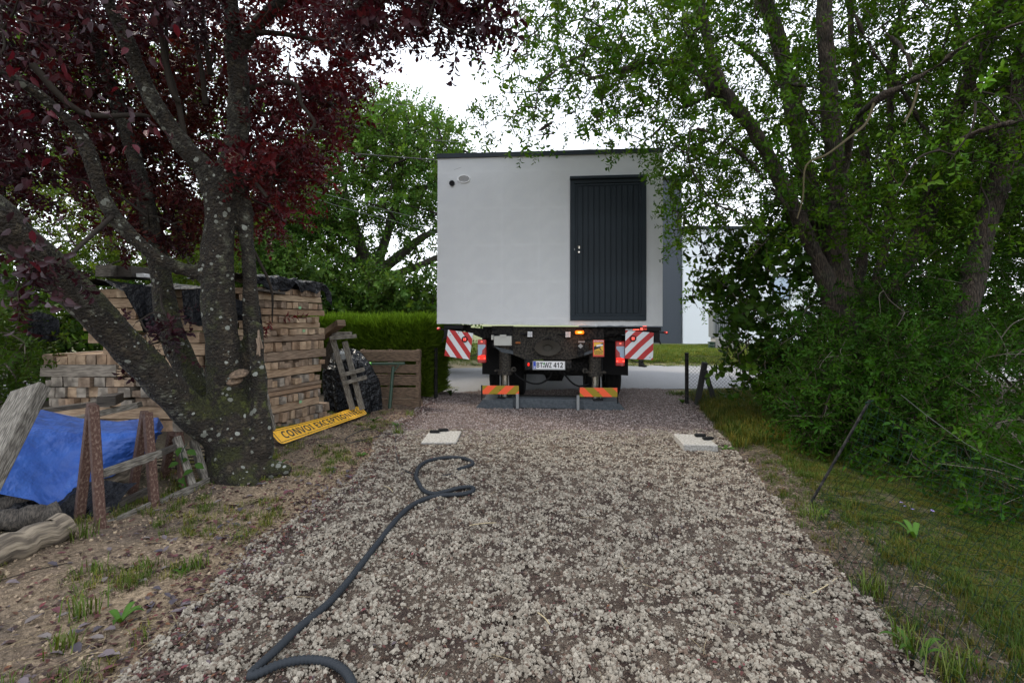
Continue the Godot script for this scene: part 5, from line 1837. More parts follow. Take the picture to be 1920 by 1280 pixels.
	cl = fill(region([[-250, 520], [110, 540], [330, 560], [330, 690], [-250, 720]]), 8.0, 9.6, 70, 0.4, 18, a * 0.7, b2 * 0.7)
	bush("dark_bush", "dim bush behind the left timber stack, below the sunlit one", cl, Vector3(-7.6, 0.05, -8.8), kinds, M.leaf, 0.15, "", 0.015)
	# trees beyond that glimmer through the plum leaves
	for f in [["pale green tree glimpsed through the plum leaves, far left", [[-300, -100], [120, -60], [160, 420], [-300, 420]], 11.0, 15.0, -9.0], ["light green tree glimpsed between the plum stems", [[120, 40], [470, 120], [520, 460], [330, 470], [120, 420]], 13.0, 17.0, -8.0]]:
		var tr := thing("garden_tree", f[0], "tree")
		bones = limb_bones([Vector3(f[4] - 3.0, 0, -14.5), Vector3(f[4] - 2.8, 2.5, -14.5), Vector3(f[4] - 3.2, 5.0, -14.3), Vector3(f[4] - 2.9, 8.0, -14.2)], [0.25, 0.2, 0.13, 0.05], 3)
		put("trunk", wood_mesh(bones, 0.08, 0.1, 0.03, 1.5, 2), M.tinted, tr)
		anchors = []
		for b in bones:
			if (b[0] as Vector3).y > 2.2:
				anchors.append(b[0])
		cl = fill(region(f[1]), f[2], f[3], 90, 0.7, 16, a, b2 * 1.1)
		crown(tr, cl, anchors, kinds, M.leaf, 0.05, 0.025, M.dark_twig, true, 5.0)

# ---------------------------------------------------------------- clipped conifer hedge by the road
func hedge() -> void:
	var h := thing("conifer_hedge", "clipped bright green conifer hedge along the road behind the pallet", "hedge")
	# one shoot: a fan of fine upright needle sprays
	var kinds := []
	for k in 3:
		var r := RandomNumberGenerator.new()
		r.seed = 300 + k
		var q := MB.new()
		for i in 12:
			var w := r.randf() * TAU
			var dir := Vector3(cos(w) * 0.35, 1.0, sin(w) * 0.35).normalized()
			var p := Vector3(cos(w), 0, sin(w)) * 0.015
			add_leaf(q, p, dir, Vector3(cos(w + 1.6), 0.2, sin(w + 1.6)), r.randf_range(0.07, 0.17), 0.012, Color(0.065, 0.125, 0.010).lerp(Color(0.13, 0.215, 0.018), r.randf()), 0.1)
		kinds.append(q.mesh())
	var a := at(590, 600, 9.6)
	var b := at(800, 600, 9.1)
	var front := Vector3(b.x - a.x, 0, b.z - a.z)
	var along := front.normalized()
	var back := Vector3(along.z, 0, -along.x)
	if back.z > 0:
		back = -back
	a -= along * 2.6
	a.y = 0.0
	var length := front.length() + 2.6
	var wide := 0.95
	var places := [[], [], []]
	var cols := [[], [], []]
	for i in 15000:
		var u := rng.randf()
		var p := Vector3.ZERO
		var dir := Vector3.UP
		var s := rng.randf_range(0.8, 1.4)
		var v := rng.randf_range(0.75, 1.25)
		var top := 1.42 + 0.05 * rough_noise.get_noise_2d(u * 30.0, 3.0)
		var pick := rng.randf()
		if pick < 0.38:   # top
			p = a + along * u * length + back * rng.randf() * wide + Vector3(0, top - rng.randf() * 0.2, 0)
			dir = (Vector3.UP + rand_dir() * 0.35).normalized()
			s *= 1.4
		elif pick < 0.86: # front face
			var y := rng.randf()
			p = a + along * u * length + back * (rng.randf() * 0.16 - 0.03 + 0.05 * rough_noise.get_noise_2d(u * 40.0, y * 8.0)) + Vector3(0, 0.05 + y * (top - 0.05), 0)
			dir = (Vector3.UP * 0.7 - back * 0.7 + rand_dir() * 0.4).normalized()
		else:             # end by the drive
			var y := rng.randf()
			p = a + along * (length - rng.randf() * 0.15) + back * rng.randf() * wide + Vector3(0, 0.05 + y * (top - 0.05), 0)
			dir = (Vector3.UP * 0.7 + along * 0.7 + rand_dir() * 0.4).normalized()
		var k := rng.randi() % 3
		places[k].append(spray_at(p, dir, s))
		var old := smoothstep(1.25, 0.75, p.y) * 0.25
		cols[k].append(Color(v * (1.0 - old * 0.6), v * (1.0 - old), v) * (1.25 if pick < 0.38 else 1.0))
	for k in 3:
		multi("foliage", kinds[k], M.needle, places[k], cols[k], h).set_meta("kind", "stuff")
	# woody inside
	var q := MB.new()
	for i in 16:
		var p := a + along * length * (i + 0.5) / 16.0 + back * wide / 2
		q.tube([p, p + Vector3(rng.randf_range(-0.1, 0.1), 0.7, 0), p + Vector3(rng.randf_range(-0.15, 0.15), 1.3, 0)], [0.035, 0.028, 0.012], 6, Color.WHITE, false)
		for j in 26:
			var o := p + Vector3(0, rng.randf_range(0.1, 1.25), 0)
			var d := rand_dir()
			d.y = absf(d.y) * 0.5
			q.tube([o, o + d * rng.randf_range(0.2, 0.45)], [0.008, 0.004], 3, Color.WHITE, false)
	put("stems", q.mesh(), M.dark_twig, h).set_meta("kind", "stuff")
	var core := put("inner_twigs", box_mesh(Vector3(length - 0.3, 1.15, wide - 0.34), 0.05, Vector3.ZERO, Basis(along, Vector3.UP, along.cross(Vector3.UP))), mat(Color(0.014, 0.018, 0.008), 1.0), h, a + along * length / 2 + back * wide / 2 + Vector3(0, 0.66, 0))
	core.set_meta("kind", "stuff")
	# fence post and wire at the hedge end
	var pp := on_ground(817, 747)
	var po := thing("fence_post", "dark fence post at the end of the conifer hedge", "post", pp)
	put("post", tube_mesh([Vector3(0, -0.1, 0), Vector3(0, 0.95, 0)], [0.035, 0.035], 10), M.dirty_black, po)
	put("cap", box_mesh(Vector3(0.08, 0.02, 0.08), 0.006, Vector3(0, 0.955, 0)), M.black, po)

# ---------------------------------------------------------------- sawn timber
const NTH := ["first", "second", "third", "fourth", "fifth", "sixth", "seventh", "eighth", "ninth", "tenth", "eleventh", "twelfth", "thirteenth", "fourteenth", "fifteenth", "sixteenth", "seventeenth", "eighteenth", "nineteenth", "twentieth"]
const TONE := ["tan", "brown", "pale", "drab", "greyed"]

# a squared piece of wood: long sides and end grain as two surfaces; length runs along z
func timber_mesh(w: float, h: float, l: float, sides: Material, ends: Material) -> ArrayMesh:
	var q := MB.new()
	var e := MB.new()
	var c := 0.004
	var o := rng.randf() * 3.0
	var ww := w / 2
	var hh := h / 2
	var ll := l / 2
	var jit := []
	for i in 8:
		jit.append(Vector3(rng.randf_range(-0.004, 0.004), rng.randf_range(-0.004, 0.003), rng.randf_range(-0.006, 0.006)))
	var pt := []
	for k in 2:
		for s in [[-1, -1], [1, -1], [1, 1], [-1, 1]]:
			var p: Vector3 = Vector3(s[0] * ww, s[1] * hh, (k * 2 - 1) * ll) + jit[pt.size()]
			pt.append(p)
	for k in 4:
		var a: Vector3 = pt[k]
		var b: Vector3 = pt[(k + 1) % 4]
		var a2: Vector3 = pt[k + 4]
		var b2: Vector3 = pt[(k + 1) % 4 + 4]
		var nn: Vector3 = [Vector3.DOWN, Vector3.RIGHT, Vector3.UP, Vector3.LEFT][k]
		var g: Vector3 = (b - a).normalized() * c
		q.flat([a + g, b - g, b2 - g, a2 + g], nn, [Vector2(-ll + o, k * 0.3 + o), Vector2(-ll + o, k * 0.3 + o + w), Vector2(ll + o, k * 0.3 + o + w), Vector2(ll + o, k * 0.3 + o)])
	for k in 4:   # eased edges
		var nn: Vector3 = [Vector3(-1, -1, 0), Vector3(1, -1, 0), Vector3(1, 1, 0), Vector3(-1, 1, 0)][k].normalized()
		var p: Vector3 = pt[k]
		var p2: Vector3 = pt[k + 4]
		var g1: Vector3 = (pt[(k + 1) % 4] - p).normalized() * c
		var g2: Vector3 = (pt[(k + 3) % 4] - p).normalized() * c
		q.flat([p + g1, p + g2, p2 + g2, p2 + g1], nn, [Vector2(o, o), Vector2(o, o + 0.01), Vector2(l + o, o + 0.01), Vector2(l + o, o)])
	for k in 2:
		var f := []
		var u := []
		for i in 4:
			var p: Vector3 = pt[i + 4 * k]
			var g: Vector3 = (pt[(i + 1) % 4 + 4 * k] - p).normalized() * c
			var g2: Vector3 = (pt[(i + 3) % 4 + 4 * k] - p).normalized() * c
			f.append(p + g2)
			f.append(p + g)
			u.append(Vector2(p.x + o, p.y + o))
			u.append(Vector2(p.x + o, p.y + o))
		e.flat(f, Vector3(0, 0, k * 2 - 1), u)
	var m := q.mesh()
	var a := []
	a.resize(Mesh.ARRAY_MAX)
	a[Mesh.ARRAY_VERTEX] = e.v
	a[Mesh.ARRAY_NORMAL] = e.n
	a[Mesh.ARRAY_COLOR] = e.c
	a[Mesh.ARRAY_TEX_UV] = e.uv
	a[Mesh.ARRAY_INDEX] = e.ix
	m.add_surface_from_arrays(Mesh.PRIMITIVE_TRIANGLES, a)
	m.surface_set_material(0, sides)
	m.surface_set_material(1, ends)
	return m

func block(called: String, tf: Transform3D, w: float, h: float, l: float, tone: int, label: String, group: String) -> MeshInstance3D:
	var o := put(called, timber_mesh(w, h, l, M["wood%d" % tone], M["end%d" % tone]), null)
	o.transform = tf
	tag(o, label, "timber block" if called == "timber_block" else "beam", group)
	return o

# one course of a stack. tf: x along the face, z outwards; kind "e" ends or "l" long beams
func course(tf: Transform3D, y0: float, y1: float, x0: float, x1: float, kind: String, wmin: float, wmax: float, nth: String, stack: String, tones: Array, deep: float, cols := 3) -> void:
	var h := y1 - y0
	if kind == "l":
		for k in cols:
			var tone: int = tones[rng.randi() % tones.size()]
			var off := rng.randf_range(-0.03, 0.03)
			var t := tf * Transform3D(Basis(Vector3.UP, PI / 2 + rng.randf_range(-0.008, 0.008)), Vector3((x0 + x1) / 2 + off, (y0 + y1) / 2, -0.055 - k * deep / cols + rng.randf_range(-0.012, 0.008)))
			var where: String = "facing out" if k == 0 else ("just behind the outer one" if k == 1 else "deep inside")
			block("timber_beam", t, 0.10, h - 0.006, x1 - x0 + rng.randf_range(-0.02, 0.05), tone, "%s lengthwise beam %s in the %s course of the %s" % [TONE[tone], where, nth, stack], "beams stacked in the " + stack)
		return
	var x := x1
	var i := 0
	while x > x0 + 0.03:
		var w := minf(rng.randf_range(wmin, wmax), x - x0)
		var tone: int = tones[rng.randi() % tones.size()]
		var out := rng.randf_range(-0.03, 0.025)
		if rng.randf() < 0.12:
			out = rng.randf_range(0.03, 0.07)
		var hh := h - rng.randf_range(0.004, 0.014)
		if rng.randf() < 0.12:
			hh *= 0.7
		var t := tf * Transform3D(Basis(Vector3.UP, rng.randf_range(-0.02, 0.02)), Vector3(x - w / 2, y0 + hh / 2, -deep / 2 + out))
		if i < 20:
			block("timber_block", t, w - 0.006, hh, deep, tone, "%s block end, %s from the right in the %s course of the %s" % [TONE[tone], NTH[i], nth, stack], "timber blocks in the " + stack)
		x -= w
		i += 1

func timber_stacks() -> void:
	# the stack by the drive: face turned towards the drive
	var u := Vector3(0.305, 0, -0.952).normalized()
	var n := u.cross(Vector3.UP)
	var tf := Transform3D(Basis(u, Vector3.UP, n), Vector3(-3.146, 0, -6.05))
	var rows := [[546, 557.5, "e"], [557.5, 568.5, "l"], [568.5, 580, "e"], [581, 592.5, "l"], [593, 604.5, "e"], [604.5, 614, "l"], [614.5, 625.5, "e"], [626, 636.5, "l"], [637, 652.5, "e"], [653, 668, "l"], [669, 681.5, "e"], [682, 695.5, "l"], [696, 711, "e"], [711.5, 719, "l"], [719, 726.5, "l"], [727, 740, "e"], [741, 755, "l"], [755.5, 770.5, "e"], [771, 786, "e"]]
	for i in rows.size():
		var r = rows[i]
		var y1: float = EYE - (r[0] - 605.0) / FOC * 7.1
		var y0: float = EYE - (r[1] - 605.0) / FOC * 7.1
		var lo: float = rng.randf_range(-0.02, 0.05)
		var hi: float = 1.1 + rng.randf_range(-0.05, 0.05)
		if i > 16:
			hi += 0.1
		course(tf * Transform3D(Basis(), Vector3(0, 0, -0.02 if i in [1, 5] else rng.randf_range(-0.008, 0.012))), y0, y1, lo, hi, r[2], 0.075, 0.125, NTH[i], "drive-side stack", [0, 0, 1, 2, 3, 3] if i < 10 else [0, 1, 3, 3, 4], 0.85)
	# green paint dabs on three ends
	for e in [[541, 577], [575, 620], [547, 752]]:
		var d := 6.62
		var p: Vector3 = at(e[0], e[1], d)
		var k: float = (p - tf.origin).dot(n)
		p += n * (0.075 - k)
		var mk := put("paint_dab", box_mesh(Vector3(0.05, 0.035, 0.004), 0.001), M.green_paint)
		mk.transform = Transform3D(tf.basis, p)
		tag(mk, ["green paint mark on a block end high on the drive-side stack", "turquoise paint mark on a block end midway up the drive-side stack", "green paint mark on a block end low on the drive-side stack"][[541, 575, 547].find(e[0])], "paint mark")
	# the long stack behind the plum: face towards the camera
	var D := 6.25
	var tl := Transform3D(Basis(), Vector3(0, 0, -D))
	var low := [[662.7, 683.5, "e", 80, 214], [684, 706, "l", 77, 214], [706, 724.5, "e", 81, 372], [725, 744.5, "e", 83, 372], [745, 762, "e", 86, 372], [763, 786, "l", 90, 372], [787, 811, "e", 92, 372]]
	var high := [[540, 557.5, "e", 138, 372], [558.5, 576, "l", 142, 372], [577, 597.5, "e", 150, 372], [598.5, 621, "l", 152, 372], [623, 643, "e", 165, 372], [644, 666.5, "l", 185, 372], [668, 692, "l", 216, 372], [692.5, 705.5, "e", 216, 372]]
	for i in low.size():
		var r = low[i]
		course(tl * Transform3D(Basis(), Vector3(0, 0, rng.randf_range(-0.01, 0.01))), EYE - (r[1] - 605.0) / FOC * D, EYE - (r[0] - 605.0) / FOC * D, (r[3] - 960.0) / FOC * D, (r[4] - 960.0) / FOC * D, r[2], 0.11, 0.17, NTH[i], "lower left stack", [4, 4, 3, 0, 1], 0.9, 2)
	for i in high.size():
		var r = high[i]
		course(tl * Transform3D(Basis(), Vector3(0, 0, -0.05 + rng.randf_range(-0.015, 0.01))), EYE - (r[1] - 605.0) / FOC * D, EYE - (r[0] - 605.0) / FOC * D, (r[3] - 960.0) / FOC * D, (r[4] - 960.0) / FOC * D, r[2], 0.10, 0.17, NTH[i], "sheeted stack", [0, 0, 2, 2, 1], 0.9, 2)
	# stencilled letters, upside down, on the fourth course
	var st := lettering("stencil_letters", "TKS 9-/M", 0.10, M.red_ink, self, Transform3D(Basis(Vector3(0, 0, 1), PI), at(203, 608.5, D - 0.03)), false, "Droid Sans Mono", 1.0)
	tag(st, "red stencilled letters upside down on a pale beam behind the plum", "lettering")
	# black sheets
	var rowsh := []
	var edge := [[118, 545], [132, 543], [143, 540], [152, 533], [163, 526], [178, 522], [196, 527], [212, 538], [228, 545], [243, 542], [256, 536], [275, 538], [300, 540], [330, 541], [372, 542]]
	for i in 9:
		var t := i / 8.0
		var row := []
		for j in edge.size():
			var e = edge[j]
			var f: Vector3 = at(e[0], e[1], 6.08)
			var b: Vector3 = Vector3(f.x * 1.02, 1.98 + 0.03 * sin(j * 1.9), -7.15)
			var p := b.lerp(f, t)
			p.y = lerpf(b.y, maxf(f.y, 1.955 + 0.035 * sin(j * 1.3)), minf(t * 1.2, 1.0))
			if t > 0.86:
				p.y = f.y
			p += Vector3(0, 0.012 * fine_noise.get_noise_2d(j * 3.0, i * 3.0), 0)
			row.append(p)
		rowsh.append(row)
	var q := MB.new()
	q.sheet(rowsh)
	tag(put("plastic_sheet", q.mesh(), M.black_sheet), "wavy black plastic sheet laid over the top of the stack behind the plum", "plastic sheet")
	q = MB.new()
	q.sheet(hanging([[228, 540], [250, 534], [272, 536], [300, 538], [325, 540]], [[264, 604], [268, 624], [284, 622], [306, 612], [322, 596]], 6.05, 10, 22, 0.05))
	tag(put("plastic_sheet", q.mesh(), M.black_sheet), "black plastic flap hanging down the front of the stack behind the plum", "plastic sheet")
	q = MB.new()
	q.sheet(hanging([[340, 545], [372, 540], [400, 545], [440, 560], [487, 573]], [[345, 600], [372, 612], [410, 606], [455, 600], [494, 628]], 5.75, 10, 26, 0.06))
	tag(put("plastic_sheet", q.mesh(), M.black_sheet), "black plastic flap hanging behind the plum stems at the stack corner", "plastic sheet")
	q = MB.new()
	q.sheet(hanging([[50, 590], [70, 583], [95, 590], [110, 600]], [[52, 640], [70, 642], [95, 640], [112, 636]], 6.3, 8, 14, 0.04))
	tag(put("plastic_sheet", q.mesh(), M.black_sheet), "small black plastic flap at the far left end of the stack", "plastic sheet")
	# crumpled sheet on the drive-side stack
	rowsh = []
	var cr := FastNoiseLite.new()
	cr.seed = 40
	cr.frequency = 2.6
	cr.noise_type = FastNoiseLite.TYPE_CELLULAR
	cr.cellular_return_type = FastNoiseLite.RETURN_DISTANCE
	for i in 34:
		var row := []
		for j in 72:
			var x := -0.35 + 1.58 * j / 71.0
			var t := i / 33.0
			var z := lerpf(-0.85, 0.05, minf(t / 0.78, 1.0))
			var y := 1.955 + 0.14 * absf(cr.get_noise_2d(x * 1.3, z * 1.3 + 4.0)) + 0.04 * rough_noise.get_noise_2d(x * 6, z * 6)
			if t > 0.78:
				var lowest := 0.10 + 0.11 * (0.5 + 0.5 * sin(x * 9.0)) * smoothstep(1.3, 0.4, x) + 0.03 * sin(x * 23.0)
				if x > 1.12:
					lowest = 0.2
				y -= (t - 0.78) / 0.22 * lowest
				z += 0.025 * sin(x * 16.0) * (t - 0.78) / 0.22 + 0.01
			if x > 1.1:
				y -= (x - 1.1) * 0.9
			row.append(tf * Vector3(x, y, z))
		rowsh.append(row)
	q = MB.new()
	q.sheet(rowsh)
	tag(put("plastic_sheet", q.mesh(), M.black_sheet), "crumpled shiny black plastic sheet on top of the drive-side stack", "plastic sheet")
	# things lying on the sheets
	var o := put("timber_block", timber_mesh(0.2, 0.155, 0.5, M.grey_wood, M.grey_wood), null, null, at(198, 508, 6.35) + Vector3(0, 0, -0.2))
	tag(o, "grey weathered block weighing down the sheet behind the plum", "timber block")
	o = put("timber_block", timber_mesh(0.27, 0.15, 0.5, M.dark_wood, M.dark_wood), null, null, at(232, 509, 6.45) + Vector3(0, 0, -0.2))
	tag(o, "dark weathered block beside the grey one on top of the sheet", "timber block")
	o = put("offcut", timber_mesh(0.10, 0.05, 0.12, M.white, M.white), null, null, at(257, 515, 6.4) + Vector3(0, 0, -0.1))
	tag(o, "small white offcut lying on the black sheet", "offcut")
	o = put("plank", bar_mesh(tf * Vector3(-0.25, 1.86, 0.06), tf * Vector3(0.22, 1.83, 0.09), 0.03, 0.14, Vector3.UP), M.dark_wood)
	tag(o, "dark plank poking out below the crumpled sheet beside the plum trunk", "plank")
	o = put("plank", bar_mesh(tf * Vector3(-0.3, 2.06, -0.5), tf * Vector3(0.4, 2.06, -0.6), 0.035, 0.2, Vector3.UP), M.dark_wood)
	tag(o, "dark plank lying on top of the crumpled sheet by the plum trunk", "plank")
	# leaning slab with bark edge at the trunk
	o = put("slab_board", bar_mesh(at(507, 806, 5.35), at(474, 655, 5.2), 0.15, 0.045, Vector3(1, 0, 0.5), 0.012), M.grey_wood)
	tag(o, "weathered slab board leaning against the plum trunk beside the stack", "board")
	# planks in front of the left stack
	for e in [[[78, 770, 5.4], [212, 752, 5.7], 0.13, 0.05, "lowest dark plank lying aslant before the left stack"], [[120, 790, 5.2], [262, 758, 5.4], 0.12, 0.06, "weathered plank lying nearest behind the blue sheet"], [[198, 752, 5.2], [216, 745, 6.0], 0.16, 0.11, "short charred beam lying end-on among the planks"]]:
		o = put("plank", bar_mesh(limb_px([e[0]])[0], limb_px([e[1]])[0], e[3], e[2], Vector3.UP), M.dark_wood if e[3] != 0.06 else M.grey_wood)
		tag(o, e[4], "plank")

# a hanging flap between an upper and a lower edge (photograph points), folded at random
func hanging(top: Array, foot: Array, d: float, rows: int, cols: int, fold: float) -> Array:
	var out := []
	for i in rows:
		var t := float(i) / (rows - 1)
		var row := []
		for j in cols:
			var s := float(j) / (cols - 1)
			var a := sample(top, s)
			var b := sample(foot, s)
			var p2 := a.lerp(b, t)
			var z := fold * t * (0.6 * sin(s * 17.0 + 2.0 * t) + rough_noise.get_noise_2d(s * 20.0, t * 6.0))
			row.append(at(p2.x, p2.y, d - 0.04 * (1.0 - absf(2.0 * t - 1.0)) + z))
		out.append(row)
	return out

func sample(line: Array, s: float) -> Vector2:
	var k := s * (line.size() - 1)
	var i := mini(int(k), line.size() - 2)
	return Vector2(line[i][0], line[i][1]).lerp(Vector2(line[i + 1][0], line[i + 1][1]), k - i)

# ---------------------------------------------------------------- corner by the hedge: pallet, trestle, covered heap, tool
func pallet_corner() -> void:
	var p := thing("pallet", "brown wooden pallet standing upright against the conifer hedge", "pallet", at(730, 768, 8.15), -0.06)
	p.position.y = 0.0
	var w := 1.04
	for r in [[658.6, 677], [683, 699], [706, 722], [726, 744], [750, 768]]:
		var y1: float = EYE - (r[0] - 605.0) / FOC * 8.15
		var y0: float = EYE - (r[1] - 605.0) / FOC * 8.15
		put("plank", timber_mesh(y1 - y0, 0.022, w + rng.randf_range(-0.01, 0.01), M.brown_wood, M.brown_wood), null, p, Vector3(0, (y0 + y1) / 2, 0)).basis = Basis(Vector3(0, 1, 0), Vector3(0, 0, 1), Vector3(1, 0, 0))
	for x in [-0.49, 0.0, 0.485]:
		put("stringer", timber_mesh(0.07, 0.09, 0.98, M.brown_wood, M.brown_wood), null, p, Vector3(x, 0.5, -0.058)).basis = Basis(Vector3.RIGHT, PI / 2)
	for y in [0.08, 0.5, 0.92]:
		put("plank", timber_mesh(0.12, 0.02, w, M.brown_wood, M.brown_wood), null, p, Vector3(0, y, -0.115)).basis = Basis(Vector3(0, 1, 0), Vector3(0, 0, 1), Vector3(1, 0, 0))
	# dark green T-shaped tool leaning on it
	var t := thing("hand_tool", "dark green metal T-shaped rake leaning on the upright pallet", "rake", at(730, 769, 7.85))
	t.position.y = 0.0
	var o := t.position
	put("shaft", tube_mesh([Vector3(0, 0, 0), at(737, 687, 8.0) - o], [0.028, 0.026], 10), M.tool_green, t)
	put("crossbar", bar_mesh(at(691, 682, 8.0) - o, at(759, 681.5, 8.0) - o, 0.04, 0.035, Vector3.UP), M.tool_green, t)
	put("grip", tube_mesh([at(687, 682, 8.0) - o, at(696, 682, 7.98) - o], [0.026, 0.026], 8), M.lime, t)
	put("gusset", bar_mesh(at(748, 684, 7.99) - o, at(738, 697, 7.98) - o, 0.02, 0.02, Vector3.UP), M.tool_green, t)
	# heap under black plastic
	var rows := []
	for i in 34:
		var row := []
		var v := i / 33.0
		for j in 81:
			var a := TAU * j / 80.0
			var r := pow(sin(v * PI / 2), 0.75)
			var prof := cos(v * PI / 2)
			var fold := 1.0 + 0.10 * sin(a * 7.0 + v * 2.0) * v + 0.16 * rough_noise.get_noise_3d(cos(a) * 4.0, v * 4.0, sin(a) * 4.0) - 0.16 * absf(fine_noise.get_noise_3d(cos(a) * 0.7, v * 0.35, sin(a) * 0.7))
			row.append(Vector3(cos(a) * 0.44 * r * fold - 0.12 * prof, 0.98 * pow(prof, 0.7) * (1.0 - 0.05 * sin(a * 3.0)) + 0.05 * absf(rough_noise.get_noise_3d(cos(a) * 9.0, v * 12.0, sin(a) * 9.0)), sin(a) * 0.34 * r * fold))
		rows.append(row)
	var q := MB.new()
	q.sheet(rows)
	var hp := at(662, 770, 7.75)
	hp.y = 0.0
	tag(put("covered_heap", q.mesh(), M.bag, null, hp), "lumpy heap wrapped in black plastic beside the timber stack", "covered heap")
	var can := thing("canister", "grey plastic canister lid showing at the top of the black heap", "canister", at(635, 668, 7.45))
	put("body", box_mesh(Vector3(0.2, 0.16, 0.16), 0.04), M.zinc, can)
	put("cap", tube_mesh([Vector3(0, 0.07, 0.03), Vector3(0, 0.11, 0.03)], [0.03, 0.03], 10), M.trim, can)
	# narrow trestle in front of the heap
	var s := thing("trestle", "narrow grey wooden trestle with two rungs leaning before the black heap", "trestle", at(662, 768, 7.2))
	s.position.y = 0.0
	o = s.position
	for e in [[[622, 630, 7.2], [661, 768, 7.15]], [[646, 640, 7.25], [679, 768, 7.2]]]:
		put("leg", bar_mesh(limb_px([e[1]])[0] - o, limb_px([e[0]])[0] - o, 0.075, 0.05, Vector3.RIGHT), M.grey_wood, s)
	for e in [[[640, 703, 7.1], [683, 692, 7.15]], [[644, 718, 7.1], [687, 707, 7.15]], [[619, 634, 7.12], [668, 630, 7.2]], [[624, 626, 7.3], [658, 625, 7.3]]]:
		put("rung", bar_mesh(limb_px([e[0]])[0] - o, limb_px([e[1]])[0] - o, 0.055, 0.10, Vector3.UP), M.grey_wood, s)
	var b := put("plank", bar_mesh(at(590, 640, 7.6), at(640, 605, 7.0), 0.09, 0.13, Vector3.UP), M.brown_wood)
	tag(b, "thick brown plank sticking up between the stack and the trestle", "plank")
	b = put("plank", bar_mesh(at(606, 690, 7.5), at(628, 625, 7.3), 0.11, 0.04, Vector3.RIGHT), M.dark_wood)
	tag(b, "dark board leaning behind the trestle beside the stack", "plank")

# ---------------------------------------------------------------- yellow convoy sign
func sign_board() -> void:
	var bl := on_ground(526, 843, 0.055)
	var br := on_ground(690, 783, 0.06)
	var tl := at(503, 807, 5.62)
	var tr := at(672, 760.5, 7.42)
	var s := thing("convoy_sign", "yellow CONVOI EXCEPTIONNEL board lying tilted on the ground against the stack", "sign", (bl + br) / 2)
	var o := s.position
	var n := (br - bl).cross(tl - bl).normalized()
	if n.z < 0 and n.x < 0:
		n = -n
	var lift := (tl - bl).normalized()
	var rows := []
	var back := []
	for i in 5:
		var row := []
		var rb := []
		for j in 33:
			row.append(sign_at(bl, br, tl, tr, j / 32.0, i / 4.0, n, 0.0) - o)
			rb.append(sign_at(bl, br, tl, tr, j / 32.0, i / 4.0, n, -0.004) - o)
		rows.append(row)
		back.append(rb)
	# rounded corners: pull the corner points in
	for rr in [rows, back]:
		for e in [[0, 0, 0, 1, 1, 0], [0, 32, 0, 31, 1, 32], [4, 0, 4, 1, 3, 0], [4, 32, 4, 31, 3, 32]]:
			rr[e[0]][e[1]] = ((rr[e[2]][e[3]] + rr[e[4]][e[5]]) / 2.0).lerp(rr[e[0]][e[1]], 0.35)
	var q := MB.new()
	q.sheet(rows, [], 1.0, n)
	put("face", q.mesh(), M.yellow_sign, s)
	q = MB.new()
	q.sheet(back, [], 1.0, -n)
	put("backing", q.mesh(), M.zinc, s)
	# black border line
	q = MB.new()
	for e in [[0.02, 0.09, 0.98, 0.13], [0.02, 0.87, 0.98, 0.91]]:
		var strip := [[], []]
		for j in 33:
			strip[0].append(sign_at(bl, br, tl, tr, lerpf(e[0], e[2], j / 32.0), e[1], n, 0.002) - o)
			strip[1].append(sign_at(bl, br, tl, tr, lerpf(e[0], e[2], j / 32.0), e[3], n, 0.002) - o)
		q.sheet(strip, [], 1.0, n)
	for e in [[0.015, 0.021], [0.979, 0.985]]:
		var strip := [[], []]
		for j in 9:
			strip[0].append(sign_at(bl, br, tl, tr, e[0], lerpf(0.12, 0.88, j / 8.0), n, 0.002) - o)
			strip[1].append(sign_at(bl, br, tl, tr, e[1], lerpf(0.12, 0.88, j / 8.0), n, 0.002) - o)
		q.sheet(strip, [], 1.0, n)
	put("border", q.mesh(), M.ink, s)
	# letters bent onto the board
	var tm := TextMesh.new()
	var f := SystemFont.new()
	f.font_names = PackedStringArray(["Droid Sans"])
	f.font_weight = 700
	tm.font = f
	tm.text = "CONVOI EXCEPTIONNEL"
	tm.font_size = 96
	tm.pixel_size = 0.01
	tm.depth = 0.0
	var arr := tm.get_mesh_arrays()
	var v: PackedVector3Array = arr[Mesh.ARRAY_VERTEX]
	var lo := v[0]
	var hi := v[0]
	for p in v:
		lo = lo.min(p)
		hi = hi.max(p)
	q = MB.new()
	var ix: PackedInt32Array = arr[Mesh.ARRAY_INDEX]
	for p in v:
		var fx := lerpf(0.07, 0.955, (p.x - lo.x) / (hi.x - lo.x))
		var fy := lerpf(0.24, 0.76, (p.y - lo.y) / (hi.y - lo.y))
		q.vert(sign_at(bl, br, tl, tr, fx, fy, n, 0.002) - o, n)
	for i in range(0, ix.size(), 3):
		q.tri(ix[i], ix[i + 1], ix[i + 2])
	put("letters", q.mesh(), M.ink, s)
	for e in [[0.27, 0.11], [0.27, 0.9], [0.75, 0.11], [0.75, 0.9]]:
		put("rivet", box_mesh(Vector3(0.012, 0.012, 0.012), 0.004), M.ink, s, sign_at(bl, br, tl, tr, e[0], e[1], n, 0.002) - o)

func sign_at(bl: Vector3, br: Vector3, tl: Vector3, tr: Vector3, u: float, v: float, n: Vector3, out: float) -> Vector3:
	var p: Vector3 = bl.lerp(br, u).lerp(tl.lerp(tr, u), v)
	return p + n * out - Vector3(0.012, 0.028, 0) * (4.0 * u * (1.0 - u)) * v

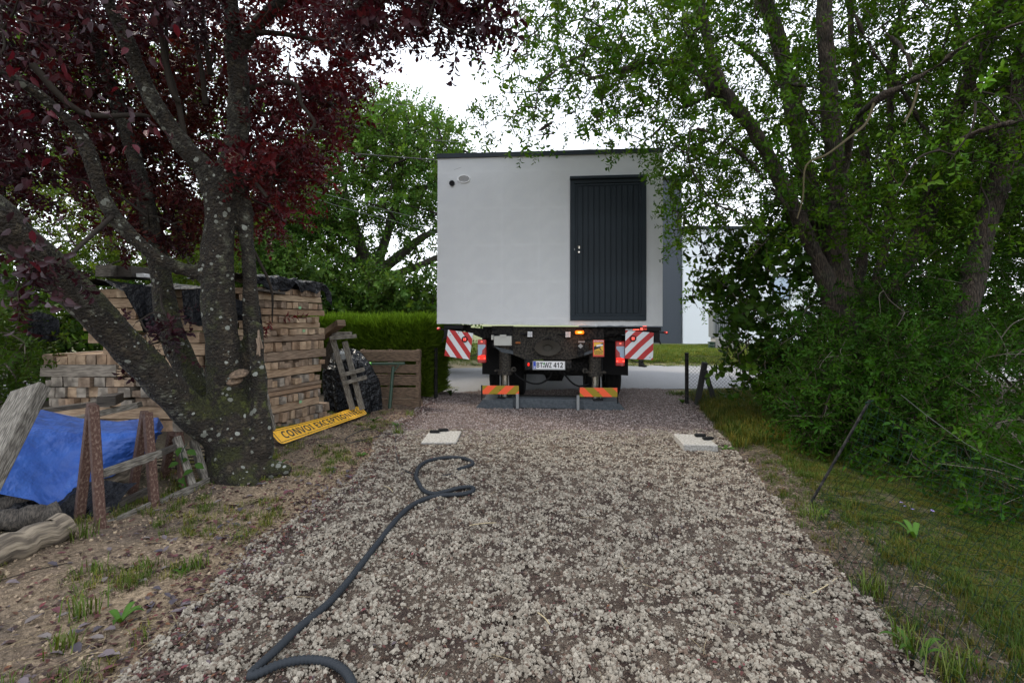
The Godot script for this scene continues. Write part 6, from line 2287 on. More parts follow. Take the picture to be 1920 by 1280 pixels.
# ---------------------------------------------------------------- rack of split trestles with the blue sheet behind it
func rack_and_tarp() -> void:
	var r := thing("wood_rack", "old reddish-brown A-frame wood rack with grey rails before the blue sheet", "rack", on_ground(240, 985))
	var o := r.position
	var legs := [[[172, 757, 3.45], [147, 1000, 3.45], "r"], [[174, 762, 3.38], [188, 1012, 3.25], "r"], [[272, 772, 3.95], [247, 950, 3.98], "r"], [[276, 775, 3.9], [289, 965, 3.7], "r"], [[322, 812, 4.3], [307, 925, 4.35], "r"], [[334, 812, 4.25], [345, 930, 4.1], "r"], [[330, 820, 4.2], [362, 915, 4.12], "g"], [[362, 825, 4.35], [386, 905, 4.25], "g"]]
	for e in legs:
		var a: Vector3 = limb_px([e[1]])[0]
		a.y = height(a.x, a.z) - 0.02
		put("leg", bar_mesh(a - o, limb_px([e[0]])[0] - o, 0.09, 0.055, Vector3(0.75, 0, 0.65)), M.red_wood if e[2] == "r" else M.grey_wood, r)
	for e in [[[190, 990, 3.35], [300, 940, 3.75], 0.06], [[297, 945, 3.72], [410, 893, 4.35], 0.06], [[190, 962, 3.5], [290, 912, 3.95], 0.05], [[192, 888, 3.4], [300, 850, 3.85], 0.06], [[285, 855, 3.85], [335, 835, 4.2], 0.05]]:
		put("rail", bar_mesh(limb_px([e[0]])[0] - o, limb_px([e[1]])[0] - o, e[2], 0.035, Vector3.UP), M.grey_wood if e[2] > 0.055 else M.dark_wood, r)
	# small grate behind
	var g := thing("grid_tray", "black slotted tray standing behind the rack near the plum trunk", "tray", at(330, 900, 4.6))
	for i in 9:
		put("slat", bar_mesh(Vector3(-0.25, i * 0.035, 0), Vector3(0.28, i * 0.035 + 0.02, 0), 0.012, 0.01, Vector3.UP), M.black, g)
	for x in [-0.25, 0.0, 0.28]:
		put("side", bar_mesh(Vector3(x, -0.03, 0), Vector3(x, 0.33, 0), 0.015, 0.015, Vector3.RIGHT), M.black, g)
	# blue tarpaulin
	var top := [[-40, 800, 3.8], [40, 775, 4.1], [78, 768, 4.3], [150, 784, 4.35], [220, 790, 4.4], [262, 785, 4.45], [296, 782, 4.45], [306, 800, 4.4]]
	var crease := [[-60, 835, 3.55], [25, 812, 3.75], [80, 806, 3.9], [150, 812, 3.95], [220, 812, 4.02], [262, 810, 4.1], [296, 808, 4.2], [303, 812, 4.3]]
	var foot := [[-70, 912, 3.35], [0, 926, 3.4], [62, 938, 3.45], [112, 967, 3.5], [160, 905, 3.75], [210, 893, 3.95], [255, 862, 4.1], [290, 835, 4.3]]
	var rows := []
	for i in 40:
		var t := i / 39.0
		var row := []
		for j in 57:
			var k := j / 56.0 * 7.0
			var a := int(minf(k, 6.0))
			var f := k - a
			var pt := []
			for line in [top, crease, foot]:
				var l: Array = limb_px([line[a], line[a + 1]])
				pt.append((l[0] as Vector3).lerp(l[1], f))
			var p: Vector3 = pt[0].lerp(pt[1], t / 0.3) if t < 0.3 else pt[1].lerp(pt[2], (t - 0.3) / 0.7)
			var e := minf(minf(t * 6.0, (1.0 - t) * 6.0), 1.0)
			p.z += e * (0.035 * sin(PI * t) + 0.018 * rough_noise.get_noise_2d(j * 0.6, i * 0.6 + 20.0) + 0.012 * absf(fine_noise.get_noise_2d(j * 0.05, i * 0.07)))
			if absf(t - 0.3) < 0.04:
				p.z -= 0.03
			p.y += 0.012 * e * fine_noise.get_noise_2d(j * 0.06 + 7.0, i * 0.05)
			row.append(p)
		rows.append(row)
	var q := MB.new()
	q.sheet(rows)
	tag(put("tarpaulin", q.mesh(), M.blue_sheet), "creased blue tarpaulin draped over a log heap behind the wooden rack", "tarpaulin")
	q = MB.new()
	q.sheet(hanging([[70, 775], [78, 768], [90, 775], [150, 788]], [[60, 800], [90, 800], [120, 800], [160, 800]], 4.3, 5, 9, 0.02))
	# logs beneath
	for e in [[[-80, 1066, 2.58], [118, 988, 3.08], 0.085, "thick bark-stripped log lying at the frame edge before the blue sheet", 1], [[-60, 985, 3.15], [110, 960, 3.4], 0.07, "dark log under the lower hem of the blue sheet", 0], [[-60, 955, 3.4], [160, 935, 3.7], 0.075, "dark log farther back under the blue sheet", 0], [[165, 930, 3.8], [262, 868, 4.3], 0.075, "weathered log showing between the rack legs", 1], [[180, 890, 4.2], [290, 850, 4.6], 0.07, "weathered log higher up behind the rack legs", 1], [[-90, 935, 3.45], [30, 868, 3.75], 0.05, "short brown log end left of the blue sheet", 0]]:
		var a: Vector3 = limb_px([e[0]])[0]
		var b: Vector3 = limb_px([e[1]])[0]
		var pts := []
		var rr := []
		for i in 13:
			var t := i / 12.0
			pts.append(a.lerp(b, t) + Vector3(0, 0.012 * sin(i * 1.7), 0.01 * cos(i * 2.3)))
			rr.append(e[2] * (1.0 + 0.05 * sin(i * 1.1 + e[2] * 90.0)))
		q = MB.new()
		q.tube(pts, rr, 16)
		tag(put("log", q.mesh(), M.log_side if e[4] == 1 else M.dark_wood), e[3], "log")
	# dark mass of old sheeting under the tarpaulin
	rows = []
	for i in 8:
		var row := []
		for j in 14:
			var a := at(-80 + j * 26, 905 + 4 * sin(j), 3.7)
			var b := at(-90 + j * 19, 1000 + 6 * sin(j * 2.0), 3.12 + j * 0.02)
			row.append(a.lerp(b, i / 7.0) + Vector3(0, 0.015 * sin(j * 2.0 + i), 0.02 * cos(j * 3.0 - i)))
		rows.append(row)
	q = MB.new()
	q.sheet(rows)
	tag(put("old_sheeting", q.mesh(), M.black_sheet), "crumpled dark sheeting on the ground under the blue tarpaulin", "plastic sheet")
	# the thick grey plank
	var pl := put("plank", bar_mesh(at(-48, 930, 3.1), at(58, 730, 3.7), 0.235, 0.10, Vector3(1, 0.05, 0.22), 0.008), M.grey_wood)
	tag(pl, "thick grey plank leaning over the blue sheet at the left frame edge", "plank")

# ---------------------------------------------------------------- fence, netting
func right_fence() -> void:
	var base := on_ground(1288, 759)
	var f := thing("wire_fence", "diamond wire fence with dark end post at the right edge of the drive mouth", "fence", base)
	put("post", tube_mesh([Vector3(0, -0.1, 0), Vector3(0.0, 0.90, 0)], [0.032, 0.032], 10), M.dirty_black, f)
	put("cap", tube_mesh([Vector3(0, 0.89, 0), Vector3(0, 0.92, 0)], [0.037, 0.034], 10), M.black, f)
	var q := MB.new()
	var step := 0.032
	for i in 92:
		var pts := []
		var rr := []
		var x := 0.03 + i * step
		for j in 27:
			var s := 1.0 if (i + j) % 2 == 0 else -1.0
			pts.append(Vector3(x + s * step * 0.5, 0.03 + j * step, 0.03 * sin(x * 3.0) + s * 0.003))
			rr.append(0.003)
		q.tube(pts, rr, 3, Color.WHITE, false)
	put("wire_mesh", q.mesh(), M.wire_grey, f).set_meta("kind", "stuff")
	put("top_wire", tube_mesh([Vector3(0, 0.87, 0), Vector3(1.5, 0.83, 0.02), Vector3(3.0, 0.85, 0)], [0.003, 0.003, 0.003], 4), M.wire_grey, f)
	put("post", tube_mesh([Vector3(2.95, -0.1, 0), Vector3(2.95, 0.9, 0)], [0.032, 0.032], 10), M.dirty_black, f)
	var g := on_ground(1312, 757)
	var p := thing("strut_post", "dark concrete post with slanting strut behind the wire fence", "post", g)
	put("post", bar_mesh(Vector3(-0.06, -0.1, 0), at(1322, 679, 8.35) - g, 0.085, 0.085, Vector3.RIGHT, 0.012), M.dark_post, p)
	put("strut", bar_mesh(Vector3(0.30, -0.1, 0.02), at(1322, 694, 8.32) - g, 0.075, 0.07, Vector3.RIGHT, 0.012), M.dark_post, p)
	# leaning rod and torn netting
	var r0 := on_ground(1508, 950)
	var rod := thing("iron_rod", "thin black iron rod leaning over the lawn in front of the shrubs", "rod", r0)
	var tip := at(1632, 749, 3.55) - r0
	put("rod", tube_mesh([Vector3(0, -0.06, 0), tip], [0.0095, 0.0095], 8), M.dirty_black, rod)
	put("tie", tube_mesh([tip * 0.97 + Vector3(-0.02, 0, 0), tip * 0.98 + Vector3(0.025, 0.01, 0.01)], [0.006, 0.006], 5), M.wire_green, rod)
	var net := thing("wire_netting", "dark green wire netting sagging from the iron rod and spread over the lawn", "netting", r0)
	var top := curve(limb_px([[1630, 755, 3.52], [1740, 815, 3.25], [1830, 850, 3.0], [1920, 885, 2.75], [2060, 930, 2.45]]), 8)
	var fold := []
	for e in [[1545, 930], [1660, 955], [1760, 985], [1870, 1015], [2010, 1060]]:
		fold.append(on_ground(e[0], e[1], 0.02))
	fold = curve(fold, 8)
	var hem := []
	for e in [[1515, 968], [1570, 1060], [1640, 1160], [1740, 1280], [1880, 1430]]:
		hem.append(on_ground(e[0], e[1], 0.025))
	hem = curve(hem, 8)
	var grid := []
	for i in 33:
		var col := []
		for j in 12:
			var t := j / 11.0
			var v: Vector3 = (top[i] as Vector3).lerp(fold[i], t)
			v += Vector3(0.012 * rough_noise.get_noise_2d(i * 2.0, j * 2.0), -0.05 * sin(PI * t) * 0.4, 0.04 * rough_noise.get_noise_2d(i * 1.0, j * 1.2 + 40.0) + 0.05 * sin(PI * t))
			col.append(v - r0)
		for j in range(1, 15):
			var t := j / 14.0
			var v: Vector3 = (fold[i] as Vector3).lerp(hem[i], t)
			v.y = height(v.x, v.z) + 0.035 + 0.03 * rough_noise.get_noise_2d(i * 1.3, j * 1.3)
			v += Vector3(0.02 * rough_noise.get_noise_2d(i * 2.0 + 60, j * 2.0), 0, 0.02 * rough_noise.get_noise_2d(i * 2.0, j * 2.0 + 80))
			col.append(v - r0)
		grid.append(col)
	q = MB.new()
	for i in 33:
		q.tube(grid[i], ones(26, 0.0015), 3, Color.WHITE, false)
	for j in 26:
		var pts := []
		for i in 33:
			pts.append((grid[i][j] as Vector3) + Vector3(0, 0.004 * (i % 2), 0))
		q.tube(pts, ones(33, 0.0015), 3, Color.WHITE, false)
	put("wires", q.mesh(), M.wire_green, net).set_meta("kind", "stuff")
	var guy := curve(limb_px([[1690, 740, 3.9], [1760, 795, 3.6], [1830, 842, 3.3], [1920, 880, 3.0], [2000, 910, 2.8]]), 4)
	put("straining_wire", tube_mesh(guy, ones(guy.size(), 0.0028), 4), M.wire_grey, net, -r0)

# ---------------------------------------------------------------- hose, paving slabs
func hose_and_slabs() -> void:
	var line := []
	for e in [[668, 1320], [652, 1283], [628, 1263], [600, 1255], [565, 1254], [525, 1262], [488, 1278], [470, 1284], [478, 1272], [520, 1232], [560, 1192], [612, 1148], [648, 1108], [680, 1066], [712, 1024], [742, 985], [770, 958], [800, 943], [830, 937], [862, 935], [882, 931], [888, 925], [880, 921], [860, 923], [838, 929], [812, 934], [792, 927], [781, 912], [780, 897], [786, 882], [800, 872], [822, 866], [848, 864], [870, 866], [884, 872], [886, 877], [878, 881], [866, 885], [858, 888]]:
		line.append(on_ground(e[0], e[1], 0.038))
	var pts := curve(line, 24)
	# even out and rib
	var even := [pts[0]]
	var acc := 0.0
	for i in range(1, pts.size()):
		var a: Vector3 = pts[i - 1]
		var b: Vector3 = pts[i]
		var l := a.distance_to(b)
		while acc + l >= 0.0045:
			a = a.lerp(b, (0.0045 - acc) / l)
			l = a.distance_to(b)
			acc = 0.0
			even.append(a)
		acc += l
	for i in even.size():   # one turn crosses over another
		var v: Vector3 = even[i]
		v.y += 0.03 * exp(-pow((float(i) / even.size() - 0.70) * 40.0, 2.0))
		even[i] = v
	var rr := []
	for i in even.size():
		rr.append(0.019 if (i / 2) % 2 == 0 else 0.0155)
	tag(put("hose", tube_mesh(even, rr, 10), M.hose), "long dark grey ribbed hose snaking down the gravel drive", "hose")
	line = []
	for e in [[744, 800], [741, 835], [744, 862], [752, 882], [772, 892], [800, 897], [830, 896], [852, 892], [860, 887]]:
		line.append(on_ground(e[0], e[1], 0.025))
	line = curve(line, 8)
	tag(put("thin_cable", tube_mesh(line, ones(line.size(), 0.006), 6), M.cable), "thin black cable joining the far end of the ribbed hose", "cable")
	line = []
	for e in [[696, 806], [672, 812], [652, 822], [648, 830], [655, 833], [680, 828], [720, 818], [745, 815]]:
		line.append(on_ground(e[0], e[1], 0.02))
	line = curve(line, 8)
	tag(put("thin_cable", tube_mesh(line, ones(line.size(), 0.005), 6), M.cable), "thin loop of dark cable on the earth beside the yellow board", "cable")
	# slabs
	for e in [[829, 824, 0.42, 0.60, 0.030, 0.0, "pale square concrete slab with a rubber strip, left on the gravel", [[815, 811], [831, 808]]], [1303, 838, 0.37, 0.52, 0.080, -0.12, "thicker pale concrete slab with rubber pieces at the right edge of the drive", [[1313, 826], [1328, 832]]]]:
		var p := on_ground(e[0], e[1])
		p.y = 0.0
		var s := thing("paving_slab", e[6], "slab", p, e[5])
		put("slab", box_mesh(Vector3(e[2], e[4], e[3]), 0.008, Vector3(0, e[4] / 2 + 0.012, 0)), M.concrete, s)
		for k in 2:
			var rp := tag(put("rubber_pad", box_mesh(Vector3(0.13, 0.03, 0.06), 0.01), M.rubber), "%s black rubber pad %s at the %s paving slab" % [["first", "second"][k], ["farther from the kink", "nearer the corner"][k], "left" if e[0] < 1000 else "right"], "rubber pad") as Node3D
			rp.position = at(e[7][k][0], e[7][k][1], EYE * FOC / (e[7][k][1] - 605.0) * 0.97) 
			rp.position.y = e[4] + 0.03
			rp.rotation.y = 0.2 * k

# ---------------------------------------------------------------- loose ground cover
func blob_mesh(sd: int, squash: float) -> ArrayMesh:
	var sp := SphereMesh.new()
	sp.radius = 1.0
	sp.height = 2.0
	sp.radial_segments = 7
	sp.rings = 3
	var arr := sp.get_mesh_arrays()
	var v: PackedVector3Array = arr[Mesh.ARRAY_VERTEX]
	var nz := FastNoiseLite.new()
	nz.seed = sd
	nz.frequency = 1.1
	nz.fractal_octaves = 2
	for i in v.size():
		var p := v[i].normalized()
		p *= 1.0 + 0.95 * nz.get_noise_3d(p.x, p.y, p.z)
		p.y *= squash
		v[i] = p
	var ix: PackedInt32Array = arr[Mesh.ARRAY_INDEX]
	var q := MB.new()
	for i in range(0, ix.size(), 3):
		var nn := (v[ix[i + 1]] - v[ix[i]]).cross(v[ix[i + 2]] - v[ix[i]])
		if nn.length() < 1e-6:
			continue
		nn = nn.normalized()
		if nn.dot(v[ix[i]] + v[ix[i + 1]] + v[ix[i + 2]]) < 0.0:
			nn = -nn
		q.flat([v[ix[i]], v[ix[i + 1]], v[ix[i + 2]]], nn)
	return q.mesh()

func drive_y(x: float, d: float) -> float:
	return 0.012 + 0.016 * fine_noise.get_noise_2d(x * 2.5, d * 2.5) + 0.012 * rough_noise.get_noise_2d(x * 3, d * 3)

func loose(p: Vector3, s: float, flatness := 1.0) -> Transform3D:
	var b := Basis(rand_dir(), rng.randf() * TAU) if flatness >= 1.0 else Basis(Vector3.UP, rng.randf() * TAU) * Basis(rand_dir(), rng.randf_range(-0.5, 0.5) * flatness)
	return Transform3D(b.scaled(Vector3.ONE * s), p)

func ground_cover() -> void:
	# crumbs of pale gravel
	var places := [[], [], [], []]
	var cols := [[], [], [], []]
	var patch := FastNoiseLite.new()
	patch.seed = 77
	patch.frequency = 3.2
	patch.fractal_octaves = 3
	var clump := FastNoiseLite.new()
	clump.seed = 78
	clump.frequency = 5.5
	clump.fractal_octaves = 3
	var n := 0
	while n < 175000:
		var d := 1.5 + 4.9 * pow(rng.randf(), 1.15)
		var l := drive_left(d) - 0.06
		var r := drive_right(d) + 0.05
		var x := rng.randf_range(maxf(l, -d * 1.15), minf(r, d * 1.15))
		n += 1
		var dens := clump.get_noise_2d(x, d) + 0.35 * patch.get_noise_2d(x * 0.6, d * 0.6)
		if dens < -0.02 and rng.randf() < 0.80:
			continue
		var k := rng.randi() % 4
		var s := 0.0035 + 0.0105 * pow(rng.randf(), 2.9)
		var y := drive_y(x, d) + s * 0.1 + 0.012 * smoothstep(0.0, 0.3, dens)
		places[k].append(loose(Vector3(x, y, -d), s))
		var c := Color(0.20, 0.168, 0.128).lerp(Color(0.33, 0.293, 0.235), rng.randf())
		if rng.randf() < 0.16:
			c = Color(0.13, 0.09, 0.065)
		cols[k].append(c * rng.randf_range(0.75, 1.1))
	# finer reddish gravel by the truck
	for i in 26000:
		var d := rng.randf_range(5.7, 10.4)
		var x := rng.randf_range(drive_left(d) - 0.1, drive_right(d) + 0.1)
		if d < 6.2 and rng.randf() < 0.6:
			continue
		var k := rng.randi() % 4
		var s := 0.005 + 0.008 * pow(rng.randf(), 2.0)
		places[k].append(loose(Vector3(x, drive_y(x, d) + s * 0.2, -d), s))
		cols[k].append(Color(0.25, 0.19, 0.17).lerp(Color(0.36, 0.31, 0.285), rng.randf()) * rng.randf_range(0.6, 1.15))
	# crumbs on the bank and the cut edge
	for i in 15000:
		var d := 1.4 + 6.0 * pow(rng.randf(), 1.2)
		var left := rng.randf() < 0.62
		var x: float = drive_left(d) - pow(rng.randf(), 1.5) * 2.2 if left else drive_right(d) + rng.randf() * 0.5
		var k := rng.randi() % 4
		var s := 0.003 + 0.010 * pow(rng.randf(), 4.0)
		places[k].append(loose(Vector3(x, height(x, -d) + s * 0.2, -d), s))
		var c := Color(0.34, 0.26, 0.17).lerp(Color(0.22, 0.16, 0.11), rng.randf()) if left else Color(0.11, 0.08, 0.06).lerp(Color(0.18, 0.14, 0.11), rng.randf())
		cols[k].append(c)
	for k in 4:
		var g := multi("gravel", blob_mesh(500 + k, [0.8, 0.65, 0.9, 0.75][k]), M.tinted, places[k], cols[k], self)
		tag(g, "loose pale gravel crumbs scattered over the driveway and its edges", "gravel", "loose gravel of the driveway", "stuff")
	# fallen leaves: curled maroon, brown and grey-mauve
	var lm := []
	for i in 3:
		var q := MB.new()
		add_leaf(q, Vector3(0, 0, -0.5), Vector3.BACK, Vector3.UP, 1.0, 0.55, Color.WHITE, [0.1, 0.3, -0.2][i])
		lm.append(q.mesh())
	places = [[], [], []]
	cols = [[], [], []]
	for i in 21000:
		var d := 1.5 + 7.5 * pow(rng.randf(), 1.25)
		var x := 0.0
		var pick := rng.randf()
		var s := rng.randf_range(0.012, 0.034)
		if pick < 0.24:   # along the left edge of the gravel
			x = drive_left(d) + rng.randfn(0.0, 0.16)
		elif pick < 0.40: # under the plum
			x = drive_left(d) - absf(rng.randfn(0.0, 0.8))
			s *= 1.25
		elif pick < 0.92:
			x = rng.randf_range(drive_left(d), drive_right(d))
			if clump.get_noise_2d(x, d) + 0.35 * patch.get_noise_2d(x * 0.6, d * 0.6) > 0.0 and rng.randf() < 0.8:
				continue
			s *= 0.8
		else:
			x = drive_right(d) + rng.randfn(0.1, 0.2)
		var y := drive_y(x, d) + 0.012 if x > drive_left(d) and x < drive_right(d) else height(x, -d) + 0.006
		var k := rng.randi() % 3
		places[k].append(loose(Vector3(x, y, -d), s, 0.9))
		var c := Color(0.088, 0.026, 0.021)
		var z := rng.randf()
		if z < 0.34:
			c = Color(0.055, 0.026, 0.019)
		elif z < 0.48:
			c = Color(0.10, 0.075, 0.08)
		elif z < 0.56:
			c = Color(0.15, 0.06, 0.025)
		elif z < 0.62:
			c = Color(0.15, 0.03, 0.035)
		if pick >= 0.40 and rng.randf() < 0.55:
			c = Color(0.06, 0.03, 0.016)
		cols[k].append(c * rng.randf_range(0.45, 1.0))
	# larger dry leaves near the lens
	for i in 150:
		var d := rng.randf_range(1.8, 4.6)
		var x := drive_left(d) - absf(rng.randfn(-0.05, 0.55))
		var k := rng.randi() % 3
		places[k].append(loose(Vector3(x, height(x, -d) + 0.014, -d), rng.randf_range(0.045, 0.075), 0.7))
		cols[k].append([Color(0.12, 0.095, 0.10), Color(0.055, 0.045, 0.055), Color(0.10, 0.03, 0.035), Color(0.15, 0.125, 0.115)][rng.randi() % 4])
	for k in 3:
		tag(multi("fallen_leaves", lm[k], M.leaf_dry, places[k], cols[k], self), "fallen maroon and brown leaves lying on gravel and earth", "leaves", "fallen leaves", "stuff")
	# straw and fine twigs
	var sm := MB.new()
	sm.tube([Vector3(0, 0, -0.5), Vector3(0.03, 0.02, 0), Vector3(0, 0, 0.5)], [0.012, 0.012, 0.008], 3, Color.WHITE, false)
	var sp := []
	var sc := []
	for i in 2600:
		var d := 1.5 + 6.5 * pow(rng.randf(), 1.3)
		var x := drive_left(d) - absf(rng.randfn(0.2, 0.6)) if rng.randf() < 0.6 else drive_right(d) + absf(rng.randfn(0.05, 0.4))
		if rng.randf() < 0.15:
			x = rng.randf_range(drive_left(d), drive_right(d))
		sp.append(loose(Vector3(x, maxf(height(x, -d), 0.015) + 0.012, -d), rng.randf_range(0.04, 0.14), 0.5))
		sc.append(Color(0.36, 0.28, 0.16) * rng.randf_range(0.5, 1.0) if rng.randf() < 0.65 else Color(0.06, 0.045, 0.035))
	tag(multi("straw_litter", sm.mesh(), M.tinted, sp, sc, self), "dry straw and fine twigs littering bank and lawn edge", "litter", "", "stuff")
	# grass
	var tufts := []
	for k in 4:
		var r := RandomNumberGenerator.new()
		r.seed = 900 + k
		var q := MB.new()
		for i in 18:
			var w := r.randf() * TAU
			var lean := r.randf_range(0.25, 1.25)
			var h := r.randf_range(0.5, 1.0)
			var o := Vector3(r.randf_range(-0.6, 0.6), 0, r.randf_range(-0.6, 0.6))
			var dir := Vector3(cos(w), 0, sin(w))
			var s := Vector3(-dir.z, 0, dir.x) * 0.026
			var a := o + dir * lean * 0.35 * h + Vector3.UP * h * 0.6
			var b := o + dir * lean * 0.95 * h + Vector3.UP * h * (1.0 - lean * 0.35)
			var c := Color(0.055, 0.10, 0.014).lerp(Color(0.13, 0.145, 0.04), r.randf() * r.randf())
			var nn := (Vector3.UP - dir * 0.5).normalized()
			var i0 := q.vert(o - s, nn, Vector2.ZERO, c * 0.8)
			var i1 := q.vert(o + s, nn, Vector2.ZERO, c * 0.8)
			var i2 := q.vert(a + s * 0.8, nn, Vector2.ZERO, c)
			var i3 := q.vert(a - s * 0.8, nn, Vector2.ZERO, c)
			var i4 := q.vert(b, nn, Vector2.ZERO, c)
			q.quad(i0, i1, i2, i3)
			q.tri(i3, i2, i4)
		tufts.append(q.mesh())
	places = [[], [], [], []]
	cols = [[], [], [], []]
	for i in 38000:   # lawn on the right
		var d := 1.4 + 7.2 * pow(rng.randf(), 1.4)
		var off := rng.randf() * 3.2 + 0.06
		var x := drive_right(d) + off
		if x > d * 1.2 + 0.3:
			continue
		var bare := rough_noise.get_noise_2d(x * 4.0 + 50.0, -d * 4.0)
		if off < 0.34 and rng.randf() < 0.8 or bare > 0.12 and rng.randf() < 0.6:
			continue
		var k := rng.randi() % 4
		var hgt := rng.randf_range(0.02, 0.05)
		if off < 0.55 and rng.randf() < 0.3:
			hgt *= 2.4
		places[k].append(Transform3D(Basis(Vector3.UP, rng.randf() * TAU).scaled(Vector3(0.05, hgt, 0.05)), Vector3(x, height(x, -d), -d)))
		var v := rng.randf_range(0.6, 1.15)
		cols[k].append(Color(v * 0.9, v, v) if rng.randf() < 0.6 else Color(v * 1.7, v * 1.05, v * 1.2))
	for i in 2600:   # thin tufts on the bank
		var d := 1.5 + 6.2 * pow(rng.randf(), 1.2)
		var x := drive_left(d) - 0.12 - rng.randf() * 2.0
		if patch.get_noise_2d(x * 0.35 + 30.0, d * 0.35) < 0.08:
			continue
		var k := rng.randi() % 4
		places[k].append(Transform3D(Basis(Vector3.UP, rng.randf() * TAU).scaled(Vector3(0.06, rng.randf_range(0.03, 0.085), 0.06)), Vector3(x, height(x, -d), -d)))
		var v := rng.randf_range(0.8, 1.3)
		cols[k].append(Color(v, v, v) if rng.randf() < 0.6 else Color(v * 2.2, v * 1.5, v * 1.6))
	for i in 26000:   # verge beyond the road and scruff on its near side
		var x := rng.randf_range(-14, 13)
		var s := rng.randf_range(15.9, 24.0)
		if rng.randf() < 0.05:
			s = rng.randf_range(9.9, 10.15)
		var d := s - (x - 0.9) * 0.158
		if s < 11.0 and x > -1.2 and x < 3.2:
			continue
		if s > 11.0 and s < 17.0 and rng.randf() < 0.75:
			continue
		var k := rng.randi() % 4
		places[k].append(Transform3D(Basis(Vector3.UP, rng.randf() * TAU).scaled(Vector3(0.2, rng.randf_range(0.06, 0.16), 0.2)), Vector3(x, height(x, -d), -d)))
		var v := rng.randf_range(0.8, 1.35)
		cols[k].append(Color(v, v, v) if rng.randf() < 0.75 else Color(v * 2.0, v * 1.4, v * 1.5))
	for i in 4000:   # longer grass under the fence and shrubs
		var d := rng.randf_range(5.4, 9.2)
		var x := drive_right(d) + 0.1 + rng.randf() * 2.2
		var k := rng.randi() % 4
		places[k].append(Transform3D(Basis(Vector3.UP, rng.randf() * TAU).scaled(Vector3(0.10, rng.randf_range(0.06, 0.2), 0.10)), Vector3(x, height(x, -d), -d)))
		var v := rng.randf_range(0.55, 1.0)
		cols[k].append(Color(v, v, v) if rng.randf() < 0.6 else Color(v * 2.6, v * 1.5, v * 1.6))
	for k in 4:
		tag(multi("grass", tufts[k], M.leaf, places[k], cols[k], self), "short grass of the lawn, bank and roadside verge", "grass", "grass of lawn and verge", "stuff")

# ---------------------------------------------------------------- single small plants
func blade_leaf(q: MB, o: Vector3, w: float, length: float, wide: float, rise: float, col: Color) -> void:
	var dir := Vector3(cos(w), 0, sin(w))
	var s := Vector3(-dir.z, 0, dir.x)
	var prev := []
	for i in 7:
		var t := i / 6.0
		var p := o + dir * length * t * (1.0 - 0.15 * t) + Vector3.UP * length * rise * sin(t * 2.2) * 0.7
		var ww := wide * sin(PI * minf(0.12 + t * 0.88, 1.0)) * (1.0 + 0.12 * (i % 2))
		var nn := (Vector3.UP - dir * rise * 0.4).normalized()
		var row := [q.vert(p - s * ww + Vector3(0, ww * 0.3, 0), (nn + s * 0.35).normalized(), Vector2.ZERO, col), q.vert(p, nn, Vector2.ZERO, col * 1.25), q.vert(p + s * ww + Vector3(0, ww * 0.3, 0), (nn - s * 0.35).normalized(), Vector2.ZERO, col)]
		if prev.size():
			q.quad(prev[0], prev[1], row[1], row[0])
			q.quad(prev[1], prev[2], row[2], row[1])
		prev = row

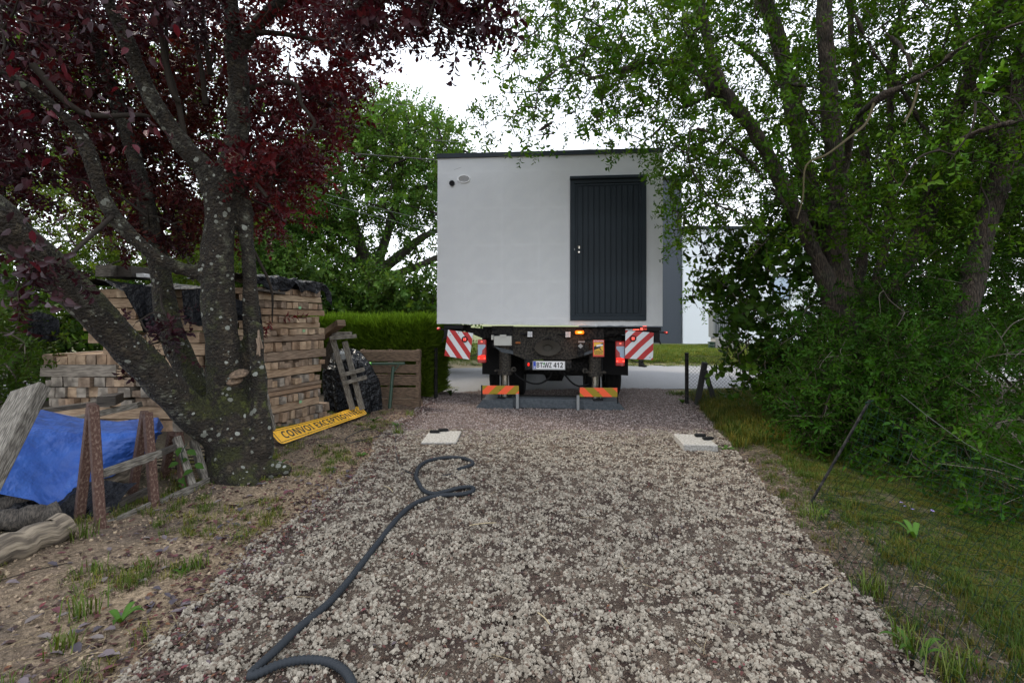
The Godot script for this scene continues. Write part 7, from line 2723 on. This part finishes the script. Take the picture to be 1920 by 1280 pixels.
func small_plants() -> void:
	var c := Color(0.055, 0.115, 0.022)
	for e in [[226, 1168, 5, 0.15, 0.022, 0.7, "broad-leaved dandelion in the earth at the lower left gravel edge"], [512, 890, 6, 0.22, 0.028, 0.9, "long-leaved dock plant at the foot of the plum trunk"], [600, 838, 4, 0.09, 0.014, 0.9, "small seedling under the yellow board"], [340, 1075, 4, 0.10, 0.012, 0.5, "low dark rosette beside the gravel edge, left of the hose"], [845, 742, 5, 0.24, 0.05, 0.9, "pale green weed by the hedge post at the drive mouth"], [1716, 1010, 4, 0.17, 0.024, 0.8, "single upright plantain in the lawn under the netting"], [1720, 1235, 6, 0.2, 0.018, 0.8, "strap-leaved weed at the lower right lawn edge"], [1545, 965, 5, 0.1, 0.016, 0.5, "small clump at the foot of the iron rod"], [1280, 757, 5, 0.2, 0.04, 0.9, "light green weed at the base of the wire fence post"], [680, 855, 6, 0.13, 0.03, 0.4, "low leafy weed between slab and yellow board"], [745, 800, 6, 0.18, 0.035, 0.5, "leafy weed before the upright pallet"], [700, 790, 6, 0.2, 0.03, 0.5, "dandelion rosette at the right end of the yellow board"], [1360, 845, 6, 0.16, 0.03, 0.5, "grey-green thistle rosette beside the right slab"]]:
		var q := MB.new()
		for i in e[2]:
			blade_leaf(q, Vector3.ZERO, rng.randf() * TAU, 0.8 * e[3] * rng.randf_range(0.7, 1.1), 0.65 * e[4], e[5], c * rng.randf_range(0.7, 1.3))
		tag(put("weed", q.mesh(), M.leaf, null, on_ground(e[0], e[1])), e[6], "weed")
	# sapling shoot with oval leaves in the rack
	var g := on_ground(335, 915)
	var sh := thing("sapling", "young shoot with oval green leaves growing between rack and plum trunk", "sapling", g)
	var stem := curve([Vector3.ZERO, at(345, 880, 4.15) - g, at(340, 850, 4.1) - g, at(350, 832, 4.1) - g], 4)
	put("stem", tube_mesh(stem, ones(stem.size(), 0.004), 5), M.tool_green, sh)
	for e in [[338, 905], [335, 868], [352, 862], [362, 882], [338, 895], [365, 870], [350, 845], [340, 838]]:
		var q := MB.new()
		add_leaf(q, Vector3.ZERO, Vector3(rng.randf_range(-1, 1), -0.3, rng.randf_range(-0.2, 0.6)).normalized(), Vector3(0, 0.7, 0.7), 0.085, 0.055, c * 0.9)
		put("leaf", q.mesh(), M.leaf, sh, at(e[0], e[1], 4.1) - g)
	# tall grass clumps that stand out one by one
	for e in [[150, 1160, 0.15, "tufted grass clump on the sandy bank at the lower left"], [118, 1215, 0.10, "smaller grass clump below the tufted one, lower left"], [365, 1065, 0.10, "grass clump at the gravel edge near the dry leaves"], [180, 1075, 0.09, "grass clump on the bank before the log"], [265, 1068, 0.08, "thin grass clump on the bank below the rack"], [150, 1010, 0.14, "grass around the foot of the nearest rack leg"], [745, 815, 0.15, "grass clump between the pallet and left slab"], [770, 780, 0.12, "grass clump at the gravel edge before the pallet"], [1700, 1225, 0.16, "long grass clump at the lower right gravel edge"], [1640, 1120, 0.14, "long grass clump on the right edge above the lowest one"], [1530, 975, 0.13, "grass clump beside the iron rod foot"], [1800, 1275, 0.16, "long grass clump in the lowest right corner"]]:
		var q := MB.new()
		for i in 46:
			var w := rng.randf() * TAU
			var h: float = e[2] * rng.randf_range(0.5, 1.15)
			var o := Vector3(rng.randfn(0, 0.035), 0, rng.randfn(0, 0.03))
			var dir := Vector3(cos(w), 0, sin(w))
			var lean := rng.randf_range(0.1, 0.8)
			var s := Vector3(-dir.z, 0, dir.x) * 0.0028
			var nn := (Vector3.UP - dir * 0.5).normalized()
			var cc := Color(0.07, 0.13, 0.022).lerp(Color(0.16, 0.17, 0.05), rng.randf() * 0.7)
			var a := q.vert(o - s, nn, Vector2.ZERO, cc)
			var b := q.vert(o + s, nn, Vector2.ZERO, cc)
			var m := o + dir * h * lean * 0.4 + Vector3.UP * h * 0.65
			var a2 := q.vert(m - s * 0.8, nn, Vector2.ZERO, cc)
			var b2 := q.vert(m + s * 0.8, nn, Vector2.ZERO, cc)
			var tp := q.vert(o + dir * h * lean + Vector3.UP * h * (1.0 - lean * 0.3), nn, Vector2.ZERO, cc)
			q.quad(a, b, b2, a2)
			q.tri(a2, b2, tp)
		tag(put("grass_tuft", q.mesh(), M.leaf, null, on_ground(e[0], e[1])), e[3], "grass tuft")
	# violets in the lawn
	var vio := mat(Color(0.30, 0.24, 0.55), 0.7)
	var spots := [[1690, 955, "leftmost"], [1697, 962, "second"], [1712, 968, "middle"], [1750, 972, "fourth"], [1748, 970, "rightmost"]]
	for i in 5:
		var e = spots[i]
		var fl := thing("violet_flower", "%s of the tiny violet flowers in the lawn under the netting" % e[2], "flower", on_ground(e[0], e[1]), 0.0, "violet flowers in the lawn")
		put("stem", tube_mesh([Vector3.ZERO, Vector3(0, 0.05, 0)], [0.0015, 0.0012], 4), M.tool_green, fl)
		var q := MB.new()
		for k in 5:
			var w := TAU * k / 5.0
			add_leaf(q, Vector3(0, 0.05, 0), Vector3(cos(w), 0.3, sin(w)).normalized(), Vector3.UP, 0.012, 0.01, Color.WHITE)
		put("petals", q.mesh(), vio, fl)
	# dry sticks
	var sticks := [[[1500, 1130], [1570, 1090], "dry straw stalk on the right cut edge"], [[0, 1095], [125, 1062], "long dry twig lying on the bank at the lower left"], [[880, 990], [930, 985], "small pale twig on the gravel right of the hose loop"], [[1000, 1150], [1035, 1185], "thin pale twig in the middle of the gravel"], [[480, 1140], [560, 1095], "dark twig among dry leaves left of the hose"], [[720, 915], [736, 926], "pale straw beside the hose loop"]]
	for e in sticks:
		var a := on_ground(e[0][0], e[0][1], 0.02)
		var b := on_ground(e[1][0], e[1][1], 0.02)
		var pts := curve([a, (a + b) / 2 + Vector3(0.01, 0.015, 0.02), b], 4)
		tag(put("twig", tube_mesh(pts, ones(pts.size(), 0.003), 5), M.straw if "straw" in e[2] or "pale" in e[2] else M.dark_twig), e[2], "twig")

# ---------------------------------------------------------------- overhead lines
func cables() -> void:
	for e in [[[560, 277, 13], [690, 290, 13.2], [820, 300, 13.4], [1250, 334, 14], [1500, 350, 14.5], 0.014, "thick black overhead cable passing behind the cabin roof"], [[600, 192, 14], [800, 199, 14], [1100, 213, 14], [1300, 222, 14], [1500, 230, 14], 0.006, "thin overhead wire high above the cabin"], [[540, 345, 13], [640, 372, 13.2], [740, 398, 13.4], [830, 418, 13.6], [1000, 450, 14], 0.005, "upper of two thin wires descending before the oak"], [[540, 355, 13], [640, 388, 13.2], [740, 415, 13.4], [830, 440, 13.6], [1000, 480, 14], 0.005, "lower of two thin wires descending before the oak"], [[800, 262, 14], [1000, 276, 14], [1150, 281, 14], [1300, 285, 14], [1450, 287, 14], 0.006, "thin overhead wire just above the cabin roof"]]:
		var pts := curve(limb_px(e.slice(0, 5)), 6)
		tag(put("overhead_cable", tube_mesh(pts, ones(pts.size(), e[5]), 5), M.cable if e[5] > 0.01 else M.wire_pale), e[6], "cable")
